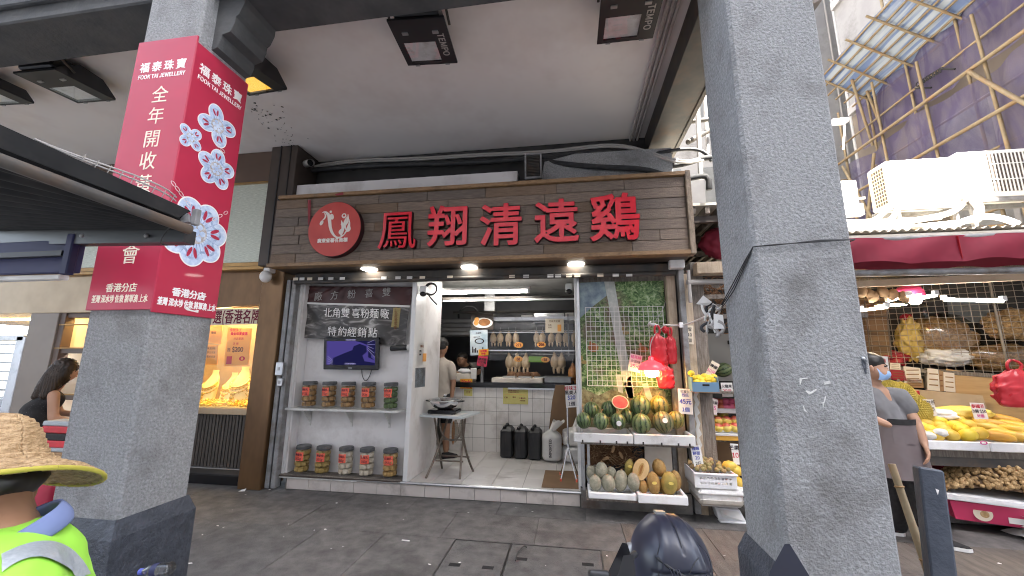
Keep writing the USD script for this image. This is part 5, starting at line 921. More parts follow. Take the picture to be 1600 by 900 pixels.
obj('soil_print', prism(pol([(905, 672), (1040, 672), (1040, 612), (1010, 600), (985, 628), (960, 606), (935, 618), (905, 604)]), .0012, (0, 4.785, 0), R_, U_), mat('soil_print', (.12, .1, .05), .35, (.34, .34, .2), 20., detail=8.), po)
obj('trunk_print', [prism(pol(p), .0015, (0, 4.785, 0), R_, U_) for p in ([(975, 600), (986, 585), (992, 622), (982, 622)], [(962, 585), (969, 585), (974, 615), (966, 612)], [(1004, 600), (1012, 598), (1025, 640), (1014, 640)])], 'trunk_print', po)
obj('sky_print', prism(pol([(904, 442), (944, 440), (948, 462), (925, 480), (903, 500)]), .001, (0, 4.785, 0), R_, U_), mat('misty_print', (.14, .2, .26), .35, (.3, .4, .42), 10.), po)
for a, b, w_, h_ in ((927, 543, 10, 12), (1005, 546, 9, 8), (913, 566, 5, 5), (978, 520, 6, 5)):
    c = P(a, b, Y=4.784); obj('hen_print', prism(union_all([affinity.scale(Point(0, 0).buffer(1, 8), w_*.0062, h_*.0045), affinity.translate(affinity.scale(Point(0, 0).buffer(1, 6), .016, .03), -.03, .05)]), .0016, c, R_, U_), 'roast' if w_ > 6 else 'ochre_print', po)
leaf = []
for k in range(420):
    x, z = rr.uniform(.14, 1.11), rr.uniform(.78, 2.5); a = rr.uniform(0, 6.28); s = rr.uniform(.012, .034)
    leaf.append(prism(Polygon([(s*math.cos(a), s*math.sin(a)), (s*.25*math.cos(a+1.57), s*.25*math.sin(a+1.57)), (-s*math.cos(a), -s*math.sin(a)), (s*.25*math.cos(a-1.57), s*.25*math.sin(a-1.57))]), .0008, (x, 4.785, z), R_, U_))
obj('leaf_print', leaf[:210], mat('leaf_print_a', (.05, .12, .03), .35), po, kind='stuff'); obj('leaf_print', leaf[210:], mat('leaf_print_b', (.25, .36, .14), .35), po, kind='stuff')
wg = thing('wire_grid', 'white wire grid panel hung before the orchard poster', 'wire grid', (.63, 4.72, 1.7))
gx0, gx1, gz0, gz1 = .19, 1.08, 1.28, 2.20
obj('wires', [tube([V(x, 4.72, gz0), V(x, 4.72, gz1)], .0028, 5, False) for x in np.linspace(gx0, gx1, 17)[1:-1]]+[tube([V(gx0, 4.716, z), V(gx1, 4.716, z)], .0028, 5, False) for z in np.linspace(gz0, gz1, 17)[1:-1]], 'mesh_wire_white', wg)
obj('rim', tube([V(gx0, 4.718, gz0), V(gx1, 4.718, gz0), V(gx1, 4.718, gz1), V(gx0, 4.718, gz1), V(gx0, 4.718, gz0)], .005, 6), 'mesh_wire_white', wg)
def foam_tray(x0, x1, y0, y1, z0, z1, lab, m='styro_old', notch=True, group=None):
    t = thing('foam_tray', lab, 'foam tray', ((x0+x1)/2, (y0+y1)/2, z0), group)
    o = Polygon([(x0, y0), (x1, y0), (x1, y1), (x0, y1)]); e = .03
    obj('base', bx((x0+.012, y0+.012, z0), (x1-.012, y1-.012, z0+.02)), m, t)
    for a, b in (((x0, y0, z0), (x1, y0+e, z1)), ((x0, y1-e, z0), (x1, y1, z1)), ((x0, y0+e, z0), (x0+e, y1-e, z1)), ((x1-e, y0+e, z0), (x1, y1-e, z1))): obj('side', bx(a, b, .008), m, t)
    if notch: obj('slot', [bx((x0+(x1-x0)*f-.008, y0-.003, z0-.001), (x0+(x1-x0)*f+.008, y0+.004, z0+.028)) for f in (.15, .45, .72, .9)], 'dark_interior', t)
    return t
foam_tray(.015, .625, 4.36, 4.74, .72, .815, 'left white foam tray of small striped watermelons'); foam_tray(.63, 1.235, 4.35, 4.74, .722, .825, 'right white foam tray of large watermelons')
foam_tray(.15, .615, 4.24, 4.56, .215, .275, 'left low foam tray holding grey green melons', 'styro', False); foam_tray(.625, 1.09, 4.22, 4.56, .205, .29, 'right low foam tray holding yellow melons', 'styro', False)
obj('melon_shelf', [bx((.13, 4.26, .19), (1.1, 4.6, .213), .003)], 'old_wood', ms)
def melonmat(name, g1, g2, dark, nst=11.):
    M[name] = usdkit.material(stage, '/World/Looks/'+name, {'tc': ('texture_coordinate', {}), 's': ('separate_xyz', {}), 'at': ('math', {'math_type': 'arctan2'}), 'nz': ('noise_texture', {'scale': 26., 'detail': 5.}), 'ns': ('math', {'math_type': 'multiply_add', 'value2': .9, 'value3': 0.}),
        'k': ('math', {'math_type': 'multiply', 'value2': nst/6.2832}), 'ad': ('math', {'math_type': 'add'}), 'fr': ('math', {'math_type': 'fraction'}), 'r': ('rgb_ramp', {'ramp': [(0, g2), (.28, g1), (.40, g1), (.46, dark), (.60, dark), (.66, g1), (1, g2)]}), 'n2': ('noise_texture', {'scale': 60., 'detail': 3.}), 'mx': ('mix', {'mix_type': 'multiply', 'fac': .5}), 'p': ('principled_bsdf', {'roughness': .38})},
        [('tc.object', 's.vector'), ('s.y', 'at.value1'), ('s.x', 'at.value2'), ('tc.object', 'nz.vector'), ('at.value', 'k.value1'), ('nz.fac', 'ns.value1'), ('k.value', 'ns.value3'), ('ns.value', 'fr.value1'), ('fr.value', 'r.fac'), ('tc.object', 'n2.vector'), ('n2.color', 'mx.color2'), ('r.color', 'mx.color1'), ('mx.color', 'p.base_color')], surface='p.BSDF')
melonmat('melon_dark', (.075, .125, .045), (.15, .21, .085), (.010, .022, .010), 12.); melonmat('melon_pale', (.13, .19, .075), (.22, .28, .13), (.02, .045, .015), 10.); melonmat('melon_yellow', (.27, .22, .045), (.36, .3, .085), (.06, .07, .012), 10.); melonmat('melon_brown', (.17, .16, .065), (.24, .22, .1), (.03, .045, .015), 12.)  # the yellow rind has the lamp light painted into its colour
def tiltR(ax, ang): return trimesh.transformations.rotation_matrix(math.radians(ang), ax)[:3, :3]
def free(name, label, cat_, c, Rm, group=None):
    t = thing(name, label, cat_, (0, 0, 0), group); x = UsdGeom.Xformable(stage.GetPrimAtPath(t)); x.ClearXformOpOrder(); T = np.eye(4); T[:3, :3] = Rm; T[:3, 3] = c
    for a in ('xformOp:translate',): stage.GetPrimAtPath(t).RemoveProperty(a)
    x.AddTransformOp().Set(Gf.Matrix4d(*[float(v) for v in T.T.ravel()])); return t
WM = [(912, 657, 12.2, 'melon_dark', 4.43, 'small dark striped watermelon at the left front end of the tray'), (939, 658, 12.5, 'melon_pale', 4.43, 'small pale striped watermelon with a curled stem, second from left in front'), (965.5, 658.5, 12.5, 'melon_dark', 4.43, 'small watermelon with a round white sticker in the front row'), (1002, 662, 15.2, 'melon_pale', 4.46, 'large pale green watermelon at the left front of the right tray'), (1036, 660, 16.3, 'melon_brown', 4.46, 'large brownish watermelon with a pink sticker in front'), (1056, 656, 13, 'melon_yellow', 4.53, 'watermelon at the right end of the front row, lamp light painted in yellow'),
      (924, 640, 12.2, 'melon_dark', 4.6, 'dark watermelon in the upper left of the pile'), (951, 639, 12.2, 'melon_dark', 4.6, 'dark watermelon left below the cut half'), (981, 650, 11.5, 'melon_dark', 4.58, 'dark watermelon tucked behind, below the cut half'), (1000.5, 634, 16, 'melon_pale', 4.58, 'largest upper watermelon right of the cut half'), (1030, 634, 15, 'melon_yellow', 4.6, 'upper watermelon below the red lamp, with yellow lamp light painted in')]
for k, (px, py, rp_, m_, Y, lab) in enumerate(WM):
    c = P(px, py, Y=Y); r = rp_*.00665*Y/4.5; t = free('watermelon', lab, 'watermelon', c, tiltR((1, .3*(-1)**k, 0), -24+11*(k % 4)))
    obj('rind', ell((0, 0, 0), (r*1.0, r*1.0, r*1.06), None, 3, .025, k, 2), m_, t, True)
    obj('stem', tube(spline([V(0, 0, r*1.03), V(.005, 0, r*1.03+.02), V(.018, -.004, r*1.03+.04)], 4), .004, 5), 'straw_pale', t, True)
    if 'sticker' in lab: q = prism(Point(0, 0).buffer(.026, 10), .003, (.0, -r*1.0-.0035, -.01), R_, U_); obj('sticker', q, 'paper' if 'white' in lab else 'paper_pink', t)
hc = P(969, 628.5, Y=4.52); t = free('watermelon_half', 'cut half watermelon showing red flesh on top of the pile', 'watermelon', hc, tiltR((1, .25, .0), -24) @ rot('y', 16))
obj('rind', trimesh.Trimesh((lambda v: np.column_stack([v[:, 0], np.abs(v[:, 1]), v[:, 2]]))(trimesh.creation.icosphere(3).vertices)*V(.09, .085, .075), trimesh.creation.icosphere(3).faces, process=False), 'melon_dark', t, True)
obj('rind_edge', prism(affinity.scale(Point(0, 0).buffer(1, 16), .09, .075), .004, (0, -.001, 0), R_, U_), 'rind', t); obj('flesh', prism(affinity.scale(Point(0, 0).buffer(1, 16), .081, .066), .004, (0, -.003, 0), R_, U_), 'watermelon_flesh', t)
ML = [(925, 739, 9, 11, 4.5, 'honeydew', 'grey melon at the back left corner of the low tray'), (939.7, 734.6, 9.8, 12.4, 4.40, 'honeydew', 'grey melon resting on top of the left heap'), (930.3, 754.6, 9.5, 12, 4.33, 'honeydew', 'round grey green melon at the left front of the low tray'), (950.7, 755, 10.8, 13.2, 4.33, 'honeydew', 'grey green melon second from left in the front row'), (969.7, 751, 10.6, 16.2, 4.35, 'honeydew', 'longest grey melon with a scribble, standing in the middle'), (989.8, 753, 9.6, 13.4, 4.32, 'honeydew', 'dark grey melon next to the tray gap'), (955, 739.5, 8.5, 10, 4.46, 'honeydew', 'grey melon half hidden at the back of the heap'),
      (983, 730.3, 7, 13, 4.46, 'cantaloupe_green', 'narrow green and orange melon left of the cut half'), (1005, 760.5, 7, 9.5, 4.34, 'cantaloupe', 'small orange melon below the cut half'), (1021, 755, 10, 17, 4.33, 'cantaloupe', 'tall orange netted melon in the right front tray'), (1030, 731, 10.3, 13.2, 4.42, 'cantaloupe', 'orange yellow melon perched on top at right'), (1045.5, 755, 12, 17, 4.33, 'cantaloupe_green', 'big green yellow melon at the right front'), (1055, 751, 9, 15, 4.42, 'cantaloupe', 'orange melon behind the big green yellow one'), (1036, 760, 8, 11, 4.44, 'cantaloupe', 'orange melon low between the two tall ones')]
for k, (px, py, rx, ry, Y, m_, lab) in enumerate(ML):
    c = P(px, py, Y=Y); s = .00665*Y/4.5; t = free('melon', lab, 'melon', c, rot('y', -12+24*((k*37 % 10)/10)))
    obj('rind', ell((0, 0, 0), (rx*s, rx*s, ry*s), None, 3, .04, k, 2), m_, t, True); obj('stem_scar', prism(Point(0, 0).buffer(.011, 8), .004, (0, .0, ry*s-.001), R_, (0, 1, 0)), 'straw_pale', t)
    if m_ != 'honeydew' and k in (7, 9, 11): obj('sticker', prism(affinity.scale(Point(0, 0).buffer(.02, 8), 1.2, .7), .002, (0, -rx*s-.001, .02), R_, U_), 'net_yellow', t)
hc = P(1001.5, 733.4, Y=4.34); t = free('melon_half', 'cut half melon with orange flesh and seed hollow facing the street', 'melon', hc, rot('y', 20))
ic = trimesh.creation.icosphere(3); obj('rind', trimesh.Trimesh(np.column_stack([ic.vertices[:, 0]*.082, np.abs(ic.vertices[:, 1])*.075, ic.vertices[:, 2]*.112]), ic.faces, process=False), 'cantaloupe', t, True)
obj('flesh', prism(affinity.scale(Point(0, 0).buffer(1, 16), .078, .108), .004, (0, 0, 0), R_, U_), 'melon_flesh', t); obj('seed_hollow', prism(affinity.scale(Point(0, 0).buffer(1, 10), .026, .068), .003, (0, -.003, 0), R_, U_), 'melon_seed', t); obj('hollow_core', prism(affinity.scale(Point(0, 0).buffer(1, 10), .011, .05), .002, (0, -.0058, 0), R_, U_), 'roast', t)
sb = thing('straw_heap', 'tangle of brown dry straw and leaves packed under the watermelon trays', 'straw', (.4, 4.66, .6)); sl = []; sl2 = []
for k in range(420):
    c = V(rr.uniform(.16, .74), rr.uniform(4.58, 4.70), rr.uniform(.42, .71)); d = unit(V(rr.uniform(-1, 1), rr.uniform(-.4, .4), rr.uniform(-.7, .7)))*rr.uniform(.02, .08); (sl if k % 6 else sl2).append(tube([c-d, c+V(0, rr.uniform(-.01, .01), rr.uniform(-.01, .01)), c+d], rr.uniform(.0015, .004), 4, False))
obj('strands', sl, 'straw_litter', sb, kind='stuff'); obj('strands', sl2, 'straw_pale', sb, kind='stuff'); obj('mass', bx((.15, 4.70, .40), (.76, 4.78, .70)), 'straw_litter', sb)
obj('dry_leaf', [ell((x, 4.585, z), (.018, .006, .045), rot('y', a), 1) for x, z, a in ((.44, .62, 20), (.52, .56, -25), (.5, .69, 10), (.36, .52, 70), (.6, .5, 60))], 'straw_pale', sb)
ub = thing('under_boxes', 'white and dark boxes standing behind the low melon trays', 'box', (.7, 4.6, .3)); obj('white_board', bx((.78, 4.64, .3), (1.06, 4.68, .70), .004), 'kraft_white', ub); obj('dark_box', bx((.3, 4.6, .29), (.62, 4.72, .44), .006), 'black_plastic', ub); obj('grey_box', bx((.15, 4.6, .27), (.32, 4.72, .42), .006), 'styro_old', ub); obj('bin_bag', ell((.72, 4.72, .52), (.08, .06, .2), None, 2, .2, 4), 'black_plastic', ub, True)
# red bags and lamp
def bag(c, w, h, d, lab, seed, m='red_bag', hook=None):
    t = thing('red_bag', lab, 'bag', c)
    def f(u, v):
        a = u*6.2832; wv = np.interp(v, [0, .06, .5, .82, .93, 1], [.72, .95, 1., .8, .35, .2]); k = (abs(math.cos(a))**3+abs(math.sin(a))**3)**(-1/3)
        n = abs(meshkit.fbm(V(math.cos(a)*2.4+seed, math.sin(a)*2.4, v*4), 4, seed)-.5)*2.2-.35; fold = .10*math.sin(a*9+v*5+seed)*(v**1.4)
        return np.asarray(c)+V(w/2*k*math.cos(a)*wv*(1+.34*n+fold), d/2*k*math.sin(a)*wv*(1+.5*n+fold), h*(v-.5)+.05*h*n)
    obj('body', sheet(f, 44, 22), m, t, 50); obj('bottom', sheet(lambda u, v: (lambda p: p*(1-v)+(np.asarray(c)+V(0, 0, -h*.5-.01))*v)(f(u, 0)), 44, 3), m, t, 50)
    for s in (-1, 1): obj('handle', tube(spline([np.asarray(c)+V(s*w*.1, 0, h*.46), np.asarray(c)+V(s*w*.14, -.01, h*.62), np.asarray(c)+V(s*.01, 0, h*.74)]), [.018]*5+[.010]*8 if False else .012, 6), m, t, True)
    return t
c = P(1031, 545, Y=4.52); bag(c+V(-.02, 0, 0), .19, .35, .11, 'red plastic bag hanging at the poster edge, upper front one', 3); c = P(1048, 545, Y=4.58); bag(c, .13, .32, .09, 'red plastic bag hanging behind the upper one, twisted', 8, 'red_bag'); c = P(1040, 588, Y=4.58); bag(c, .19, .26, .11, 'red plastic bag hanging lowest, behind the lamp', 5)
hk = thing('bag_hook', 'wire hook and white cloth knot holding the red bags', 'hook', pc(1024, 507, Y=4.55)); c = pc(1022, 508, Y=4.54); obj('knot', [ell(c, (.06, .03, .022), rot('y', 15), 2, .25, 3), ell(c+V(-.05, 0, .02), (.03, .02, .012), rot('y', -50), 1, .2, 2)], 'sack', hk, True); obj('wire', tube(spline([c+V(-.02, 0, .0), pc(1036, 482, Y=4.6), pc(1040, 470, Y=4.66)]), .004, 5), 'cable_grey', hk, True); obj('red_knot', ell(pc(1039, 515, Y=4.55), (.035, .025, .04), None, 2, .3, 6), 'red_bag', hk)
lp_ = thing('red_lamp', 'lit red dome lamp hanging over the watermelons', 'lamp', pc(1018, 570, Y=4.45)); c = pc(1018, 577, Y=4.42)
obj('shade', lathe([(.138, -.01), (.14, .0), (.13, .03), (.10, .065), (.055, .085), (.03, .1), (.028, .13), (0, .135)], c, 24), mat('lamp_red', (.7, .02, .04), .3, emis=(1, .05, .06), estr=.25), lp_, True); obj('bulb', ell(c+V(0, -.0, -.028), (.075, .075, .062)), 'warm_bulb', lp_, True); obj('cord', tube(spline([c+V(0, 0, .13), c+V(.02, .05, .28), pc(1040, 508, Y=4.56)]), .006, 5), 'cable_grey', lp_, True)
wcb = thing('white_cable', 'white cable looping from the bag hook to the right column', 'cable', pc(1060, 507, Y=4.55)); obj('run', tube(spline([pc(1036, 507, Y=4.56), pc(1065, 508, Y=4.54), pc(1085, 502, Y=4.3), pc(1110, 491, Y=3.8), pc(1132, 475, Y=3.2), pc(1150, 462, Y=2.6)], 6), .009, 6), 'cable_white', wcb, True); obj('clip', [bx(pc(1064, 508, Y=4.53)+V(-.02, -.02, -.03), pc(1064, 508, Y=4.53)+V(.02, .02, .03), .005)], 'white_plastic', wcb)
card('price_card', 'pink price card clipped tilted on the wire grid above the melons', 'price card', [(981, 579), (1000, 583), (1004, 556), (985, 552)], 4.66, 'paper_pink', [('桂花味', .5, .84, .2, 'ink_pink', 1), ('沙田柚', .5, .6, .18, 'ink', 0), ('25元', .5, .33, .24, 'ink_pink', 2)])
card('price_card', 'large white price card reading 45 on the steel post right of the melons', 'price card', [(1061, 646), (1083, 648), (1081, 608), (1059, 607)], 4.53, 'paper', [('紅富士', .5, .9, .12, 'ink', 0), ('西瓜', .5, .76, .14, 'ink_blue', 1), ('45元', .5, .5, .22, 'ink_blue', 2), ('1個', .5, .18, .2, 'ink_blue', 1)])
card('price_card', 'narrow vertical price tag high on the peeling board', 'price card', [(1072, 537), (1084, 538), (1083, 509), (1071, 508)], 4.58, 'paper_cream', [('榴', .5, .8, .22, 'ink', 0), ('10', .5, .5, .22, 'ink', 1), ('個', .5, .2, .22, 'ink', 0)])
card('round_sticker', 'small round pink sticker on the weathered post', 'sticker', [(1089, 659), (1096, 659), (1096, 652), (1089, 652)], 4.61, 'pink_crate')
jb = thing('junction_box', 'white junction box and conduit under the right end of the sign', 'junction box', pc(1057, 412, Y=4.5)); c = pc(1057, 412, Y=4.5); obj('box', bx(c+V(-.08, -.04, -.06), c+V(.08, .06, .06), .01), 'white_paint', jb); obj('conduit', [cyl(c+V(.12, 0, -.08), c+V(.12, 0, -.45), .02), cyl(c+V(.10, 0, -.22), c+V(.6, .1, -.2), .03)], 'cable_grey', jb, 40)
obj('timber', bx(c+V(.2, -.05, -.13), c+V(1.1, .1, .0), .004), 'pale_wood', jb)

lr = thing('lean_to_roof', 'dark timber lean-to roof between the shop sign and the right column', 'roof', (2.1, 5.5, 3.3))
obj('sheet', bx((1.41, 4.5, 3.34), (2.74, 9.5, 3.37)), 'roof_white', lr)
for k in range(9): obj('rafter', bx((1.42+.155*k, 4.52, 3.25), (1.47+.155*k, 9.3, 3.338)), 'old_wood', lr)
for k in range(4): obj('batten', bx((1.41, 4.6+.8*k, 3.17), (2.74, 4.66+.8*k, 3.247)), 'brown_dark', lr)
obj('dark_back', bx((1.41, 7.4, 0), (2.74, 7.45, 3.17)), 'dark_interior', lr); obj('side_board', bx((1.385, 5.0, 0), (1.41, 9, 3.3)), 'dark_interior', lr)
c = P(1121, 380, Y=5.0); t = thing('red_bundle', 'dark red cloth bundle hung in the gap beside the sign end', 'cloth', c); obj('cloth', ell(c, (.2, .12, .2), None, 3, .3, 4), 'awning_red', t, True)
t = thing('steel_bracket', 'grey vertical steel pipes in the gap above the sign corner', 'pipe', P(1097, 215, Y=4.9)); obj('upright', [cyl(P(1095, 280, Y=4.9), P(1088, 130, Y=4.9), .03), cyl(P(1106, 240, Y=5.4), P(1101, 150, Y=5.4), .025)], 'old_steel', t, True); obj('crossbar', [cyl(P(1080, 190, Y=5.1), P(1110, 186, Y=5.1), .03), cyl(P(1075, 222, Y=5.0), P(1115, 200, Y=5.3), .035)], 'dark_steel', t, True)

# ------------------------------------------------------------------ middle fruit rack
rk = thing('fruit_rack', 'narrow tiered fruit rack half hidden by the right column', 'rack', (1.9, 5.0, 0))
for z, y0 in ((1.24, 4.66), (1.02, 4.85), (.82, 4.80), (.70, 4.86)): obj('shelf', bx((1.53, y0, z-.02), (2.75, y0+.45, z)), 'old_wood', rk)
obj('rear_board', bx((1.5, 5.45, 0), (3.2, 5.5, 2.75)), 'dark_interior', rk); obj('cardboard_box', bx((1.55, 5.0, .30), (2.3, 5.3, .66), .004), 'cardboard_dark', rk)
obj('grey_sheet', bx((1.62, 5.38, 1.32), (2.25, 5.40, 1.92)), mat('grey_cloth', (.3, .29, .27), .8), rk)
for m_ in [bx((2.0+.1*k, 5.36, 1.78-.2*k), (2.28+.02*k, 5.375, 1.83-.2*k), .01) for k in range(2)]+[hullm([[1.64, 5.37, 1.4], [1.72, 5.37, 1.55], [1.66, 5.37, 1.85], [1.62, 5.365, 1.7]])]: obj('dark_streak', m_, 'black_matt', rk)
obj('roof_slat', [bx((1.5, 4.7+.1*k, 2.05+.13*k), (3.2, 4.76+.1*k, 2.10+.13*k)) for k in range(4)], 'old_wood', rk)
tw_ = [tube(spline([V(rr.uniform(1.55, 2.3), 5.0, rr.uniform(2.0, 2.6)) for _ in range(4)], 6), rr.uniform(.004, .008), 5) for _ in range(26)]
obj('wire_tangle', tw_, 'straw_litter', rk, True, kind='stuff')
obj('small_light', ell(pc(1101, 491, Y=5.0), (.025, .025, .025)), 'led_strip', rk)
def heap(pts, name, label_fn, cat_, m, r, group=None, seed=1, squash=(1, 1, 1), extra=None):
    rs = random.Random(seed)
    for k, (px, py, Y) in enumerate(pts):
        c = P(px, py, Y=Y); s = rs.uniform(.92, 1.08)
        t = free(name, label_fn(k), cat_, c, rot('z', rs.uniform(-40, 40)) @ rot('y', rs.uniform(-25, 25)), group)
        obj('fruit', ell((0, 0, 0), np.array(squash)*r*s, None, 2, .05, k, 1.5), m if isinstance(m, str) else m[k % len(m)], t, True); obj('tip', ell((squash[0]*r*s*.97, 0, 0), (r*.1, r*.1, r*.1), None, 1), 'straw_pale', t)
        if extra: extra(t, r*s, k)
bt = thing('blue_fruit_box', 'open blue cardboard fruit box full of lemons on the weathered post', 'box', pc(1100, 600, Y=4.5)); a_, b_ = P(1083, 612, Y=4.44), P(1121, 595, Y=4.44)
obj('front', bx((a_[0], 4.43, a_[2]), (b_[0], 4.44, a_[2]+.10)), mat('blue_card', (.13, .24, .36), .7), bt); obj('side', [bx((a_[0]-.008, 4.43, a_[2]), (a_[0], 4.75, a_[2]+.15)), bx((b_[0], 4.43, a_[2]), (b_[0]+.008, 4.75, a_[2]+.15)), bx((a_[0], 4.74, a_[2]), (b_[0], 4.75, a_[2]+.15))], 'blue_card', bt); obj('bottom', bx((a_[0], 4.43, a_[2]-.006), (b_[0], 4.75, a_[2])), 'cardboard', bt); obj('hand_hole', bx(((a_[0]+b_[0])/2-.03, 4.427, a_[2]+.06), ((a_[0]+b_[0])/2+.04, 4.432, a_[2]+.08), .002), 'black_matt', bt)
heap([(1088, 597, 4.48), (1097, 599, 4.47), (1107, 600, 4.48), (1092, 590, 4.55), (1101, 588.5, 4.55), (1110, 590, 4.55), (1117, 596, 4.5), (1106, 593, 4.5), (1115, 589, 4.6), (1084, 590, 4.56), (1096, 593, 4.52)], 'lemon', lambda k: ['front lemon in the blue box, leftmost', 'front lemon in the blue box, second from left', 'front lemon in the blue box, third from left', 'upper lemon at the back left of the blue box', 'top lemon in the middle of the blue box', 'upper lemon right of the top one in the blue box', 'lemon at the right end of the blue box, lower', 'lemon in the centre of the blue box heap', 'lemon at the back right of the blue box', 'lemon at the far left edge inside the blue box', 'lemon between the front and top lemons of the blue box'][k], 'lemon', 'lemon', .034, None, 3, (1.2, 1, 1))
c = P(1080, 583, Y=4.5); t = thing('lemon', 'single lemon sitting on the corner of the post left of the blue box', 'lemon', c); obj('fruit', ell(c, (.034, .03, .03)), 'lemon', t, True)
c = P(1130, 578, Y=5.1); t = free('green_melon', 'striped yellow green melon behind the blue fruit box', 'melon', c, rot('y', 70)); obj('rind', ell((0, 0, 0), (.085, .085, .10), None, 3), 'melon_pale', t, True)
card('price_card', 'tilted cream price card standing in the lemons', 'price card', [(1102, 584), (1113, 591), (1125, 570), (1113, 563)], 4.6, 'paper_cream', [('檸檬', .5, .7, .24, 'ink', 1), ('10元', .5, .35, .26, 'ink_pink', 1)])
card('price_card', 'white price card above the pink fruit on the rack', 'price card', [(1129, 620), (1146, 620), (1144, 598), (1126, 598)], 4.78, 'paper', [('火龍果', .5, .75, .24, 'ink', 1), ('20元', .5, .42, .3, 'ink_red', 1)])
card('price_card', 'slim pink price card leaning between the pink and the yellow fruit', 'price card', [(1108, 645), (1120, 649), (1122, 625), (1110, 621)], 4.7, 'paper_pink', [('蘋果', .5, .75, .24, 'ink', 1), ('15', .5, .42, .3, 'ink_pink', 1)])
foam_tray(1.53, 2.5, 4.78, 5.1, 1.0, 1.05, 'foam tray of pink fruit on the rack', 'styro_old', False); foam_tray(1.53, 2.5, 4.72, 5.05, .80, .85, 'foam tray of netted red fruit on the rack', 'styro_old', False)
yt = thing('yellow_box', 'white and yellow carton under the netted fruit', 'carton', (1.9, 4.75, .72)); obj('carton', bx((1.5, 4.70, .725), (2.4, 5.0, .79), .004), 'mango_orange', yt); obj('lid', bx((1.49, 4.69, .775), (2.41, 5.0, .80), .004), 'styro_old', yt)
heap([(1108+8.5*k, 628 + 9*(j), 4.93-.08*j) for j in range(2) for k in range(6)], 'dragon_fruit', lambda k: ['first', 'second', 'third', 'fourth', 'fifth', 'sixth'][k % 6]+' pink fruit from the left in the '+['back', 'front'][k//6]+' row of the rack tray', 'fruit', ['dragon', 'dragon', 'apple_red'], .042, None, 5, (1.15, 1, 1))
def netf(t, r, k):
    obj('foam_net', lathe([(r*.3, -r*.98), (r*.85, -r*.7), (r*1.07, -r*.2), (r*1.06, r*.15), (r*.95, r*.42)], (0, 0, 0), 14), 'net_yellow', t, True)
heap([(1109+13*k, 668-11*j, 4.74+.1*j) for j in range(2) for k in range(4)]+[(1115, 650, 4.95), (1130, 648, 4.95)], 'netted_apple', lambda k: (['first', 'second', 'third', 'fourth'][k % 4]+' netted red apple from the left in the '+['front', 'second'][k//4]+' row on the rack') if k < 8 else ['topmost netted apple at left on the rack', 'topmost netted apple at right on the rack'][k-8], 'apple', 'apple_red', .05, None, 6, (1, 1, 1), netf)
bkt = thing('white_crate', 'white slatted plastic crate full of small brown fruit, left of the right column', 'crate', (1.45, 4.5, .3))
q0, q1 = P(1088, 757, Y=4.34), P(1144, 766, Y=4.34); zb = P(1092, 757, Y=4.34)[2]-.02; zt = P(1088, 742, Y=4.34)[2]+.03; cx0, cx1 = q0[0]-.02, q1[0]+.04
fr_ = sbox(cx0, zb, cx1, zt)
for i in range(9):
    for j in range(3): xx = cx0+.06+i*(cx1-cx0-.12)/8; fr_ = fr_.difference(sbox(xx-.011, zb+.035+j*.045, xx+.011, zb+.055+j*.045))
obj('front', prism(fr_, .012, (0, 4.32, 0), R_, U_), 'white_plastic', bkt); obj('side', [bx((cx0, 4.32, zb), (cx0+.012, 4.72, zt)), bx((cx1-.012, 4.32, zb), (cx1, 4.72, zt)), bx((cx0, 4.71, zb), (cx1, 4.72, zt)), bx((cx0, 4.32, zb), (cx1, 4.72, zb+.012))], 'white_plastic', bkt); obj('rim', bx((cx0-.012, 4.295, zt-.02), (cx1+.012, 4.32, zt), .006), 'white_plastic', bkt)
rk2 = random.Random(14)
for k in range(70):
    x = rk2.uniform(cx0+.03, cx1-.03); y = rk2.uniform(4.34, 4.7); z = zt-.015+.10*math.sin(math.pi*(x-cx0)/(cx1-cx0))*(.4+.6*(y-4.34)/.36)+rk2.uniform(-.01, .015)
    t = thing('brown_fruit', 'small brown green fruit heaped in the white slatted crate', 'fruit', (x, y, z), 'brown fruit in the white crate'); obj('fruit', ell((x, y, z), (.024, .02, .021), rot('z', rk2.uniform(0, 180)), 2, .05, k), ['kiwi', 'longan'][k % 3 == 0], t, True)
sbx = thing('styrofoam_box', 'wrapped white foam box under the slatted crate', 'foam box', (1.45, 4.5, .12)); obj('box', bx((cx0+.03, 4.30, zb-.17), (cx1+.05, 4.7, zb-.004), .03), 'styro_old', sbx); obj('lid_lip', bx((cx0+.02, 4.29, zb-.06), (cx1+.06, 4.7, zb-.03), .01), 'styro_old', sbx); obj('film', bx((cx0+.025, 4.295, zb-.15), (cx1+.054, 4.6, zb-.10), .004), 'plastic_film', sbx)
pbx = thing('white_basin', 'low white plastic basin on the ground under the foam box', 'basin', (1.5, 4.55, 0)); obj('basin', hullm([[1.42, 4.52, .11], [1.64, 4.48, .11], [1.68, 4.44, .01], [1.44, 4.5, .01], [1.42, 4.8, .11], [1.64, 4.8, .11], [1.68, 4.8, .01], [1.44, 4.8, .01]]), 'white_plastic', pbx); obj('rim', bx((1.43, 4.43, .0), (1.69, 4.5, .015), .004), 'white_plastic', pbx); obj('inset', hullm([[1.45, 4.502, .10], [1.62, 4.468, .10], [1.65, 4.435, .03], [1.47, 4.485, .03], [1.5, 4.47, .06]]), 'styro_old', pbx)
card('price_card', 'white price card with blue figures standing in the white crate', 'price card', [(1085, 729), (1100, 728), (1094, 696), (1078, 696)], 4.42, 'paper', [('龍眼', .5, .84, .18, 'ink_blue', 1), ('鮮甜', .5, .62, .18, 'ink_blue', 1), ('20', .5, .4, .2, 'ink_blue', 1), ('2斤', .5, .14, .18, 'ink', 1)])
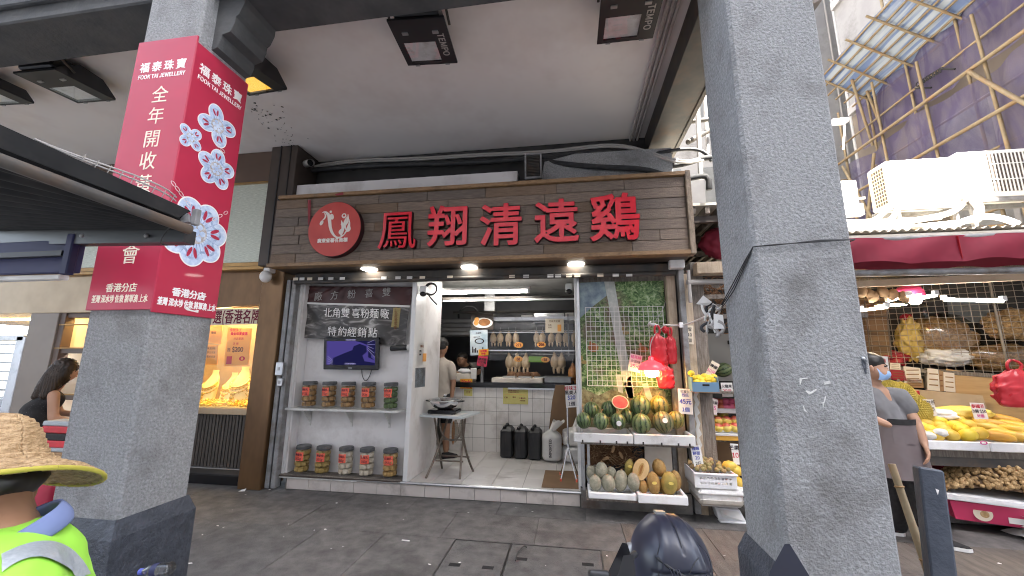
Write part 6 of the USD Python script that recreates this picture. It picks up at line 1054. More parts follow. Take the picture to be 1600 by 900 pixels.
card('price_card', 'white price card in shade beside the right column edge', 'price card', [(1147, 726), (1156, 726), (1153, 694), (1141, 693)], 4.5, 'paper', [('芒果', .5, .8, .24, 'ink', 1), ('10', .5, .45, .3, 'ink_red', 1)])
for k, (px, py) in enumerate(((1140, 728), (1150, 735), (1148, 748), (1155, 755))):
    c = P(px, py, Y=4.5); t = thing('yellow_fruit_bag', ['small yellow fruit bag at the top beside the white crate', 'yellow fruit bag next to the right column, second from top', 'yellow fruit bag low beside the white crate', 'lowest yellow fruit bag touching the right column'][k], 'fruit bag', c); obj('bag', ell(c, (.07, .06, .05), rot('y', 20*k), 2, .15, k), 'mango', t, True)
ctr = thing('side_tray', 'white foam tray under the yellow fruit bags', 'foam tray', (1.8, 4.5, .3)); c = P(1152, 766, Y=4.4); obj('tray', bx((c[0]-.06, 4.36, c[2]-.03), (c[0]+.4, 4.7, c[2]+.02), .01), 'styro', ctr)
# ------------------------------------------------------------------ right fruit stall
def PL(px, py, A, B):
    """Point on the vertical plane through plan points A, B that shows at a pixel."""
    d = (px-800)/FPX*_r - (py-450)/FPX*_u + _fw; n = np.array([B[1]-A[1], -(B[0]-A[0])]); t = (n @ np.asarray(A))/(n @ d[:2]); return EYE + d*t
stl = thing('fruit_stall', 'covered fruit stall with red awning, corrugated roof and wire mesh wall', 'stall', (4.2, 5, 0))
cor = sheet(lambda u, v: V(2.75+4.6*u, 4.42+5.5*v, 2.93+.014*math.sin(u*4.6/.085*6.283)+.10*v), 330, 1)
obj('roof', cor, 'roof_white', stl, True)
obj('roof_edge', [bx((2.7, 4.40, 2.86), (7.4, 4.44, 2.885)), bx((2.7, 4.46, 2.84), (7.4, 4.52, 2.87))], 'roof_white', stl)
obj('pole', [tube([V(2.6, 4.30, 2.80), V(7.4, 4.30, 2.80)], .03, 10), tube([V(2.6, 4.36, 2.47), V(7.4, 4.36, 2.45)], .035, 10)], 'old_steel', stl, True)
rw = random.Random(2)
def awn(u, v):
    x = 2.6+4.8*u; low = 2.545+.022*abs(math.sin(x*6.6))+.01*math.sin(x*3.1); return V(x, 4.27-.05*v*(1-v)-.012*math.sin(x*9+v*4)-.02*v, 2.81*(1-v)+low*v+.008*math.sin(x*5))
obj('awning', sheet(awn, 150, 8), 'awning_red', stl, True); obj('awning_seam', [bx((3.78, 4.24, 2.57), (3.784, 4.28, 2.80)), bx((5.2, 4.235, 2.57), (5.21, 4.28, 2.80))], 'red_bag_dark', stl)
obj('awning_lining', sheet(lambda u, v: awn(u, v)+V(0, .1+.2*v, -.02*v), 100, 3), 'awning_red', stl, True)
A_, B_ = (3.55, 6.6), (6.6, 4.75)
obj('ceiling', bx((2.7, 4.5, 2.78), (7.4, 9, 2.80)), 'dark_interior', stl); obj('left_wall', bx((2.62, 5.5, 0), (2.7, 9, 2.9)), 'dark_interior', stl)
obj('rafter', [tube([V(2.7, 4.7+.35*k, 2.72), V(7.2, 4.7+.35*k, 2.72)], .03, 6) for k in range(5)], 'old_wood', stl)
pk = [P(1345, 440, Y=4.9), P(1600, 420, Y=4.6)]; obj('plank', hullm([pk[0]+V(-.3, 0, 0), pk[0]+V(-.3, 0, -.07), pk[1]+V(1, 0, 0), pk[1]+V(1, 0, -.09), pk[0]+V(-.3, .05, 0), pk[0]+V(-.3, .05, -.07), pk[1]+V(1, .05, 0), pk[1]+V(1, .05, -.09)]), 'tan_board', stl)
def wallq(pts, off=0.): n = unit(V(B_[1]-A_[1], -(B_[0]-A_[0]), 0)); return [PL(*p, A_, B_)+n*off for p in pts]
wn = unit(V(B_[1]-A_[1], -(B_[0]-A_[0]), 0))      # towards the street
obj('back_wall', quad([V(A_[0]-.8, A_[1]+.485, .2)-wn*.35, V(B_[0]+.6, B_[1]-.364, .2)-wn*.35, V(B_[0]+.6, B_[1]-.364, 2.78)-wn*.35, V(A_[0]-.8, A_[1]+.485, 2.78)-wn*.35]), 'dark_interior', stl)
wa, wb_ = V(A_[0]-.3, A_[1]+.182, 0), V(B_[0]+.4, B_[1]-.2426, 0); wd = unit(wb_-wa); wl = np.linalg.norm(wb_-wa)
def zat(s): return 1.60-.075*s      # the sloping rail the mesh stands on
wires = [tube([wa+wd*s+V(0, 0, zat(s)), wa+wd*s+V(0, 0, 2.62)], .0035, 4, False) for s in np.arange(0, wl, .075)]+[tube([wa+V(0, 0, z)-wn*.004, wb_+V(0, 0, z-.06)-wn*.004], .0035, 4, False) for z in np.arange(1.42, 2.65, .075)]
obj('mesh_wires', wires, 'mesh_wire', stl); [obj('mesh_post', tube([wa+wd*s+V(0, 0, .3), wa+wd*s+V(0, 0, 2.7)], .014, 6), 'mesh_wire', stl, True) for s in (.02, .75, 2.3)]
obj('shelf_rail', hullm([wa+V(0, 0, zat(0)-z)+wn*o for z in (0, .05) for o in (-.02, .03)]+[wb_+V(0, 0, zat(wl)-z)+wn*o for z in (0, .05) for o in (-.02, .03)]), 'old_wood', stl)
q = wallq([(1478, 690), (1680, 690), (1680, 612), (1478, 576)], .02); obj('plywood_wall', hullm(np.vstack([q, np.array(q)-wn*.02])), 'plywood', stl)
q = wallq([(1420, 690), (1556, 690), (1531, 617), (1412, 606)], .12); t = thing('tan_board', 'pale tan board leaning behind the mangoes', 'board', sum(q)/4); obj('board', hullm(np.vstack([q, np.array(q)-wn*.015])), 'tan_board', t)
for pts, m, lab in (([(1412, 598), (1440, 598), (1437, 575), (1411, 572)], 'kraft_white', 'white carton on the stall shelf, leftmost of the row'), ([(1416, 606), (1443, 606), (1441, 592), (1416, 591)], 'cardboard', 'brown carton below the leftmost white carton'), ([(1448, 609), (1468, 611), (1465, 577), (1448, 575)], 'kraft_white', 'tall white labelled carton in the middle of the row'), ([(1474, 611), (1492, 613), (1490, 583), (1473, 581)], 'kraft_white', 'tall white labelled carton by the plywood'), ([(1391, 593), (1416, 595), (1413, 579), (1391, 577)], 'red_bag_dark', 'dark red carton at the left end of the carton row'), ([(1390, 577), (1407, 578), (1406, 568), (1390, 567)], 'kraft_white', 'small white carton on top of the dark red one'), ([(1468, 611), (1474, 611), (1473, 580), (1466, 578)], 'cardboard', 'brown carton edge between the tall white cartons'), ([(1392, 615), (1412, 616), (1410, 596), (1392, 595)], 'tan_board', 'tan carton under the dark red carton')):
    q = wallq(pts, .04); t = thing('carton', lab, 'carton', sum(q)/4); obj('box', hullm(np.vstack([q, np.array(q)-wn*.22])), m, t)
    for f in (.25, .5, .75): obj('label_line', hullm([q[0]+(q[1]-q[0])*a+(q[3]-q[0])*b+wn*.001 for a in (.15, .85) for b in (f-.03, f+.03)]+[q[0]+(q[1]-q[0])*.5+(q[3]-q[0])*f+wn*.002]), 'ink_brown' if m != 'kraft_white' else 'cardboard', t)
# goods behind the mesh
def sack2(px, py, w, h, m, lab, off=-.14, seed=1, cat_='bag'):
    c = wallq([(px, py)], off)[0]; t = thing('dried_goods_bag', lab, cat_, c)
    ang = math.degrees(math.atan2(wd[1], wd[0])); obj('bag', ell(c, (w/2, .13, h/2), rot('z', ang), 4, .42, seed, 2.6), m, t, True); return t, c
t, c = sack2(1424, 528, .30, .55, 'dried_yellow', 'yellow bag of dried goods behind the mesh, with a dark red top', seed=2); obj('tie', ell(c+V(0, 0, .27), (.07, .06, .07), None, 2, .3, 3), 'red_bag_dark', t)
t, c = sack2(1475, 530, .62, .55, 'dried_food', 'big clear bag of brown dried goods behind the mesh', seed=5); obj('film', ell(c+V(0, 0, .02), (.36, .17, .33), rot('z', -31), 2, .2, 6), 'plastic_film', t, True); obj('twist', tube(spline([c+V(-.12, 0, .26), c+V(-.14, 0, .38), c+V(-.12, 0, .48)]), .035, 8), 'plastic_film', t, True)
t, c = sack2(1478, 556, .52, .26, 'styro_old', 'white block wrapped under the big clear bag', -.10, 3, 'package')
t, c = sack2(1575, 560, .75, .32, 'dried_food', 'low wide clear bag of tan dried goods behind the mesh at right', seed=8); obj('film', ell(c+V(0, 0, .03), (.42, .16, .22), rot('z', -31), 2, .25, 9), 'plastic_film', t, True)
t, c = sack2(1590, 507, .50, .36, 'dried_food', 'hanging bag of tan dried goods at the upper right of the mesh', seed=10)
t, c = sack2(1395, 560, .35, .2, 'red_bag_dark', 'dark red bundle at the left foot of the mesh', seed=11)
t = thing('grey_panel', 'plain grey panel behind the upper middle of the mesh', 'panel', wallq([(1530, 480)], -.3)[0]); q = wallq([(1492, 505), (1560, 500), (1556, 460), (1488, 465)], -.32); obj('panel', hullm(np.vstack([q, np.array(q)-wn*.01])), mat('panel_grey', (.16, .165, .165), .7), t)
rkk = thing('wire_rack', 'brown wire rack at the left end of the stall interior', 'rack', wallq([(1365, 500)], .1)[0])
for (a, b) in (((1350, 473), (1383, 473)), ((1352, 495), (1385, 495)), ((1354, 518), (1388, 518)), ((1356, 540), (1390, 541)), ((1350, 470), (1360, 560)), ((1383, 470), (1392, 560))): q = wallq([a, b], .1); obj('bar', tube(q, .009, 6), 'table_leg', rkk)
q = wallq([(1345, 560), (1392, 560), (1385, 465), (1340, 465)], -.02); obj('brown_back', hullm(np.vstack([q, np.array(q)-wn*.01])), 'cardboard_dark', rkk)
# lights under the stall roof
def strip(a, b, Y, lab, r=.016):
    p, q = P(*a, Y=Y), P(*b, Y=Y-.2); t = thing('led_lamp', lab, 'lamp', (p+q)/2); obj('tube', tube([p, q], r, 8), 'led_strip', t, True); [obj('end_holder', bx(e+V(-.02, -.02, .0), e+V(.02, .02, .05)), 'white_paint', t) for e in (p, q)]
strip((1475, 468), (1568, 470), 5.0, 'long lit white strip lamp under the stall roof, rightmost', .02); strip((1436, 466), (1462, 461), 5.0, 'short tilted strip lamp beside the glowing cluster', .02); strip((1345, 485), (1386, 480), 5.0, 'lit strip lamp next to the right column', .016); strip((1388, 471), (1420, 462), 5.1, 'thin lit strip lamp left of the glowing cluster', .01)
c = P(1424, 464, Y=5.0); t = thing('lamp_cluster', 'glowing round bulbs with a pink shade in the middle of the strip lamps', 'lamp', c); obj('bulb', [ell(c+V(-.05, 0, .0), (.08, .06, .03)), ell(c+V(.03, 0, -.05), (.06, .05, .04))], 'led_strip', t, True); obj('pink_shade', ell(c+V(.04, .06, .05), (.15, .06, .10), None, 2, .3, 3), 'pink_crate', t, True)
t = thing('disc_lamp', 'flat amber disc lamp under the stall roof', 'lamp', P(1390, 478, Y=5.2)); obj('disc', ell(P(1392, 477, Y=5.2), (.16, .1, .012)), 'gold_strip', t, True)
hg = thing('hook_row', 'row of brown bunches hung under the stall roof beside the column', 'bunch', P(1365, 455, Y=4.9))
for k, px in enumerate((1347, 1360, 1364, 1380, 1395, 1412)): c = P(px, 456+(k % 3)*4, Y=4.95); obj('bunch', ell(c, (.05, .04, .07), rot('y', 20*(-1)**k), 2, .3, k), 'cardboard', hg, True)
# counter
cn = thing('fruit_counter', 'stall counter on crates carrying mangoes and durians', 'counter', (4.2, 4.8, .75))
obj('top', bx((2.8, 4.62, .66), (7.2, 5.7, .73)), 'old_wood', cn); obj('under_beam', bx((2.8, 4.60, .58), (7.2, 4.66, .66)), 'dark_steel', cn); obj('rear_panel', bx((2.8, 5.5, .0), (7.2, 5.55, .66)), 'red_bag_dark', cn)
obj('leg', [bx((x, 4.7, .2), (x+.06, 4.76, .66)) for x in (3.0, 4.4, 5.8)], 'dark_steel', cn)
for k, (x0, x1) in enumerate(((3.05, 3.42), (3.43, 3.96), (3.97, 4.55), (4.56, 5.15))): foam_tray(x0, x1, 4.55, 5.0, .735, .82, ['white foam tray partly behind the apron, front of the stall counter', 'white foam tray of pale mangoes at the counter front', 'white foam tray with a pink stamp at the counter front', 'white foam tray cut by the picture edge'][k], 'styro', False)
sp_ = thing('stamp', 'small pink printed stamp on the foam tray edge', 'stamp', P(1537, 691, Y=4.54)); c = P(1537, 692, Y=4.547); obj('print', prism(affinity.scale(Point(0, 0).buffer(.03, 10), 1, .6).difference(affinity.scale(Point(0, 0).buffer(.02, 10), 1, .6)), .002, c, R_, U_), 'ink_pink', sp_)
mg = [(1441, 655), (1446, 664), (1465, 658), (1480, 653), (1497, 657), (1492, 666), (1512, 664), (1530, 661), (1452, 672), (1470, 668), (1485, 680), (1512, 680), (1528, 677), (1490, 651), (1437, 668), (1460, 650), (1475, 673), (1503, 672), (1522, 652), (1459, 681)]
mrow = lambda b: 0 if b < 659 else 1 if b < 670 else 2
heap([(a, b, 4.62+(682-b)*.012) for a, b in mg], 'mango', lambda k: 'plump yellow mango, %s from the left in the %s row of the counter heap' % ('first second third fourth fifth sixth seventh eighth ninth'.split()[sum(1 for a, b in mg if mrow(b) == mrow(mg[k][1]) and a < mg[k][0])], ['top', 'middle', 'front'][mrow(mg[k][1])]), 'mango', ['mango', 'mango', 'lemon'], .062, None, 8, (1.2, 1, .95))
for k, (px, py, rz) in enumerate(((1545, 668, 14), (1560, 664, 14), (1585, 665, 10), (1555, 681, 8), (1578, 680, 12), (1570, 656, 12), (1592, 672, 8), (1598, 683, 5))):
    c = P(px, py, Y=4.66+(682-py)*.012); t = free('long_mango', ['long mango farthest left in its upper row, right end of the counter', 'long orange mango second in the upper row at the counter end', 'long mango in the upper row near the picture edge', 'long orange mango low at the left of the lower row', 'long mango in the middle of the lower row', 'long orange mango behind the others at the counter end', 'long mango cut by the picture edge, upper', 'long orange mango cut by the picture edge, lowest'][k], 'mango', c, rot('z', -25) @ rot('y', rz)); obj('fruit', ell((0, 0, 0), (.14, .05, .05), None, 3, .06, k, 1.6), 'mango_orange' if k % 2 else 'mango', t, True)
bgm = thing('mango_bag', 'clear bag of pale cut fruit behind the mangoes', 'bag', P(1500, 645, Y=5.0)); obj('bag', ell(P(1500, 645, Y=5.0), (.3, .12, .07), None, 3, .2, 4), 'net_yellow', bgm, True); obj('film', ell(P(1470, 648, Y=4.95), (.16, .1, .06), None, 3, .25, 6), 'styro', bgm, True)
wrp = thing('wrapped_fruit', 'pile of plastic wrapped pale fruit at the left of the counter front', 'wrapped fruit', P(1430, 680, Y=4.62))
obj('piece', [ell(P(1415+9*k, 676+5*(k % 3), Y=4.6)+V(0, .05*(k % 2), 0), (.06, .05, .04), None, 2, .25, k) for k in range(7)], 'sack_film', wrp, True)
for k, (px, py, r, lab) in enumerate(((1407, 620, .13, 'spiky yellow durian at the top left of the pile'), (1428, 640, .14, 'large spiky durian in front beside the price card'), (1414, 646, .12, 'spiky durian behind the mans arm'), (1392, 612, .10, 'small durian near the mans mask'), (1400, 640, .12, 'durian low in the pile next to the mans shoulder'))):
    c = P(px, py, Y=4.95); t = thing('durian', lab, 'durian', c); ic = trimesh.creation.icosphere(4); v = ic.vertices.copy(); g = trimesh.creation.icosphere(3).vertices
    from scipy.spatial import cKDTree
    d = cKDTree(g).query(v)[0]; h = np.clip(1-d/.075, 0, 1); v = v*(1+.14*h[:, None])*V(r, r*.9, r*1.15); obj('husk', trimesh.Trimesh(v+c, ic.faces, process=False), 'durian', t); obj('stem', cyl(c+V(0, 0, r*1.1), c+V(.01, 0, r*1.45), .016, .012), 'old_wood', t)
card('price_card', 'large white price card on a stick behind the man in the mask', 'price card', [(1373, 595), (1392, 598), (1387, 557), (1365, 555)], 4.98, 'paper', [('榴蓮', .55, .84, .17, 'ink_red', 1), ('金枕', .55, .62, .2, 'ink', 1), ('25元', .6, .38, .2, 'ink_pink', 1), ('一斤', .6, .16, .16, 'ink', 1)])
card('price_card', 'white handwritten price card beside the durians', 'price card', [(1449, 652), (1465, 649), (1458, 624), (1440, 624)], 4.86, 'paper', [('呂宋芒', .5, .75, .24, 'ink', 1), ('$20', .5, .4, .26, 'ink', 1)])
card('price_card', 'white price card standing among the mangoes at right', 'price card', [(1523, 655), (1545, 655), (1537, 630), (1515, 629)], 4.84, 'paper', [('泰國芒', .5, .78, .24, 'ink_red', 1), ('3個 $50', .5, .48, .22, 'ink', 1), ('好甜', .5, .2, .2, 'ink_pink', 1)])
rdb = P(1420, 617, Y=5.15); t = thing('red_small_box', 'small red box among the durians', 'box', rdb); obj('box', bx(rdb+V(-.08, -.05, -.05), rdb+V(.08, .05, .05), .006), 'red_bag', t)
c = P(1590, 604, Y=4.35); bag(c+V(0, 0, -.01), .40, .34, .14, 'large bright red plastic bag hanging at the right picture edge', 12)
# below the counter
stp = thing('stall_step', 'low checker plate step in front of the fruit stall', 'step', (4.5, 4.85, 0)); obj('face', bx((2.3, 4.80, 0), (7.2, 4.83, .16), .004), 'diamond_plate', stp); obj('top', bx((2.3, 4.83, .0), (7.2, 5.6, .17)), 'tan_board', stp)
obj('tread_lugs', [obox((2.9+.03*i, 4.798, .02+.03*j), (.026, .006, .006), rot('y', 45 if (i+j) % 2 else -45)) for i in range(70) for j in range(5)], 'diamond_plate', stp, kind='stuff')
def crate(x0, x1, y0, y1, z0, z1, m, lab, rows_=3):
    t = thing('plastic_crate', lab, 'crate', ((x0+x1)/2, y0, z0)); f = sbox(x0, z0, x1, z1); n = max(3, int((x1-x0)/.05))
    for i in range(n):
        for j in range(rows_): a = x0+.03+(x1-x0-.06)*(i+.5)/n; b = z0+.03+(z1-z0-.06)*(j+.5)/rows_; f = f.difference(sbox(a-.013, b-.012, a+.013, b+.012))
    obj('front', prism(f, .012, (0, y0+.012, 0), R_, U_), m, t); obj('side', [bx((x0, y0+.012, z0), (x0+.012, y1, z1)), bx((x1-.012, y0+.012, z0), (x1, y1, z1)), bx((x0, y1-.012, z0), (x1, y1, z1)), bx((x0, y0+.012, z0), (x1, y1, z0+.012))], m, t); obj('rim', bx((x0-.012, y0-.012, z1-.02), (x1+.012, y0+.012, z1), .005), m, t)
for k in range(3): crate(3.12, 3.58, 4.86, 5.3, .175+.165*k, .335+.165*k, 'pink_crate', ['lowest pink crate of the stack behind the mans legs', 'middle pink crate of the stack behind the mans legs', 'topmost pink crate of the stack under the counter'][k])
lbx = thing('longan_box', 'pink printed fruit carton carrying a foam tray of longans', 'carton', (4.0, 4.6, .1))
lz = .10; obj('carton', hullm([[3.62, 4.62, lz], [4.32, 4.38, lz], [4.6, 4.8, lz], [3.75, 5.0, lz], [3.58, 4.60, lz+.17], [4.32, 4.35, lz+.17], [4.64, 4.8, lz+.17], [3.75, 5.0, lz+.17]]), 'pink_crate', lbx)
fr0, fr1 = V(3.60, 4.61, 0), V(4.32, 4.365, 0); fd = unit(fr1-fr0); fn = V(fd[1], -fd[0], 0)
obj('round_print', [prism(Point(0, 0).buffer(.065, 12), .003, fr0+fd*.2+fn*.002+V(0, 0, lz+.085), fd, U_)], 'paper_cream', lbx); obj('round_print', [prism(Point(0, 0).buffer(.03, 10), .003, fr0+fd*.21+fn*.005+V(.0, 0, lz+.08), fd, U_)], 'longan', lbx)
sd0, sd1 = V(4.32, 4.365, 0), V(4.62, 4.8, 0); sdd = unit(sd1-sd0); sn = V(sdd[1], -sdd[0], 0)
obj('label_print', [prism(sbox(.36, .02, .6, .07), .003, fr0+fn*.002+V(0, 0, lz+.01), fd, U_)], 'paper', lbx); obj('green_print', prism(Point(0, 0).buffer(.06, 12), .003, fr0+fd*.68+fn*.002+V(0, 0, lz+.08), fd, U_), mat('leaf_green', (.10, .25, .06), .6), lbx)
obj('foam_lid', hullm([[3.5, 4.62, lz+.18], [4.36, 4.28, lz+.18], [4.72, 4.8, lz+.18], [3.7, 5.06, lz+.18], [3.5, 4.62, lz+.225], [4.36, 4.27, lz+.225], [4.74, 4.8, lz+.225], [3.7, 5.08, lz+.225]]), 'styro', lbx)
lon = []; rl = random.Random(31)
ico1 = trimesh.creation.icosphere(2)
cnt_ = 0
for k in range(290):
    u_, v_ = rl.random(), rl.random()**1.5; base = (V(3.58, 4.66)*(1-u_)+V(4.32, 4.36)*u_)*(1-v_)+(V(3.74, 5.0)*(1-u_)+V(4.62, 4.78)*u_)*v_
    z = lz+.24+.29*math.sin(math.pi*min(1, max(0, u_)))**.6*math.sin(math.pi*(.10+.76*v_))+rl.uniform(-.006, .014); c = V(*base, z); r = rl.uniform(.018, .023)
    t = thing('longan', 'small round brown longan in the heap on the foam tray', 'longan', c, 'longans heaped on the foam tray'); m_ = ico1.copy(); m_.vertices = m_.vertices*r*.9+c; obj('fruit', m_, 'longan' if k % 4 else 'longan_dark', t, True)
moun = sheet(lambda u, v: V(*((V(3.6, 4.66)*(1-u)+V(4.3, 4.38)*u)*(1-v)+(V(3.76, 4.98)*(1-u)+V(4.58, 4.78)*u)*v), lz+.225+.28*math.sin(math.pi*u)**.6*math.sin(math.pi*(.10+.76*v))), 20, 12)
obj('longan_stems', [moun]+[tube([c, c+V(rl.uniform(-.05, .05), rl.uniform(-.04, .04), rl.uniform(-.02, .03))], .003, 4, False) for c in [V(*((V(3.6, 4.66)*(1-a)+V(4.3, 4.38)*a)*(1-b)+(V(3.76, 4.98)*(1-a)+V(4.58, 4.78)*a)*b), lz+.25+.28*math.sin(math.pi*a)**.6*math.sin(math.pi*(.10+.76*b))) for a, b in [(rl.random(), rl.random()) for _ in range(120)]]], 'longan_stem', lbx, True, kind='stuff')
rest = []
for k in range(650):
    u_, v_ = rl.random(), rl.random(); base = (V(3.56, 4.66)*(1-u_)+V(4.33, 4.36)*u_)*(1-v_)+(V(3.74, 5.0)*(1-u_)+V(4.62, 4.78)*u_)*v_; rest.append(ell((*base, lz+.232+.285*math.sin(math.pi*u_)**.6*math.sin(math.pi*(.10+.76*v_))), (.02, .02, .02), None, 1))
obj('longan_heap', rest, 'longan_dark', lbx, True, kind='stuff')
wl_ = thing('foam_board', 'white foam board standing on edge behind the longan heap', 'foam board', (4.5, 4.75, .4)); q = [P(1552, 733, Y=4.75), P(1583, 752, Y=4.7), P(1577, 745, Y=4.75), P(1546, 719, Y=4.8)]; obj('lid', hullm(np.vstack([q, np.array(q)+V(.02, .03, .01)])), 'styro', wl_)
crate(4.62, 5.3, 4.72, 5.2, .18, .42, 'red_bag', 'red crate of pale fruit at the right edge under the counter', 2)
heap([(1578+8*k, 745-4*(k % 2), 4.85) for k in range(5)], 'pale_fruit', lambda k: 'pale round fruit in the red crate, '+['leftmost', 'second from left', 'middle one', 'fourth from left', 'rightmost'][k], 'fruit', 'sack_film', .035, None, 4)
cb2 = thing('brown_carton', 'brown carton standing on the ground at the right edge beside the pink carton', 'carton', (4.75, 4.7, 0)); obj('box', [bx((4.66, 4.66, .02), (4.74, 5.0, .27), .004), bx((4.76, 4.64, .02), (5.1, 5.0, .25), .004)], 'cardboard', cb2)
np_ = thing('newspaper_pile', 'pile of torn newspaper and sacking on the ground at the right picture edge', 'newspaper pile', (4.0, 4.1, 0))
for k in range(10):
    c = P(1668, 852, Z=0)+V(.10*(k % 3), -.02*k+.1*(k % 2), .03+.02*k); obj('sheet', sheet(lambda u, v: c+V((u-.5)*.55, (v-.5)*.5, .05*meshkit.fbm(V(u*4+k, v*4, k))+.03*math.sin(u*5+k)-.12*(abs(u-.5)**2+abs(v-.5)**2)), 10, 8), ['paper', 'sack', 'sack_film'][k % 3], np_, True)
# posts in front of the right stall
bp = thing('bamboo_pole', 'thin bamboo pole leaning on the dark post in front of the fruit stall', 'pole', P(1395, 725, Y=2.65)); a_, b_ = P(1393, 725, Y=2.72), P(1395+95, 1010, Y=2.58)
obj('cane', tube([a_, a_*.5+b_*.5, b_], [.018, .019, .021], 12), 'bamboo', bp, True)
for f in (.14, .56): c = a_*(1-f)+b_*f; d = unit(b_-a_); obj('node', tube([c-d*.006, c, c+d*.006], [.019, .024, .019], 12), 'bamboo_node', bp, True)
dp = thing('dark_post', 'dark blue grey painted square post at the kerb in front of the fruit stall', 'post', P(1450, 732, Y=2.5)); a_, b_ = P(1449, 731, Y=2.5), P(1485, 1030, Y=2.42)
Fm = frame_of(b_-a_); L = np.linalg.norm(b_-a_); obj('post', trimesh.Trimesh(bx((-.048, -.048, 0), (.048, .048, L), .008).vertices @ (Fm @ rot('z', 20)).T + a_, bx((-.048, -.048, 0), (.048, .048, L), .008).faces, process=False), mat('post_paint', (.035, .045, .065), .55, (.06, .072, .095), 10., bump=.2, bscale=40.), dp)
d = unit(b_-a_); pp_ = P(1468, 780, Y=2.44); obj('torn_paper', hullm([pp_+V(-.01, 0, .05), pp_+V(.012, -.001, .04), pp_+V(.022, 0, -.03), pp_+V(.008, -.002, -.045), pp_+V(0, .004, 0)]), 'paper', dp)

# ------------------------------------------------------------------ air conditioners and pipes on the stall roof
def ac(x0, x1, y0, y1, z0, z1, lab, louvre=False):
    t = thing('air_conditioner', lab, 'air conditioner', ((x0+x1)/2, y0, z0))
    obj('casing', bx((x0, y0, z0), (x1, y1, z1), .03), 'ac_white', t, 30)
    g = sbox(y0+.04, z0+.04, y1-.04, z1-.04); hol = [sbox(y0+.06+i*.042, z0+.055+j*.052, y0+.092+i*.042, z0+.095+j*.052) for i in range(int((y1-y0-.12)/.042)) for j in range(int((z1-z0-.12)/.052))]
    obj('grille', prism(g.difference(union_all(hol)), .008, (x0, 0, 0), (0, -1, 0), U_) if False else trimesh.Trimesh((lambda m: np.column_stack([x0-.008+m.vertices[:, 2], m.vertices[:, 0], m.vertices[:, 1]]))(trimesh.creation.extrude_polygon(g.difference(union_all(hol)), .008, engine='earcut')), trimesh.creation.extrude_polygon(g.difference(union_all(hol)), .008, engine='earcut').faces, process=False), 'grille_beige', t)
    obj('grille_back', bx((x0-.003, y0+.05, z0+.05), (x0+.002, y1-.05, z1-.05)), 'ac_dark', t)
    if louvre:
        obj('fan_recess', bx((x0+.32, y0-.004, z0+.06), (x1-.05, y0+.002, z1-.06)), 'ac_dark', t)
        for k in range(14): obj('louvre', bx((x0+.33+k*.042, y0-.012, z0+.06), (x0+.342+k*.042, y0-.003, z1-.06)), 'ac_white', t)
        for z in (.2, .4): obj('louvre_bar', bx((x0+.32, y0-.014, z0+z*(z1-z0)/.6), (x1-.05, y0-.010, z0+z*(z1-z0)/.6+.012)), 'ac_white', t)
    else: obj('badge', bx((x0+.35, y0-.003, z0+.05), (x0+.55, y0+.002, z0+.058)), 'cable_grey', t)
    obj('stand', [bx((x0-.02, y0+.02, z0-.06), (x1+.02, y0+.07, z0-.005)), bx((x0-.02, y1-.07, z0-.06), (x1+.02, y1-.02, z0-.005))], 'old_steel', t); obj('stand_leg', [bx((x, y0+.02, 2.95), (x+.04, y0+.06, z0-.05)) for x in (x0+.05, x1-.1)], 'old_steel', t)
ac(4.24, 5.04, 5.5, 5.86, 3.60, 4.24, 'white air conditioner with plain front, left one on the stall roof'); ac(5.08, 5.98, 5.5, 5.86, 3.66, 4.30, 'white air conditioner with louvred fan front, right one on the stall roof', True)
ty = thing('electric_box', 'small white electric box and bracket beside the right column above the roof', 'box', (4.1, 6, 3.9)); a_, b_ = P(1316, 318, Y=6), P(1338, 281, Y=6); obj('box', bx((a_[0], 6, a_[2]), (b_[0], 6.15, b_[2]), .01), 'pipe_white', ty); obj('arm', tube([P(1325, 312, Y=5.98), P(1352, 309, Y=5.9)], .02, 8), 'pipe_white', ty); obj('base', bx((a_[0]-.02, 6, a_[2]-.18), (b_[0]+.05, 6.12, a_[2]), .01), 'pipe_white', ty)
vp = thing('white_downpipe', 'thick white vertical pipe with a bracket just right of the column', 'pipe', P(1310, 250, Y=6.0)); a_, b_ = P(1312, 330, Y=5.9), P(1303, 190, Y=5.9); obj('pipe', tube([V(a_[0], 5.9, 2.95), V(a_[0], 5.9, b_[2]+.3)], .055, 12), 'pipe_white', vp, True); c = P(1313, 190, Y=5.9); obj('bracket', [bx(c+V(-.12, -.05, -.03), c+V(.08, .05, .03)), tube([c+V(.06, 0, 0), c+V(-.02, 0, -.45)], .014, 6)], 'pipe_white', vp)
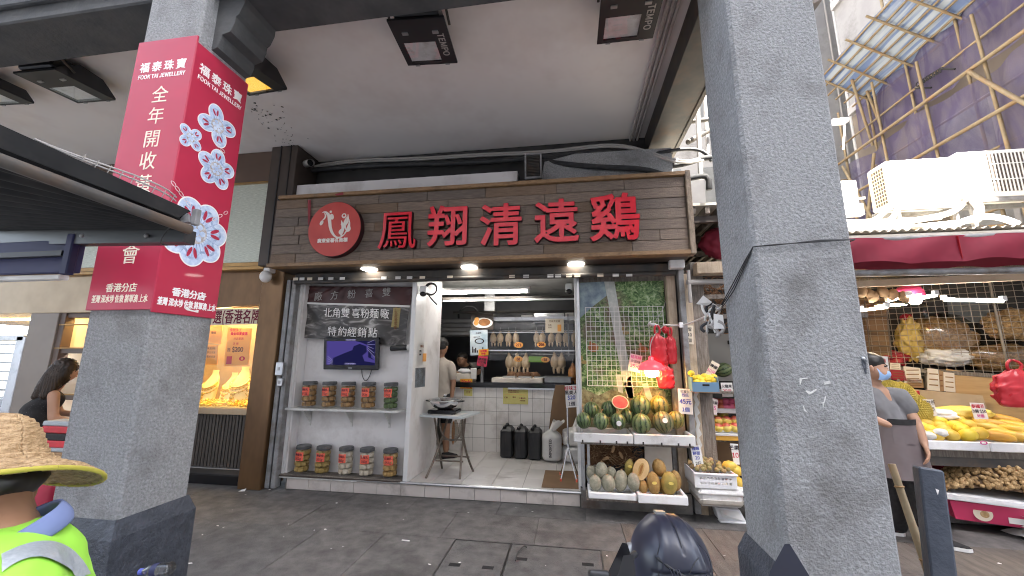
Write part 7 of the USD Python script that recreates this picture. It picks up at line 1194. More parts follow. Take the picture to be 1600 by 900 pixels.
for lab, pts, r, m in (('pale hose curving from the left air conditioner down to the roof', [(1395, 320, 5.6), (1384, 330, 5.4), (1362, 345, 5.2), (1320, 352, 5.1)], .03, 'pipe_white'), ('grey hose beside the pale one under the left air conditioner', [(1402, 320, 5.6), (1398, 335, 5.3), (1380, 350, 5.1), (1340, 358, 5.0)], .03, 'cable_grey'), ('pale hose from the right air conditioner bending left along the roof', [(1506, 314, 5.6), (1490, 330, 5.4), (1455, 340, 5.2), (1400, 348, 5.1), (1330, 350, 5.0)], .035, 'pipe_white'), ('white pipe lying straight along the roof', [(1318, 346, 5.6), (1400, 344, 5.6), (1470, 340, 5.6)], .03, 'pipe_white'), ('pale hose looping at the right end of the roof', [(1440, 357, 4.9), (1500, 348, 5.0), (1560, 340, 5.1), (1590, 350, 5.0)], .035, 'pipe_white'), ('grey hose along the front of the roof', [(1318, 357, 4.8), (1380, 357, 4.8), (1450, 352, 4.9), (1530, 344, 5.0)], .028, 'cable_grey'), ('thick pale elbow hose under the right air conditioner', [(1520, 312, 5.5), (1530, 325, 5.4), (1528, 336, 5.3)], .045, 'cable_grey'), ('thin white pipe bundle by the column over the roof', [(1318, 362, 4.7), (1360, 360, 4.7), (1420, 357, 4.8)], .02, 'pipe_white')):
    p_ = [P(a, b, Y=y) for a, b, y in pts]; t = thing('roof_pipe', lab, 'pipe', p_[0]); obj('run', tube(spline(p_, 8), r, 8), m, t, True)
bw = thing('brick_parapet', 'tan tiled parapet wall behind the hoses on the stall roof', 'wall', (6.5, 6.5, 3.2)); obj('core', bx((4.2, 6.6, 3.0), (7.4, 6.7, 3.62)), 'tan_render', bw)
for j in range(6):
    for i in range(16): x = 4.2+i*.2+.1*(j % 2); obj('brick', bx((x, 6.59-rr.uniform(0, .004), 3.02+j*.1), (min(x+.194, 7.4), 6.61, 3.114+j*.1), .003), rr.choice(['plywood', 'tan_render', 'tan_board']), bw)

# ------------------------------------------------------------------ scaffolded building on the right, back wall, opposite row
WX = 7.5
sc_b = thing('scaffolded_building', 'tan rendered building under repair beside the lane, behind bamboo scaffolding', 'building', (9, 7, 0))
obj('wall', bx((WX, 2.0, 0), (16, 10.5, 7.9)), 'tan_render', sc_b); obj('upper_wall', bx((WX, 2.0, 7.9), (16, 10.5, 22)), 'pale_render', sc_b)
for z in (3.4, 5.2, 8.6, 11.8, 15):
    for y in (5.2, 7.3, 9.4): f = obj('window', bx((WX-.04, y, z), (WX+.05, y+1.1, z+1.1), .01), 'old_render', sc_b); obj('pane', bx((WX-.045, y+.08, z+.08), (WX-.035, y+1.02, z+1.02)), 'dim_glass', f)
obj('floor_band', [bx((WX-.08, 2.0, z), (WX, 10.5, z+.22)) for z in (4.7, 7.95, 11.2, 14.4)], 'old_render', sc_b)
scf = thing('bamboo_scaffold', 'bamboo pole scaffolding tied against the building beside the lane', 'scaffold', (7.2, 7.5, 0)); SXX = 7.0
def cane(a, b, r=.028): return obj('bamboo_pole', tube(spline([a, (np.asarray(a)+b)/2+V(0, 0, rr.uniform(-.03, .03)), b], 4), [r*1.05, r*1.03, r, r, r, r*.97, r*.95, r*.92, r*.9][:9], 7), 'bamboo', scf, True)
for y in (4.6, 5.7, 6.75, 7.85, 8.95, 10.1): cane(V(SXX, y, 2.8), V(SXX, y+.12, 7.9 if y not in (7.85, 6.75) else 7.5)); 
for y in (5.1, 6.2, 7.3, 8.4, 9.5): cane(V(7.24, y, 3.0), V(7.24, y+.1, 9.), .026)
for z in (4.1, 5.1, 6.05, 7.1): cane(V(7.2, 3.6, z), V(7.2, 10.6, z+.04), .024)
for y in (5.2, 6.3, 8.4): cane(V(SXX-.05, y, 8.2), V(SXX+.05, y+.1, 13.))
for z in (3.6, 4.6, 5.55, 6.5): cane(V(SXX-.06, 4., z), V(SXX-.06, 10.6, z+.05), .035)
for (y0, z0, y1, z1) in ((5.0, 3.2, 7.0, 6.5), (8.9, 3.2, 10.2, 6.4), (10.2, 3.3, 9.2, 6.2), (6.0, 6.2, 4.4, 3.6)): cane(V(SXX-.1, y0, z0), V(SXX-.1, y1, z1), .036)
for z in (3.7, 4.9, 6.1): cane(V(5.6, 10.4, z), V(SXX+.2, 10.4, z+.02), .032)
for x in (5.7, 6.3): cane(V(x, 10.45, 2.9), V(x+.1, 10.45, 7.6), .035)
nt = thing('purple_netting', 'sagging purple safety netting hung over the scaffold', 'netting', (7.1, 7, 5))
def net(y0, y1, z0, z1, off, amp, seed):
    def f(u, v): y = y0+(y1-y0)*u; z = z0+(z1-z0)*v; return V(WX-off+amp*(meshkit.fbm(V(y*1.1, z*.5+y*.4, seed), 4, seed)-.5)*2 + amp*.35*math.sin(y*7+z*1.5), y, z+.12*math.sin(u*9+seed)*v*.6-.25*math.sin(math.pi*u)*v*.5)
    return sheet(f, 60, 30)
obj('lower_sheet', net(5.9, 10.4, 4.55, 6.55, .38, .16, 3), 'netting', nt, True); obj('lower_sheet', net(2.6, 6.0, 4.9, 7.2, .36, .18, 5), 'netting', nt, True); obj('upper_sheet', net(6.0, 10.0, 6.7, 8.3, .22, .12, 7), 'netting', nt, True); obj('upper_sheet', net(3.0, 6.2, 7.0, 9.4, .24, .14, 9), 'netting', nt, True); obj('low_sheet', net(9.0, 10.6, 3.0, 4.3, .5, .12, 11), 'netting', nt, True)
cnp = thing('tarp_canopy', 'blue and white striped tarp canopy on a bamboo grid leaning out over the lane', 'canopy', (6.9, 7, 8))
def can(u, v): return V(WX-.15-1.05*v, 3.6+6.0*u, 7.78+.72*v-.03*math.sin(u*40)*.3)
n_st = 12
obj('tarp', sheet(lambda u, v: can(u, v)+V(0, 0, .02), 60, 10), 'tarp_blue', cnp, True)
for k in range(7): obj('rib', tube([can(-.03, k/6)+V(0, 0, -.03), can(.5, k/6)+V(0, 0, -.04), can(1.06, k/6)+V(0, 0, -.03)], .022, 6), 'bamboo', cnp, True)
for u in (.02, .12, .22, .33, .43, .52, .61, .70, .80, .90, .99): obj('crossbar', tube([can(u, -.03)+V(0, 0, -.08), can(u, 1.16)+V(0, 0, -.08)], .024, 6), 'bamboo', cnp, True)
obj('strut', [tube([can(.95, .55), V(SXX+.2, 9.6, 6.6)], .03, 6), tube([can(.97, .2), V(SXX+.3, 9.4, 6.9)], .03, 6)], 'bamboo', cnp, True)
lbk = thing('light_bracket', 'black lamp bracket and curled wire under the canopy', 'bracket', P(1445, 133, X=7.2)); obj('bar', [tube([P(1430, 138, X=7.1), P(1455, 137, X=7.1)], .018, 6), tube([P(1470, 108, X=7.1), P(1492, 108, X=7.1)], .018, 6)], 'black_plastic', lbk); obj('curl', tube([P(1432+40*t+3*math.cos(t*50), 133-25*t+3*math.sin(t*50), X=7.1) for t in np.linspace(0, 1, 60)], .012, 5), 'cable', lbk, True)
bwl = thing('back_building', 'tall stained pale building closing the lane, with drain pipes and service boxes', 'building', (8, 13, 0))
obj('wall', bx((1.5, 12.5, 0), (16, 18, 26)), 'pale_render', bwl)
for k, x in enumerate([P(a, 120, Y=12.42)[0] for a in (1306, 1318, 1325, 1333, 1342, 1356)]): obj('drain_pipe', tube([V(x, 12.42, 0), V(x+.02, 12.42, 24)], .028+.012*(k % 2), 8), ['cable_grey', 'pipe_white', 'cable_grey'][k % 3], bwl, True)
for (a, b, c_, d_) in ((1340, 20, 1368, 72), (1352, 60, 1375, 90)): p, q = P(a, d_, Y=12.3), P(c_, b, Y=12.3); obj('service_box', bx((p[0], 12.1, p[2]), (q[0], 12.5, q[2]), .03), 'white_paint', bwl)
for k in range(5):
    for x in (2.6, 4.4, 9.0): obj('window', bx((x, 12.44, 3+3.2*k), (x+1.1, 12.52, 4.5+3.2*k)), 'dim_glass', bwl)
opp = thing('opposite_building', 'pale building row across the street behind the viewer', 'building', (0, -12, 0))  # unseen row, its height shaped to keep direct sun off the columns
obj('wall', bx((-45, -20, 0), (45, -9, 23.5)), 'old_render', opp)
for i in range(14):
    for j in range(6): obj('window', bx((-32+4.6*i, -9.02, 1.2+3.4*j), (-29.6+4.6*i, -8.96, 3.2+3.4*j)), 'dim_glass', opp)
# ------------------------------------------------------------------ people
def body(bones, edge=.02, smooth_it=14):
    """One continuous skin: bones [(p0, r0, p1, r1), ...] hulled, united, refined and smoothed."""
    def ball(p, r): return m3.Manifold.sphere(float(r), 20).translate([float(x) for x in p])
    parts = [m3.Manifold.batch_hull([ball(a, ra), ball(b, rb)]) for a, ra, b, rb in bones]
    m = m3.Manifold.batch_boolean(parts, m3.OpType.Add).refine_to_length(edge)
    mm = m.to_mesh(); t = trimesh.Trimesh(mm.vert_properties[:, :3], mm.tri_verts, process=True)
    trimesh.smoothing.filter_taubin(t, lamb=.55, nu=-.56, iterations=smooth_it); return t
def wrinkle(m, amp, f, seed=0, st=(1, 1, 1)):
    v = m.vertices.copy(); n = m.vertex_normals; v += n*(meshkit.fbm(v*f*np.asarray(st)+seed, 3, seed)[:, None]-.5)*2*amp; return trimesh.Trimesh(v, m.faces, process=False)
def hand(w, d, up, curl=.5, side=1, s=1.0):
    """Bones of a hand: wrist point, pointing direction, back-of-hand direction; five unequal curled fingers."""
    d, up = unit(d), unit(up); sd = unit(np.cross(d, up))*side; B = []
    pal = w + d*.085*s
    for q in (-.03, -.01, .012, .032): B.append((w+sd*q*.55*s, .017*s, pal+sd*q*s, .0125*s))
    for q, L in ((-.031, .062), (-.0105, .073), (.0115, .068), (.032, .052)):
        p = pal+sd*q*s; dd = d; a = curl
        for k, f in enumerate((.45, .32, .25)):
            dd = unit(d*math.cos(a)-up*math.sin(a)); p2 = p+dd*L*f*1.15*s; B.append((p, (.0095-.001*k)*s, p2, (.0085-.001*k)*s)); p = p2; a += curl
    p = w+d*.025*s-sd*.028*s; 
    for k, (L, a) in enumerate(((.035, .7), (.03, .4), (.025, .2))): p2 = p+unit(d*math.cos(a)-sd*math.sin(a)-up*.3)*L*s; B.append((p, (.012-.0015*k)*s, p2, (.0105-.0015*k)*s)); p = p2
    return B
def shoe(t, heel, toe, m='black_cloth', sole='shoe_white'):
    heel, toe = np.asarray(heel, float), np.asarray(toe, float); d = unit(toe-heel); s = V(-d[1], d[0], 0); L = np.linalg.norm(toe-heel)
    out = [heel+d*L*f+s*w for f, w in ((0, .03), (.0, -.03), (.2, .038), (.2, -.038), (.7, .047), (.7, -.047), (.92, .03), (.92, -.03), (1, 0))]
    up = [heel+d*L*f+s*w+V(0, 0, z) for f, w, z in ((0, .025, .075), (0, -.025, .075), (.3, .03, .085), (.3, -.03, .085), (.65, .03, .06), (.65, -.03, .06), (.95, .0, .04))]
    obj('shoe_sole', hullm(out+[p+V(0, 0, .028) for p in out]), sole, t); obj('shoe', hullm([p+V(0, 0, .024) for p in out]+up), m, t, 50)
# --- stall keeper in grey, right of the right column
mk = thing('person', 'person in blue mask, grey tee and apron, half hidden by the right column', 'person', (2.95, 4.25, 0))
H = P(1372, 574, Y=4.25); hx, hy, hz = H[0]-.045, 4.25, H[2]
sh_r = P(1409, 618, Y=4.24); el = P(1432, 662, Y=4.17); wr = P(1445, 695, Y=4.10)
hip = V(hx+.10, 4.30, .90); kn = P(1440, 775, Y=4.22); ank = P(1462, 838, Y=4.20); kn2 = V(hx+.02, 4.34, .5); ank2 = P(1404, 832, Y=4.45)
B = [(V(hx, hy, hz+.02), .095, V(hx+.01, hy-.02, hz-.03), .085), (V(hx+.02, hy-.06, hz-.05), .055, V(hx, hy, hz-.02), .08), (V(hx, hy+.02, hz-.08), .055, V(hx, hy+.03, hz-.2), .06),
     (V(hx-.16, hy+.03, hz-.25), .06, V(sh_r[0]-.03, hy+.02, sh_r[2]), .06), (V(hx, hy+.03, hz-.25), .11, V(hip[0]-.05, 4.30, 1.0), .14), (V(hip[0]-.10, 4.3, .92), .13, V(hip[0]+.04, 4.3, .92), .12),
     (V(sh_r[0]-.02, hy, sh_r[2]-.01), .058, el, .043), (el, .042, wr, .029), (hip+V(.05, 0, 0), .10, kn, .065), (kn, .06, ank, .042), (hip+V(-.12, 0, 0), .10, kn2, .065), (kn2, .06, ank2, .042), (V(hx-.16, hy, hz-.25), .055, V(hx-.19, hy-.05, 1.1), .042), (V(hx-.19, hy-.05, 1.1), .04, V(hx-.05, hy-.16, 1.02), .03)]
fwd = unit(V(.75, -.65, 0))
B += [(V(hx, hy, hz-.01)+fwd*.085, .014, V(hx, hy, hz-.035)+fwd*.10, .018)] + hand(wr, unit(wr-el), unit(V(.8, -.4, .3)), .42, 1, 1.05)
obj('body', body(B, .014, 8), 'skin', mk, True)
obj('hair', wrinkle(ell(V(hx-.012, hy+.015, hz+.045), (.108, .112, .10), None, 3), .008, 40), 'hair', mk, True)
msk = sheet(lambda u, v: V(hx+.0, hy, hz-.065)+rot('z', -49+180) @ V((.085+.018*math.sin(math.pi*v))*math.sin((u-.5)*2.5), (.085+.022*math.sin(math.pi*v))*math.cos((u-.5)*2.5)*1.05, (v-.5)*.095), 16, 8); 
msk = sheet(lambda u, v: V(hx, hy, hz-.06)+fwd*(.082+.03*math.sin(math.pi*v))*math.cos((u-.5)*2.3)*1.08+V(-fwd[1], fwd[0], 0)*(.098)*math.sin((u-.5)*2.3)+V(0, 0, (v-.5)*.105), 16, 8)
obj('face_mask', msk, 'mask_blue', mk, True)
for s_ in (-1, 1):
    e = V(hx, hy, hz+.012)+fwd*.088+V(-fwd[1], fwd[0], 0)*.034*s_; obj('eye', ell(e, (.014, .014, .008)), 'ink', mk, True); obj('ear', ell(V(hx, hy, hz-.01)-fwd*.0+V(-fwd[1], fwd[0], 0)*.098*s_, (.015, .02, .032)), 'skin', mk, True)
shirt = body([(V(hx-.17, hy+.03, hz-.26), .085, V(sh_r[0]-.035, hy+.02, sh_r[2]-.005), .078), (V(hx-.05, hy+.02, hz-.3), .14, V(hip[0]-.03, 4.29, 1.02), .165), (V(hip[0]-.10, 4.3, .95), .15, V(hip[0]+.05, 4.3, .95), .14), (V(sh_r[0]-.02, hy, sh_r[2]-.01), .085, sh_r*.52+el*.48+V(-.005, 0, 0), .075), (V(hx-.16, hy, hz-.26), .08, V(hx-.18, hy-.03, 1.17), .07)], .018)
obj('shirt', wrinkle(shirt, .02, 12, 3, (1, 1, .6)), 'shirt_grey', mk, True)
c_ = P(1404, 648, Y=4.10); obj('shirt_fold', [ell(c_+V(0, -.02, .0), (.13, .05, .03), rot('y', 12), 2, .2, 4), ell(c_+V(.03, -.02, -.06), (.12, .05, .03), rot('y', 18), 2, .2, 6)], 'skin', mk, True) if False else None
ap = sheet(lambda u, v: (lambda a: V(hip[0]-.01+(.195+.05*v)*math.sin(a), 4.29-(.175+.05*v)*math.cos(a)-.012*math.sin(u*30+v*3)*v, 1.06-.50*v))((u-.5)*3.6), 36, 14)
obj('apron', ap, 'apron', mk, True); obj('apron_band', sheet(lambda u, v: (lambda a: V(hip[0]-.01+.203*math.sin(a), 4.29-.183*math.cos(a), 1.07-.05*v))((u-.5)*4.4), 30, 1), 'black_cloth', mk, True); obj('apron_pocket', sheet(lambda u, v: (lambda a: V(hip[0]-.01+(.205+.01*v)*math.sin(a), 4.29-(.186+.012*v)*math.cos(a), .98-.12*v))((u-.5)*1.4+.2), 12, 2), 'apron', mk, True)
trs = body([(hip+V(.05, 0, 0), .125, kn, .098), (kn, .096, P(1448, 822, Y=4.20)+V(0, 0, .02), .085), (hip+V(-.12, 0, 0), .12, kn2, .095), (kn2, .09, ank2+V(0, 0, .05), .08), (hip+V(-.1, 0, .0), .13, hip+V(.05, 0, 0), .13)], .02)
obj('trousers', wrinkle(trs, .012, 8, 5), 'black_cloth', mk, True)
hl, te = P(1436, 838, Y=4.33), P(1512, 851, Y=4.16); shoe(mk, V(hl[0]-.03, 4.30, .005), V(te[0], 4.12, .005)); hl = P(1393, 838, Y=4.4); shoe(mk, V(hl[0]-.12, 4.5, .005), V(P(1413, 838, Y=4.4)[0], 4.38, .005))
# --- customer seen from behind at the counter
HC = P(690, 541, Y=5.85); cx, cy, cz = HC[0], 5.85, HC[2]; 
pm = thing('person', 'person with cropped black hair and beige tee, back turned, waiting at the shop counter', 'person', (cx, cy, FL))
hipc = V(cx-.0, cy, 1.02); B = [(V(cx, cy, cz+.02), .09, V(cx+.01, cy-.0, cz-.06), .078), (V(cx, cy, cz-.08), .055, V(cx-.01, cy-.01, cz-.2), .06), (V(cx-.17, cy, cz-.27), .06, V(cx+.14, cy, cz-.28), .06), (V(cx, cy, cz-.3), .12, hipc, .13), (V(cx+.155, cy, cz-.28), .055, V(cx+.215, cy-.02, 1.22), .043), (V(cx+.215, cy-.02, 1.22), .041, V(cx+.20, cy-.04, .99), .03), (V(cx-.185, cy, cz-.28), .055, V(cx-.24, cy, 1.2), .043), (V(cx-.24, cy, 1.2), .04, V(cx-.22, cy-.06, .98), .03),
     (hipc+V(-.08, 0, 0), .11, V(cx-.09, cy, .62), .07), (V(cx-.09, cy, .62), .065, V(cx-.09, cy, FL+.1), .042), (hipc+V(.08, 0, 0), .11, V(cx+.12, cy-.02, .62), .07), (V(cx+.12, cy-.02, .62), .065, V(cx+.14, cy-.04, FL+.1), .042)]
B += hand(V(cx+.20, cy-.04, .99), V(0, -.1, -1), V(1, 0, 0), .25, 1) + hand(V(cx-.22, cy-.06, .98), V(0, -.1, -1), V(-1, 0, 0), .25, -1)
obj('body', body(B, .014, 8), 'skin_tan', pm, True); obj('hair', wrinkle(ell(V(cx, cy+.008, cz+.045), (.10, .108, .095), None, 3), .007, 45), 'hair', pm, True); obj('nape_hair', wrinkle(ell(V(cx, cy-.03, cz-.0), (.088, .07, .075), None, 3), .006, 45), 'hair', pm, True)
for s_ in (-1, 1): obj('ear', ell(V(cx+s_*.088, cy+.01, cz-.02), (.014, .02, .03)), 'skin_tan', pm, True)
obj('shirt', wrinkle(body([(V(cx-.17, cy, cz-.28), .08, V(cx+.14, cy, cz-.29), .08), (V(cx, cy, cz-.26), .10, V(cx, cy, cz-.2), .07), (V(cx, cy, cz-.34), .145, hipc+V(0, 0, .0), .165), (V(cx-.05, cy, 1.1), .14, V(cx+.05, cy, 1.1), .145), (V(cx+.15, cy, cz-.29), .078, V(cx+.2, cy-.01, 1.30), .07), (V(cx-.18, cy, cz-.29), .078, V(cx-.23, cy, 1.28), .07)], .018), .012, 9, 7), 'shirt_beige', pm, True)
obj('shorts', wrinkle(body([(hipc+V(-.07, 0, -.02), .14, V(cx-.10, cy, .68), .10), (hipc+V(.07, 0, -.02), .14, V(cx+.12, cy-.02, .68), .10)], .02), .01, 8, 2), 'black_cloth', pm, True)
shoe(pm, V(cx-.11, cy-.08, FL+.005), V(cx-.10, cy+.19, FL+.005), 'black_cloth', 'black_cloth'); shoe(pm, V(cx+.10, cy-.1, FL+.005), V(cx+.30, cy+.04, FL+.005), 'black_cloth', 'black_cloth')
# --- cook bending behind the counter
q = P(722, 562, Y=6.95); bx_, by_, bz_ = q[0], 6.95, q[2]
ck = thing('person', 'cook in black leaning forward behind the counter, face turned down', 'person', (bx_, by_, FL))
B = [(V(bx_, by_, bz_+.02), .088, V(bx_-.01, by_-.03, bz_-.05), .075), (V(bx_+.03, by_+.03, bz_-.08), .055, V(bx_+.10, by_+.08, bz_-.14), .06), (V(bx_-.02, by_+.05, bz_-.2), .06, V(bx_+.3, by_+.12, bz_-.12), .06), (V(bx_+.14, by_+.12, bz_-.2), .12, V(bx_+.15, by_+.35, .98), .14), (V(bx_+.3, by_+.1, bz_-.13), .055, V(bx_+.36, by_-.06, 1.35), .042), (V(bx_+.36, by_-.06, 1.35), .04, V(bx_+.25, by_-.2, 1.28), .03), (V(bx_-.02, by_+.05, bz_-.2), .055, V(bx_-.06, by_-.1, 1.32), .042), (V(bx_-.06, by_-.1, 1.32), .04, V(bx_+.06, by_-.24, 1.28), .03), (V(bx_+.08, by_+.35, .98), .11, V(bx_+.08, by_+.3, FL+.1), .05), (V(bx_+.22, by_+.35, .98), .11, V(bx_+.24, by_+.3, FL+.1), .05)]
B += hand(V(bx_+.25, by_-.2, 1.28), V(-.5, -.8, -.1), V(0, 0, 1), .4) + hand(V(bx_+.06, by_-.24, 1.28), V(.4, -.9, -.1), V(0, 0, 1), .4, -1)
obj('body', body(B, .016, 8), 'skin_tan', ck, True); obj('hair', wrinkle(ell(V(bx_+.005, by_+.02, bz_+.05), (.097, .10, .085), None, 3), .007, 45), 'hair', ck, True)
obj('nose', ell(V(bx_-.02, by_-.115, bz_-.02), (.016, .02, .025)), 'skin_tan', ck, True)
for s_ in (-1, 1): obj('eye', ell(V(bx_+s_*.033, by_-.085, bz_+.012), (.012, .01, .006)), 'ink', ck, True); obj('ear', ell(V(bx_+s_*.086, by_, bz_-.01), (.014, .02, .03)), 'skin_tan', ck, True)
obj('mouth', ell(V(bx_-.01, by_-.10, bz_-.065), (.022, .008, .006)), 'skin', ck, True)
obj('shirt', wrinkle(body([(V(bx_-.02, by_+.05, bz_-.2), .085, V(bx_+.3, by_+.12, bz_-.13), .085), (V(bx_+.14, by_+.12, bz_-.22), .15, V(bx_+.15, by_+.35, .95), .17), (V(bx_+.3, by_+.1, bz_-.13), .08, V(bx_+.35, by_-.02, 1.38), .06), (V(bx_-.02, by_+.05, bz_-.2), .08, V(bx_-.055, by_-.06, 1.35), .06)], .02), .01, 9, 4), 'black_cloth', ck, True)
sca = thing('weighing_scale', 'white weighing scale and steel bowl on the counter before the cook', 'scale', P(725, 582, Y=6.5)); c = P(727, 585, Y=6.5); obj('base', bx((c[0]-.2, 6.4, 1.2), (c[0]+.16, 6.65, 1.33), .012), 'kraft_white', sca); obj('display', bx((c[0]+.12, 6.38, 1.24), (c[0]+.22, 6.42, 1.42), .008), 'paper', sca); obj('bowl', lathe([(0, 0), (.06, .0), (.1, .06), (.115, .09), (.105, .09), (.06, .02), (0, .02)], (c[0]+.12, 6.7, 1.42), 18), 'stainless', sca, True); obj('bag', ell((c[0]+.0, 6.45, 1.37), (.12, .06, .04), None, 2, .3, 5), 'white_plastic', sca, True)
# --- woman at the jewellery windows
q = P(104, 578, Y=3.75); wx, wy, wz = q[0], 3.75, q[2]
wm = thing('person', 'person with long dark hair and sleeveless black top, beside the left column', 'person', (wx, wy, 0)); UsdGeom.Xformable(stage.GetPrimAtPath(wm)).AddRotateZOp().Set(48.)
hp = V(wx-.16, wy+.02, .86)
B = [(V(wx, wy, wz+.01), .088, V(wx+.02, wy, wz-.05), .076), (V(wx-.01, wy, wz-.08), .05, V(wx-.05, wy+.01, wz-.19), .055), (V(wx-.09, wy+.14, wz-.27), .05, V(wx-.04, wy-.12, wz-.27), .052), (V(wx-.07, wy, wz-.32), .10, hp+V(0, 0, .1), .11), (hp+V(0, .07, 0), .12, hp+V(0, -.07, 0), .12), (V(wx-.035, wy-.13, wz-.28), .05, V(wx+.0, wy-.17, wz-.52), .042), (V(wx+.0, wy-.17, wz-.52), .038, V(wx+.2, wy-.14, wz-.58), .028), (V(wx-.09, wy+.14, wz-.28), .05, V(wx-.02, wy+.19, wz-.5), .04), (V(wx-.02, wy+.19, wz-.5), .038, V(wx+.18, wy+.14, wz-.52), .028), (hp+V(0, .08, 0), .11, V(wx-.12, wy+.08, .48), .065), (V(wx-.12, wy+.08, .48), .06, V(wx-.14, wy+.08, .09), .04), (hp+V(0, -.08, 0), .11, V(wx-.14, wy-.08, .48), .065), (V(wx-.14, wy-.08, .48), .06, V(wx-.17, wy-.08, .09), .04), (V(wx+.088, wy, wz-.02), .012, V(wx+.1, wy, wz-.035), .016)]
B += hand(V(wx+.2, wy-.14, wz-.58), V(1, 0, -.1), V(0, 0, 1), .5) + hand(V(wx+.18, wy+.14, wz-.52), V(1, 0, -.1), V(0, 0, 1), .5, -1)
obj('body', body(B, .014, 8), 'skin', wm, True)
hairb = body([(V(wx-.015, wy, wz+.03), .112, V(wx-.05, wy, wz-.06), .115), (V(wx-.05, wy-.02, wz-.06), .11, V(wx-.12, wy-.02, wz-.2), .085), (V(wx-.05, wy-.06, wz-.08), .07, V(wx-.10, wy-.09, wz-.27), .05), (V(wx-.10, wy-.02, wz-.18), .08, V(wx-.19, wy-.02, wz-.29), .035)], .014, 6)
v = hairb.vertices; hairb.vertices = v+hairb.vertex_normals*(.006*np.sin(np.arctan2(v[:, 1]-wy, v[:, 0]-wx)*46+v[:, 2]*16))[:, None]; obj('hair', hairb, 'hair_brown', wm, True)
for s_ in (-1, 1): obj('eye', ell(V(wx+.083, wy+s_*.032, wz+.005), (.008, .012, .006)), 'ink', wm, True)
obj('mouth', ell(V(wx+.088, wy, wz-.075), (.006, .02, .006)), 'red_bag_dark', wm, True)
obj('top', wrinkle(body([(V(wx-.09, wy+.10, wz-.27), .06, V(wx-.05, wy-.08, wz-.27), .06), (V(wx-.07, wy, wz-.33), .115, hp+V(-.01, 0, .12), .125), (hp+V(0, .07, .02), .135, hp+V(0, -.07, .02), .135)], .016), .008, 9, 4), mat('dotted_black', (.014, .013, .014), .9, (.12, .12, .12), 90., lo=.6, hi=.7), wm, True)
obj('skirt', wrinkle(body([(hp+V(0, .06, .0), .14, V(wx-.13, wy+.08, .42), .14), (hp+V(0, -.06, 0), .14, V(wx-.14, wy-.08, .42), .14)], .02), .01, 8, 9), 'black_cloth', wm, True)
shoe(wm, V(wx-.2, wy+.08, .005), V(wx+.04, wy+.08, .005), 'black_plastic', 'black_plastic'); shoe(wm, V(wx-.23, wy-.08, .005), V(wx+.01, wy-.08, .005), 'black_plastic', 'black_plastic')
sbg = thing('shoulder_bag', 'pale grey cloth shoulder bag on the back of the woman', 'bag', V(wx-.3, wy-.02, wz-.5)); obj('bag', ell(V(wx-.27, wy-.02, wz-.56), (.09, .15, .19), rot('y', 18), 3, .12, 3), 'sack', sbg, True); obj('strap', tube(spline([V(wx-.22, wy-.1, wz-.42), V(wx-.12, wy-.14, wz-.31), V(wx-.03, wy-.13, wz-.24), V(wx+.06, wy-.1, wz-.34)]), .016, 8), 'sack', sbg, True)
# striped bag she carries
q = P(95, 680, Y=3.5); rbg = thing('striped_bag', 'red black and grey striped bag carried by the woman beside the column', 'bag', q)
for k, (m_, z0, z1) in enumerate((('reflective', .10, .15), ('red_bag', .03, .10), ('black_cloth', -.04, .03), ('red_bag', -.11, -.04), ('reflective', -.15, -.11), ('cardboard', -.27, -.15))): obj('band', bx(q+V(-.16, -.07, z0), q+V(.2, .1, z1-.001), .01), m_, rbg)
q = P(70, 770, Y=2.3); t = thing('red_bag_low', 'red and white shiny bag low behind the straw hat', 'bag', q); obj('bag', ell(q, (.14, .1, .17), rot('y', 20), 3, .12, 7), 'banner_red', t, True); obj('white_panel', ell(q+V(-.06, -.06, .07), (.10, .06, .07), rot('y', 35), 2, .1, 7), 'paper', t, True)
# --- worker with straw hat in the foreground
wk_ = thing('person', 'person in straw hat and yellow green reflective vest, from behind, at lower left', 'person', (-1.55, .95, 0))
HB = P(-36, 756, Y=.66); ux, uy, uz = HB[0], .66, HB[2]
N = P(-2, 858, Y=.63); dv = unit(V(N[0], N[1], 0)); rv = V(dv[1], -dv[0], 0)     # seen across: back to the right, shoulders along the line of sight
def Q(a, b, c): return a*rv+b*dv+V(0, 0, c)
def O(a, b, c): return N+Q(a, b, c)
B = [(V(ux, uy, uz-.0), .085, V(ux-.03, uy, uz-.06), .075), (V(ux+.01, uy, uz-.04), .068, O(0, 0, -.01), .06), (O(0, -.14, -.06), .07, O(0, .16, -.06), .07), (O(0, 0, -.14), .09, O(.03, 0, -.5), .11), (O(0, -.16, -.07), .06, O(-.08, -.2, -.34), .048), (O(-.08, -.2, -.34), .046, O(-.3, -.12, -.42), .034), (O(0, .17, -.07), .06, O(-.08, .22, -.34), .048), (O(-.08, .22, -.34), .046, O(-.3, .12, -.42), .034)]
hq = O(.06, 0, -.52)
for s_ in (-1, 1): B += [(hq+Q(0, .08*s_, 0), .12, hq+Q(-.3, .1*s_, -.06), .08), (hq+Q(-.3, .1*s_, -.06), .075, V(*(hq+Q(-.3, .1*s_, 0))[:2], .1), .045)]
B += hand(O(-.3, -.12, -.42), Q(-1, .2, -.3), V(0, 0, 1), .5) + hand(O(-.3, .12, -.42), Q(-1, -.2, -.3), V(0, 0, 1), .5, -1)
obj('body', body(B, .014, 8), 'skin_tan', wk_, True)
obj('hair', wrinkle(ell(V(ux+.006, uy, uz+.006), (.095, .09, .06), None, 3), .006, 40), 'hair', wk_, True)
for s_ in (-1, 1): obj('ear', ell(V(ux-.01, uy+.085*s_, uz-.04), (.02, .014, .03)), 'skin_tan', wk_, True)
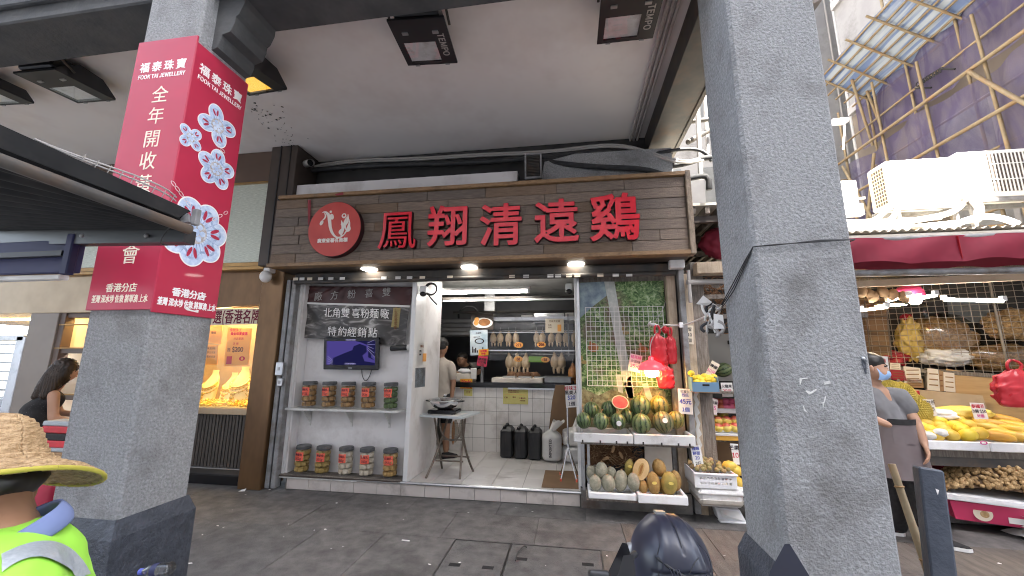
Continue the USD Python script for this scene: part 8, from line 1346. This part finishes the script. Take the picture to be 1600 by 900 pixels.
vest = wrinkle(body([(O(0, -.14, -.055), .092, O(0, .15, -.055), .092), (O(.01, 0, -.065), .112, O(.03, 0, -.15), .122), (O(0, -.07, -.045), .09, O(-.06, -.06, -.09), .09), (O(0, .07, -.045), .09, O(-.06, .06, -.09), .09), (O(-.06, 0, -.09), .10, O(-.06, 0, -.3), .12), (O(.03, 0, -.16), .122, O(.05, 0, -.5), .15), (O(0, -.16, -.08), .082, O(-.02, -.175, -.16), .075)], .012, 10), .011, 12, 4)
obj('vest', vest, 'hivis', wk_, True)
obj('shirt', wrinkle(body([(O(0, -.15, -.085), .075, O(-.08, -.2, -.36), .06), (O(0, .16, -.085), .075, O(-.08, .22, -.36), .06)], .018), .006, 9, 2), 'collar_blue', wk_, True)
def colf(u, v): a = u*6.2832; r = .064+.02*(1-v)+.005*math.sin(v*3.14); return O(.004+r*math.cos(a), r*.95*math.sin(a), -.004+.036*v+.034*math.cos(a))
obj('collar', sheet(colf, 48, 6, .006), 'collar_blue', wk_, True)
def onto(m, px, py, off=.004):
    """Point of the surface m that the photograph shows at a pixel, lifted a little along its normal."""
    d = (px-800)/FPX*_r - (py-450)/FPX*_u + _fw; t_ = m.triangles; e1, e2 = t_[:, 1]-t_[:, 0], t_[:, 2]-t_[:, 0]; h = np.cross(d, e2); a = (e1*h).sum(1); a = np.where(abs(a) < 1e-12, 1e-12, a); q = EYE-t_[:, 0]
    u = (q*h).sum(1)/a; w = np.cross(q, e1); v = (w @ d)/a; k = (e2*w).sum(1)/a; ok = (u >= 0) & (v >= 0) & (u+v <= 1) & (k > 0)
    if not ok.any(): return None
    i = np.nonzero(ok)[0][np.argmin(k[ok])]; n = m.face_normals[i]; n = n if n @ d < 0 else -n
    return EYE+d*k[i]+n*off
up_ = spline([(a, b, 0) for a, b in ((2, 869), (31, 856), (80, 849), (108, 860), (126, 878), (138, 898))], 8); lo_ = spline([(a, b, 0) for a, b in ((2, 897), (28, 880), (68, 874), (92, 884), (108, 894), (116, 906))], 8)
gp = [[onto(vest, *(up_[i]*(1-j/5)+lo_[i]*j/5)[:2]) for i in range(len(up_))] for j in range(6)]
bv, bf, ix = [], [], {}
for j in range(6):
    for i in range(len(up_)):
        if gp[j][i] is not None: ix[j, i] = len(bv); bv.append(gp[j][i])
for j in range(5):
    for i in range(len(up_)-1):
        k4 = [ix.get(x_) for x_ in ((j, i), (j, i+1), (j+1, i+1), (j+1, i))]
        if None not in k4: bf += [[k4[0], k4[2], k4[1]], [k4[0], k4[3], k4[2]]]
if bf: obj('reflective_band', trimesh.Trimesh(np.array(bv), bf, process=False), 'reflective', wk_, True)
# straw hat
hat = V(ux+.0, uy+.0, uz+.03); HR = rot('y', -4) @ rot('x', -13)
prof = [(.186, -.024), (.183, -.018), (.155, -.002), (.112, .012), (.088, .026), (.076, .046), (.064, .07), (.046, .091), (.025, .101), (0, .104)]
def hatf(u, v):
    k = v*(len(prof)-1); i = min(int(k), len(prof)-2); r = prof[i][0]*(1-k+i)+prof[i+1][0]*(k-i); z = prof[i][1]*(1-k+i)+prof[i+1][1]*(k-i); a = u*6.2832; z += .0026*math.sin(v*120)+(.02*math.cos(2*a) if r > .11 else 0)*((r-.11)/.08 if r > .11 else 0); r *= 1+.003*math.sin(u*300+v*80); return hat+HR @ V(r*math.cos(a), r*math.sin(a), z)
obj('straw_hat', sheet(hatf, 120, 80, .004), 'straw', wk_, True); obj('hat_edge', tube([hatf(u, 0)+V(0, 0, .001) for u in np.linspace(0, 1, 80)], .0045, 8, False), 'straw_edge', wk_, True)
obj('trousers', wrinkle(body([(hq+Q(0, .08*s_, 0), .14, hq+Q(-.3, .1*s_, -.06), .10) for s_ in (-1, 1)]+[(hq+Q(-.3, .1*s_, -.06), .095, V(*(hq+Q(-.3, .1*s_, 0))[:2], .16), .075) for s_ in (-1, 1)], .025), .01, 8), 'navy', wk_, True)
for s_ in (-1, 1): shoe(wk_, V(*(hq+Q(-.24, .1*s_, 0))[:2], .005), V(*(hq+Q(-.5, .1*s_, 0))[:2], .005), 'black_plastic', 'black_plastic')
stl2 = thing('stool', 'low stool under the seated street worker', 'stool', (hq[0], hq[1], 0)); hs_ = hq[2]-.14; obj('seat', bx((hq[0]-.18, hq[1]-.17, hs_-.05), (hq[0]+.16, hq[1]+.17, hs_), .01), 'navy', stl2); 
for a in (-.15, .12): 
    for b in (-.1, .15): obj('leg', bx((hq[0]+a, hq[1]+b, 0), (hq[0]+a+.03, hq[1]+b+.03, hs_-.05)), 'navy', stl2)

# ------------------------------------------------------------------ street stall roof at the left, helmet, motorcycle, bottle
sr = thing('stall_roof', 'black corrugated lean-to stall roof with a navy box, entering from the left', 'stall roof', (-2.4, 1.1, 2.2))
tip = P(305, 357, Y=1.45); e0 = P(0, 232, Y=.75); i0 = V(-4.2, 2.2, tip[2]+.06)
A0, A1 = P(280, 343, Y=1.42), P(-40, 215, Y=.82)       # street edge, right to left
C0, C1 = P(292, 352, Y=1.62)+V(0, 0, -.02), P(-40, 360, Y=1.9)  # inner edge
def rf(u, v):
    p = (A0*(1-u)+A1*u)*(1-v)+(C0*(1-u)+C1*u)*v; n = .012*math.sin(v*6.283*14); return p+V(0, 0, n)
obj('sheet', sheet(rf, 6, 140), 'corrugated_black', sr, True); obj('sheet_top', sheet(lambda u, v: rf(u, v)+V(0, 0, .05), 4, 20), 'corrugated_black', sr, True)
obj('edge_pipe', tube([A0+V(.03, .03, -.04), A1+V(.0, .03, -.04)], .022, 10), 'old_steel' if False else 'dark_steel', sr, True); obj('edge_angle', hullm([A0+V(.02, -.02, z) for z in (-.0, .055)]+[A1+V(0, -.02, z) for z in (0, .075)]+[A0+V(.02, .03, .05), A1+V(0, .03, .07)]), 'corrugated_black', sr)
g0, g1 = P(288, 366, Y=1.6), P(-60, 372, Y=1.9)
obj('gutter_beam', hullm([g0+V(0, 0, .03), g0+V(0, 0, -.04), g1+V(0, 0, .12), g1+V(0, 0, -.05), g0+V(0, .06, .03), g0+V(0, .06, -.04), g1+V(0, .06, .12), g1+V(0, .06, -.05)]), 'black_plastic', sr)
for px in (138, 238): c = P(px, 371, Y=1.66)+V(0, -.03, 0); obj('bolt', ell(c, (.012, .008, .012)), 'old_steel', sr, True)
cl_ = P(305, 345, Y=1.45); obj('end_clamp', [bx(cl_+V(-.015, -.01, -.02), cl_+V(.012, .015, .055), .003), hullm([cl_+V(-.07, -.02, -.015), cl_+V(-.01, -.02, -.01), cl_+V(-.02, -.02, .03), cl_+V(-.07, 0, .03), cl_+V(-.03, .05, 0)])], 'old_steel', sr); obj('hook_wire', tube(spline([P(264, 356, Y=1.44), P(254, 370, Y=1.46), P(252, 380, Y=1.47), P(262, 383, Y=1.48)]), .003, 5), 'cable', sr, True)
wr_ = []
for k in range(2): wr_.append(tube(spline([A0+V(-.06, .02, .10+.018*k), A0*.75+A1*.25+V(0, 0, .09+.02*k), A0*.5+A1*.5+V(0, 0, .08+.012*k), A0*.2+A1*.8+V(0, 0, .075)], 8), .0035, 5))
for f in np.linspace(.08, .6, 9): p = A0*(1-f)+A1*f; wr_.append(tube([p+V(0, 0, .05), p+V(.02, 0, .095)], .002, 4))
obj('edge_wires', wr_, 'cable_grey', sr, True)
b0, b1 = P(108, 430, Y=1.75), P(-40, 380, Y=1.75)
obj('navy_box', [bx((b1[0]-.4, 1.76, b0[2]+.02), (b0[0], 1.80, b1[2]-.0), .006)], 'navy', sr); obj('navy_post', bx((b0[0]-.03, 1.72, b0[2]), (b0[0]+.02, 1.76, b1[2]+.02), .006), 'navy', sr); obj('navy_rail', bx((b1[0]-.4, 1.72, b0[2]+.11), (b0[0]-.04, 1.75, b0[2]+.14)), 'black_plastic', sr); obj('white_strip', [bx((b1[0]-.2, 1.78, b0[2]-.012), (b0[0]-.12, 1.83, b0[2]+.016), .004)], 'grime_white', sr)
# helmet
hc_ = P(1046, 876, Y=1.42); hm = thing('motorcycle_helmet', 'matt dark blue black motorcycle helmet resting on the motorcycle at the bottom edge', 'helmet', hc_)
def helm(p):
    p = unit(p); r = .135; x, y, z = p; s = 1.0
    v = V(x*.118, y*.142, z*.132); 
    if z < -.35: v[0] *= 1-.15*(-.35-z)
    return v
HRm = rot('z', 8) @ rot('x', -5)
ic = trimesh.creation.icosphere(5); hv = np.array([helm(p) for p in ic.vertices])
# raised rear spoiler and grooves
ang = np.arctan2(hv[:, 0], -hv[:, 1]); zz = hv[:, 2]
ridge = .004*np.clip(1-np.abs(np.abs(hv[:, 0])-.052+ .25*(zz-.06))/.012, 0, 1)*(zz > -.02); groove = -.006*np.clip(1-np.abs(zz-(.018-.16*hv[:, 0]*0+.0*ang)+.02*np.abs(ang))/.008, 0, 1)*(np.abs(ang) < .75)
cen = -.003*np.clip(1-np.abs(hv[:, 0])/.006, 0, 1)*(zz > .06); nrm = ic.vertices
hv = hv+nrm*(ridge+groove+cen)[:, None]
obj('shell', trimesh.Trimesh(hv @ HRm.T + hc_, ic.faces, process=False), 'helmet', hm, True)
def hp(x, z, o=.002): 
    y = -.142*math.sqrt(max(0, 1-(x/.118)**2-(z/.132)**2)); n = unit(V(x/.118**2, y/.142**2, z/.132**2)); return hc_+HRm @ (V(x, y, z)+n*(o-.0025 if o == .002 else o))
obj('vent_slot', tube(spline([hp(-.072, .045), hp(-.045, .028), hp(-.02, .016), hp(0, .01), hp(.022, .012), hp(.05, .004), hp(.074, -.004)], 4), [.002]+[.0045]*23+[.002], 8), 'helmet_line', hm, True)
for s0 in (-.045, .03):
    for k in range(4): obj('vent_rib', tube([hp(s0+.007*k, .028-.0*s0 if s0 < 0 else .014, .007), hp(s0+.005+.007*k, .012 if s0 < 0 else .0, .007)], .0018, 5), 'helmet', hm)
for pts in ([(-.075, .05), (-.075, -.02), (-.09, -.06)], [(.08, -.002), (.09, .03), (.06, .075)], [(-.07, .05), (-.05, .09), (-.035, .115)], [(.035, .115), (.05, .09), (.06, .075)], [(.0, .01), (.03, .045), (.062, .052)], [(-.098, -.03), (-.05, -.045), (0, -.06), (.05, -.066), (.09, -.055)], [(0, .075), (0, .1), (0, .125)]): obj('seam', tube(spline([hp(*p, .0006) for p in pts], 5), .0011, 5), 'helmet_line', hm, True)
obj('lower_trim', tube([hc_+HRm @ V(.108*math.cos(a), .13*math.sin(a), -.085) for a in np.linspace(0, 6.283, 40)], .008, 8), 'helmet_line', hm, True)
for s_ in (-1, 1): obj('visor_hinge', lathe([(0, .014), (.018, .012), (.022, 0)], hc_+HRm @ V(s_*.112, .03, .02), 14, axis=HRm @ V(s_, .1, .1)), 'dull_steel', hm, True)
obj('top_vent', hullm([hc_+HRm @ V(x, y, z) for x in (-.03, .0) for y, z in ((.0, .131), (.03, .131), (.0, .139), (.025, .138))]), 'dull_steel', hm)
# motorcycle pieces below the frame edge
mo = thing('motorcycle', 'black motorcycle mostly below the picture, its mirror and screen showing beside the helmet', 'motorcycle', (.3, 1.3, 0))
def mp(px, py, y): return P(px, py, Y=y)
obj('mirror', hullm([mp(972, 848, 1.2), mp(980, 849, 1.2), mp(986, 868, 1.2), mp(960, 905, 1.2), mp(945, 905, 1.2), mp(958, 880, 1.2), mp(972, 850, 1.26), mp(985, 868, 1.26), mp(950, 900, 1.26)]), 'black_gloss', mo); obj('mirror_stem', tube([mp(958, 905, 1.22), mp(978, 880, 1.24), mp(992, 865, 1.3)], .009, 8), 'black_plastic', mo, True)
obj('screen', hullm([mp(974, 868, 1.12), mp(990, 866, 1.12), mp(994, 910, 1.12), mp(962, 910, 1.12), mp(978, 868, 1.18), mp(992, 905, 1.18)]), 'black_plastic', mo); obj('lever', tube([mp(922, 897, 1.1), mp(948, 897, 1.12)], .010, 8), 'black_plastic', mo, True)
obj('tail', hullm([mp(1226, 850, .95), mp(1234, 850, .95), mp(1268, 905, .95), mp(1200, 905, .95), mp(1203, 893, .95), mp(1230, 853, 1.05), mp(1262, 905, 1.1), mp(1210, 900, 1.1)]), 'helmet', mo, 40)
obj('seat', [bx((.1, 1.05, .66), (.6, 1.65, .84), .07), bx((.2, 1.1, .4), (.5, 2.0, .68), .06)], 'black_plastic', mo)
for y in (.75, 1.95): 
    tw2 = obj('wheel', lathe([(.22, -.05), (.29, -.055), (.30, 0), (.29, .055), (.22, .05)], (.33, y, .3), 28, axis=(1, 0, 0)), 'black_plastic', mo, True); obj('rim', lathe([(.0, -.02), (.2, -.03), (.225, -.04), (.225, .04), (.2, .03), (0, .02)], (.33, y, .3), 24, axis=(1, 0, 0)), 'dull_steel', tw2, True)
obj('fork', tube([V(.33, 1.95, .3), V(.33, 1.75, .7)], .03, 8), 'dull_steel', mo, True); obj('handlebar', tube([V(-.02, 1.25, .72), V(.1, 1.4, .72), V(.33, 1.5, .72), V(.6, 1.3, .72)], .014, 8), 'black_plastic', mo, True)
# bottle at the foot of the left column
a_, b_ = P(222, 893, Y=1.66), P(268, 888, Y=1.66); bo = thing('plastic_bottle', 'clear plastic bottle lying on a ledge at the foot of the left column', 'bottle', (a_+b_)/2)
d = b_-a_; L = np.linalg.norm(d); obj('body', lathe([(0, 0), (.012, 0), (.013, .02*1), (.022, L*.25), (.026, L*.35), (.026, L*.95), (.022, L), (0, L)], a_, 16, axis=d), 'plastic_film', bo, True); obj('cap', lathe([(0, -.012), (.013, -.01), (.013, .012)], a_, 12, axis=d), 'ink_blue', bo); obj('label', lathe([(.0265, L*.42), (.0265, L*.62)], a_, 16, axis=d), 'navy', bo, True)
le = thing('ledge_box', 'dark ledge box under the bottle at the foot of the left column', 'box', (-1.9, 1.7, .3)); obj('box', bx((min(a_[0], b_[0])-.02, 1.63, .05), (max(a_[0], b_[0])+.01, 1.70, min(a_[2], b_[2])-.028), .01), 'plinth_paint', le)
hz_ = None
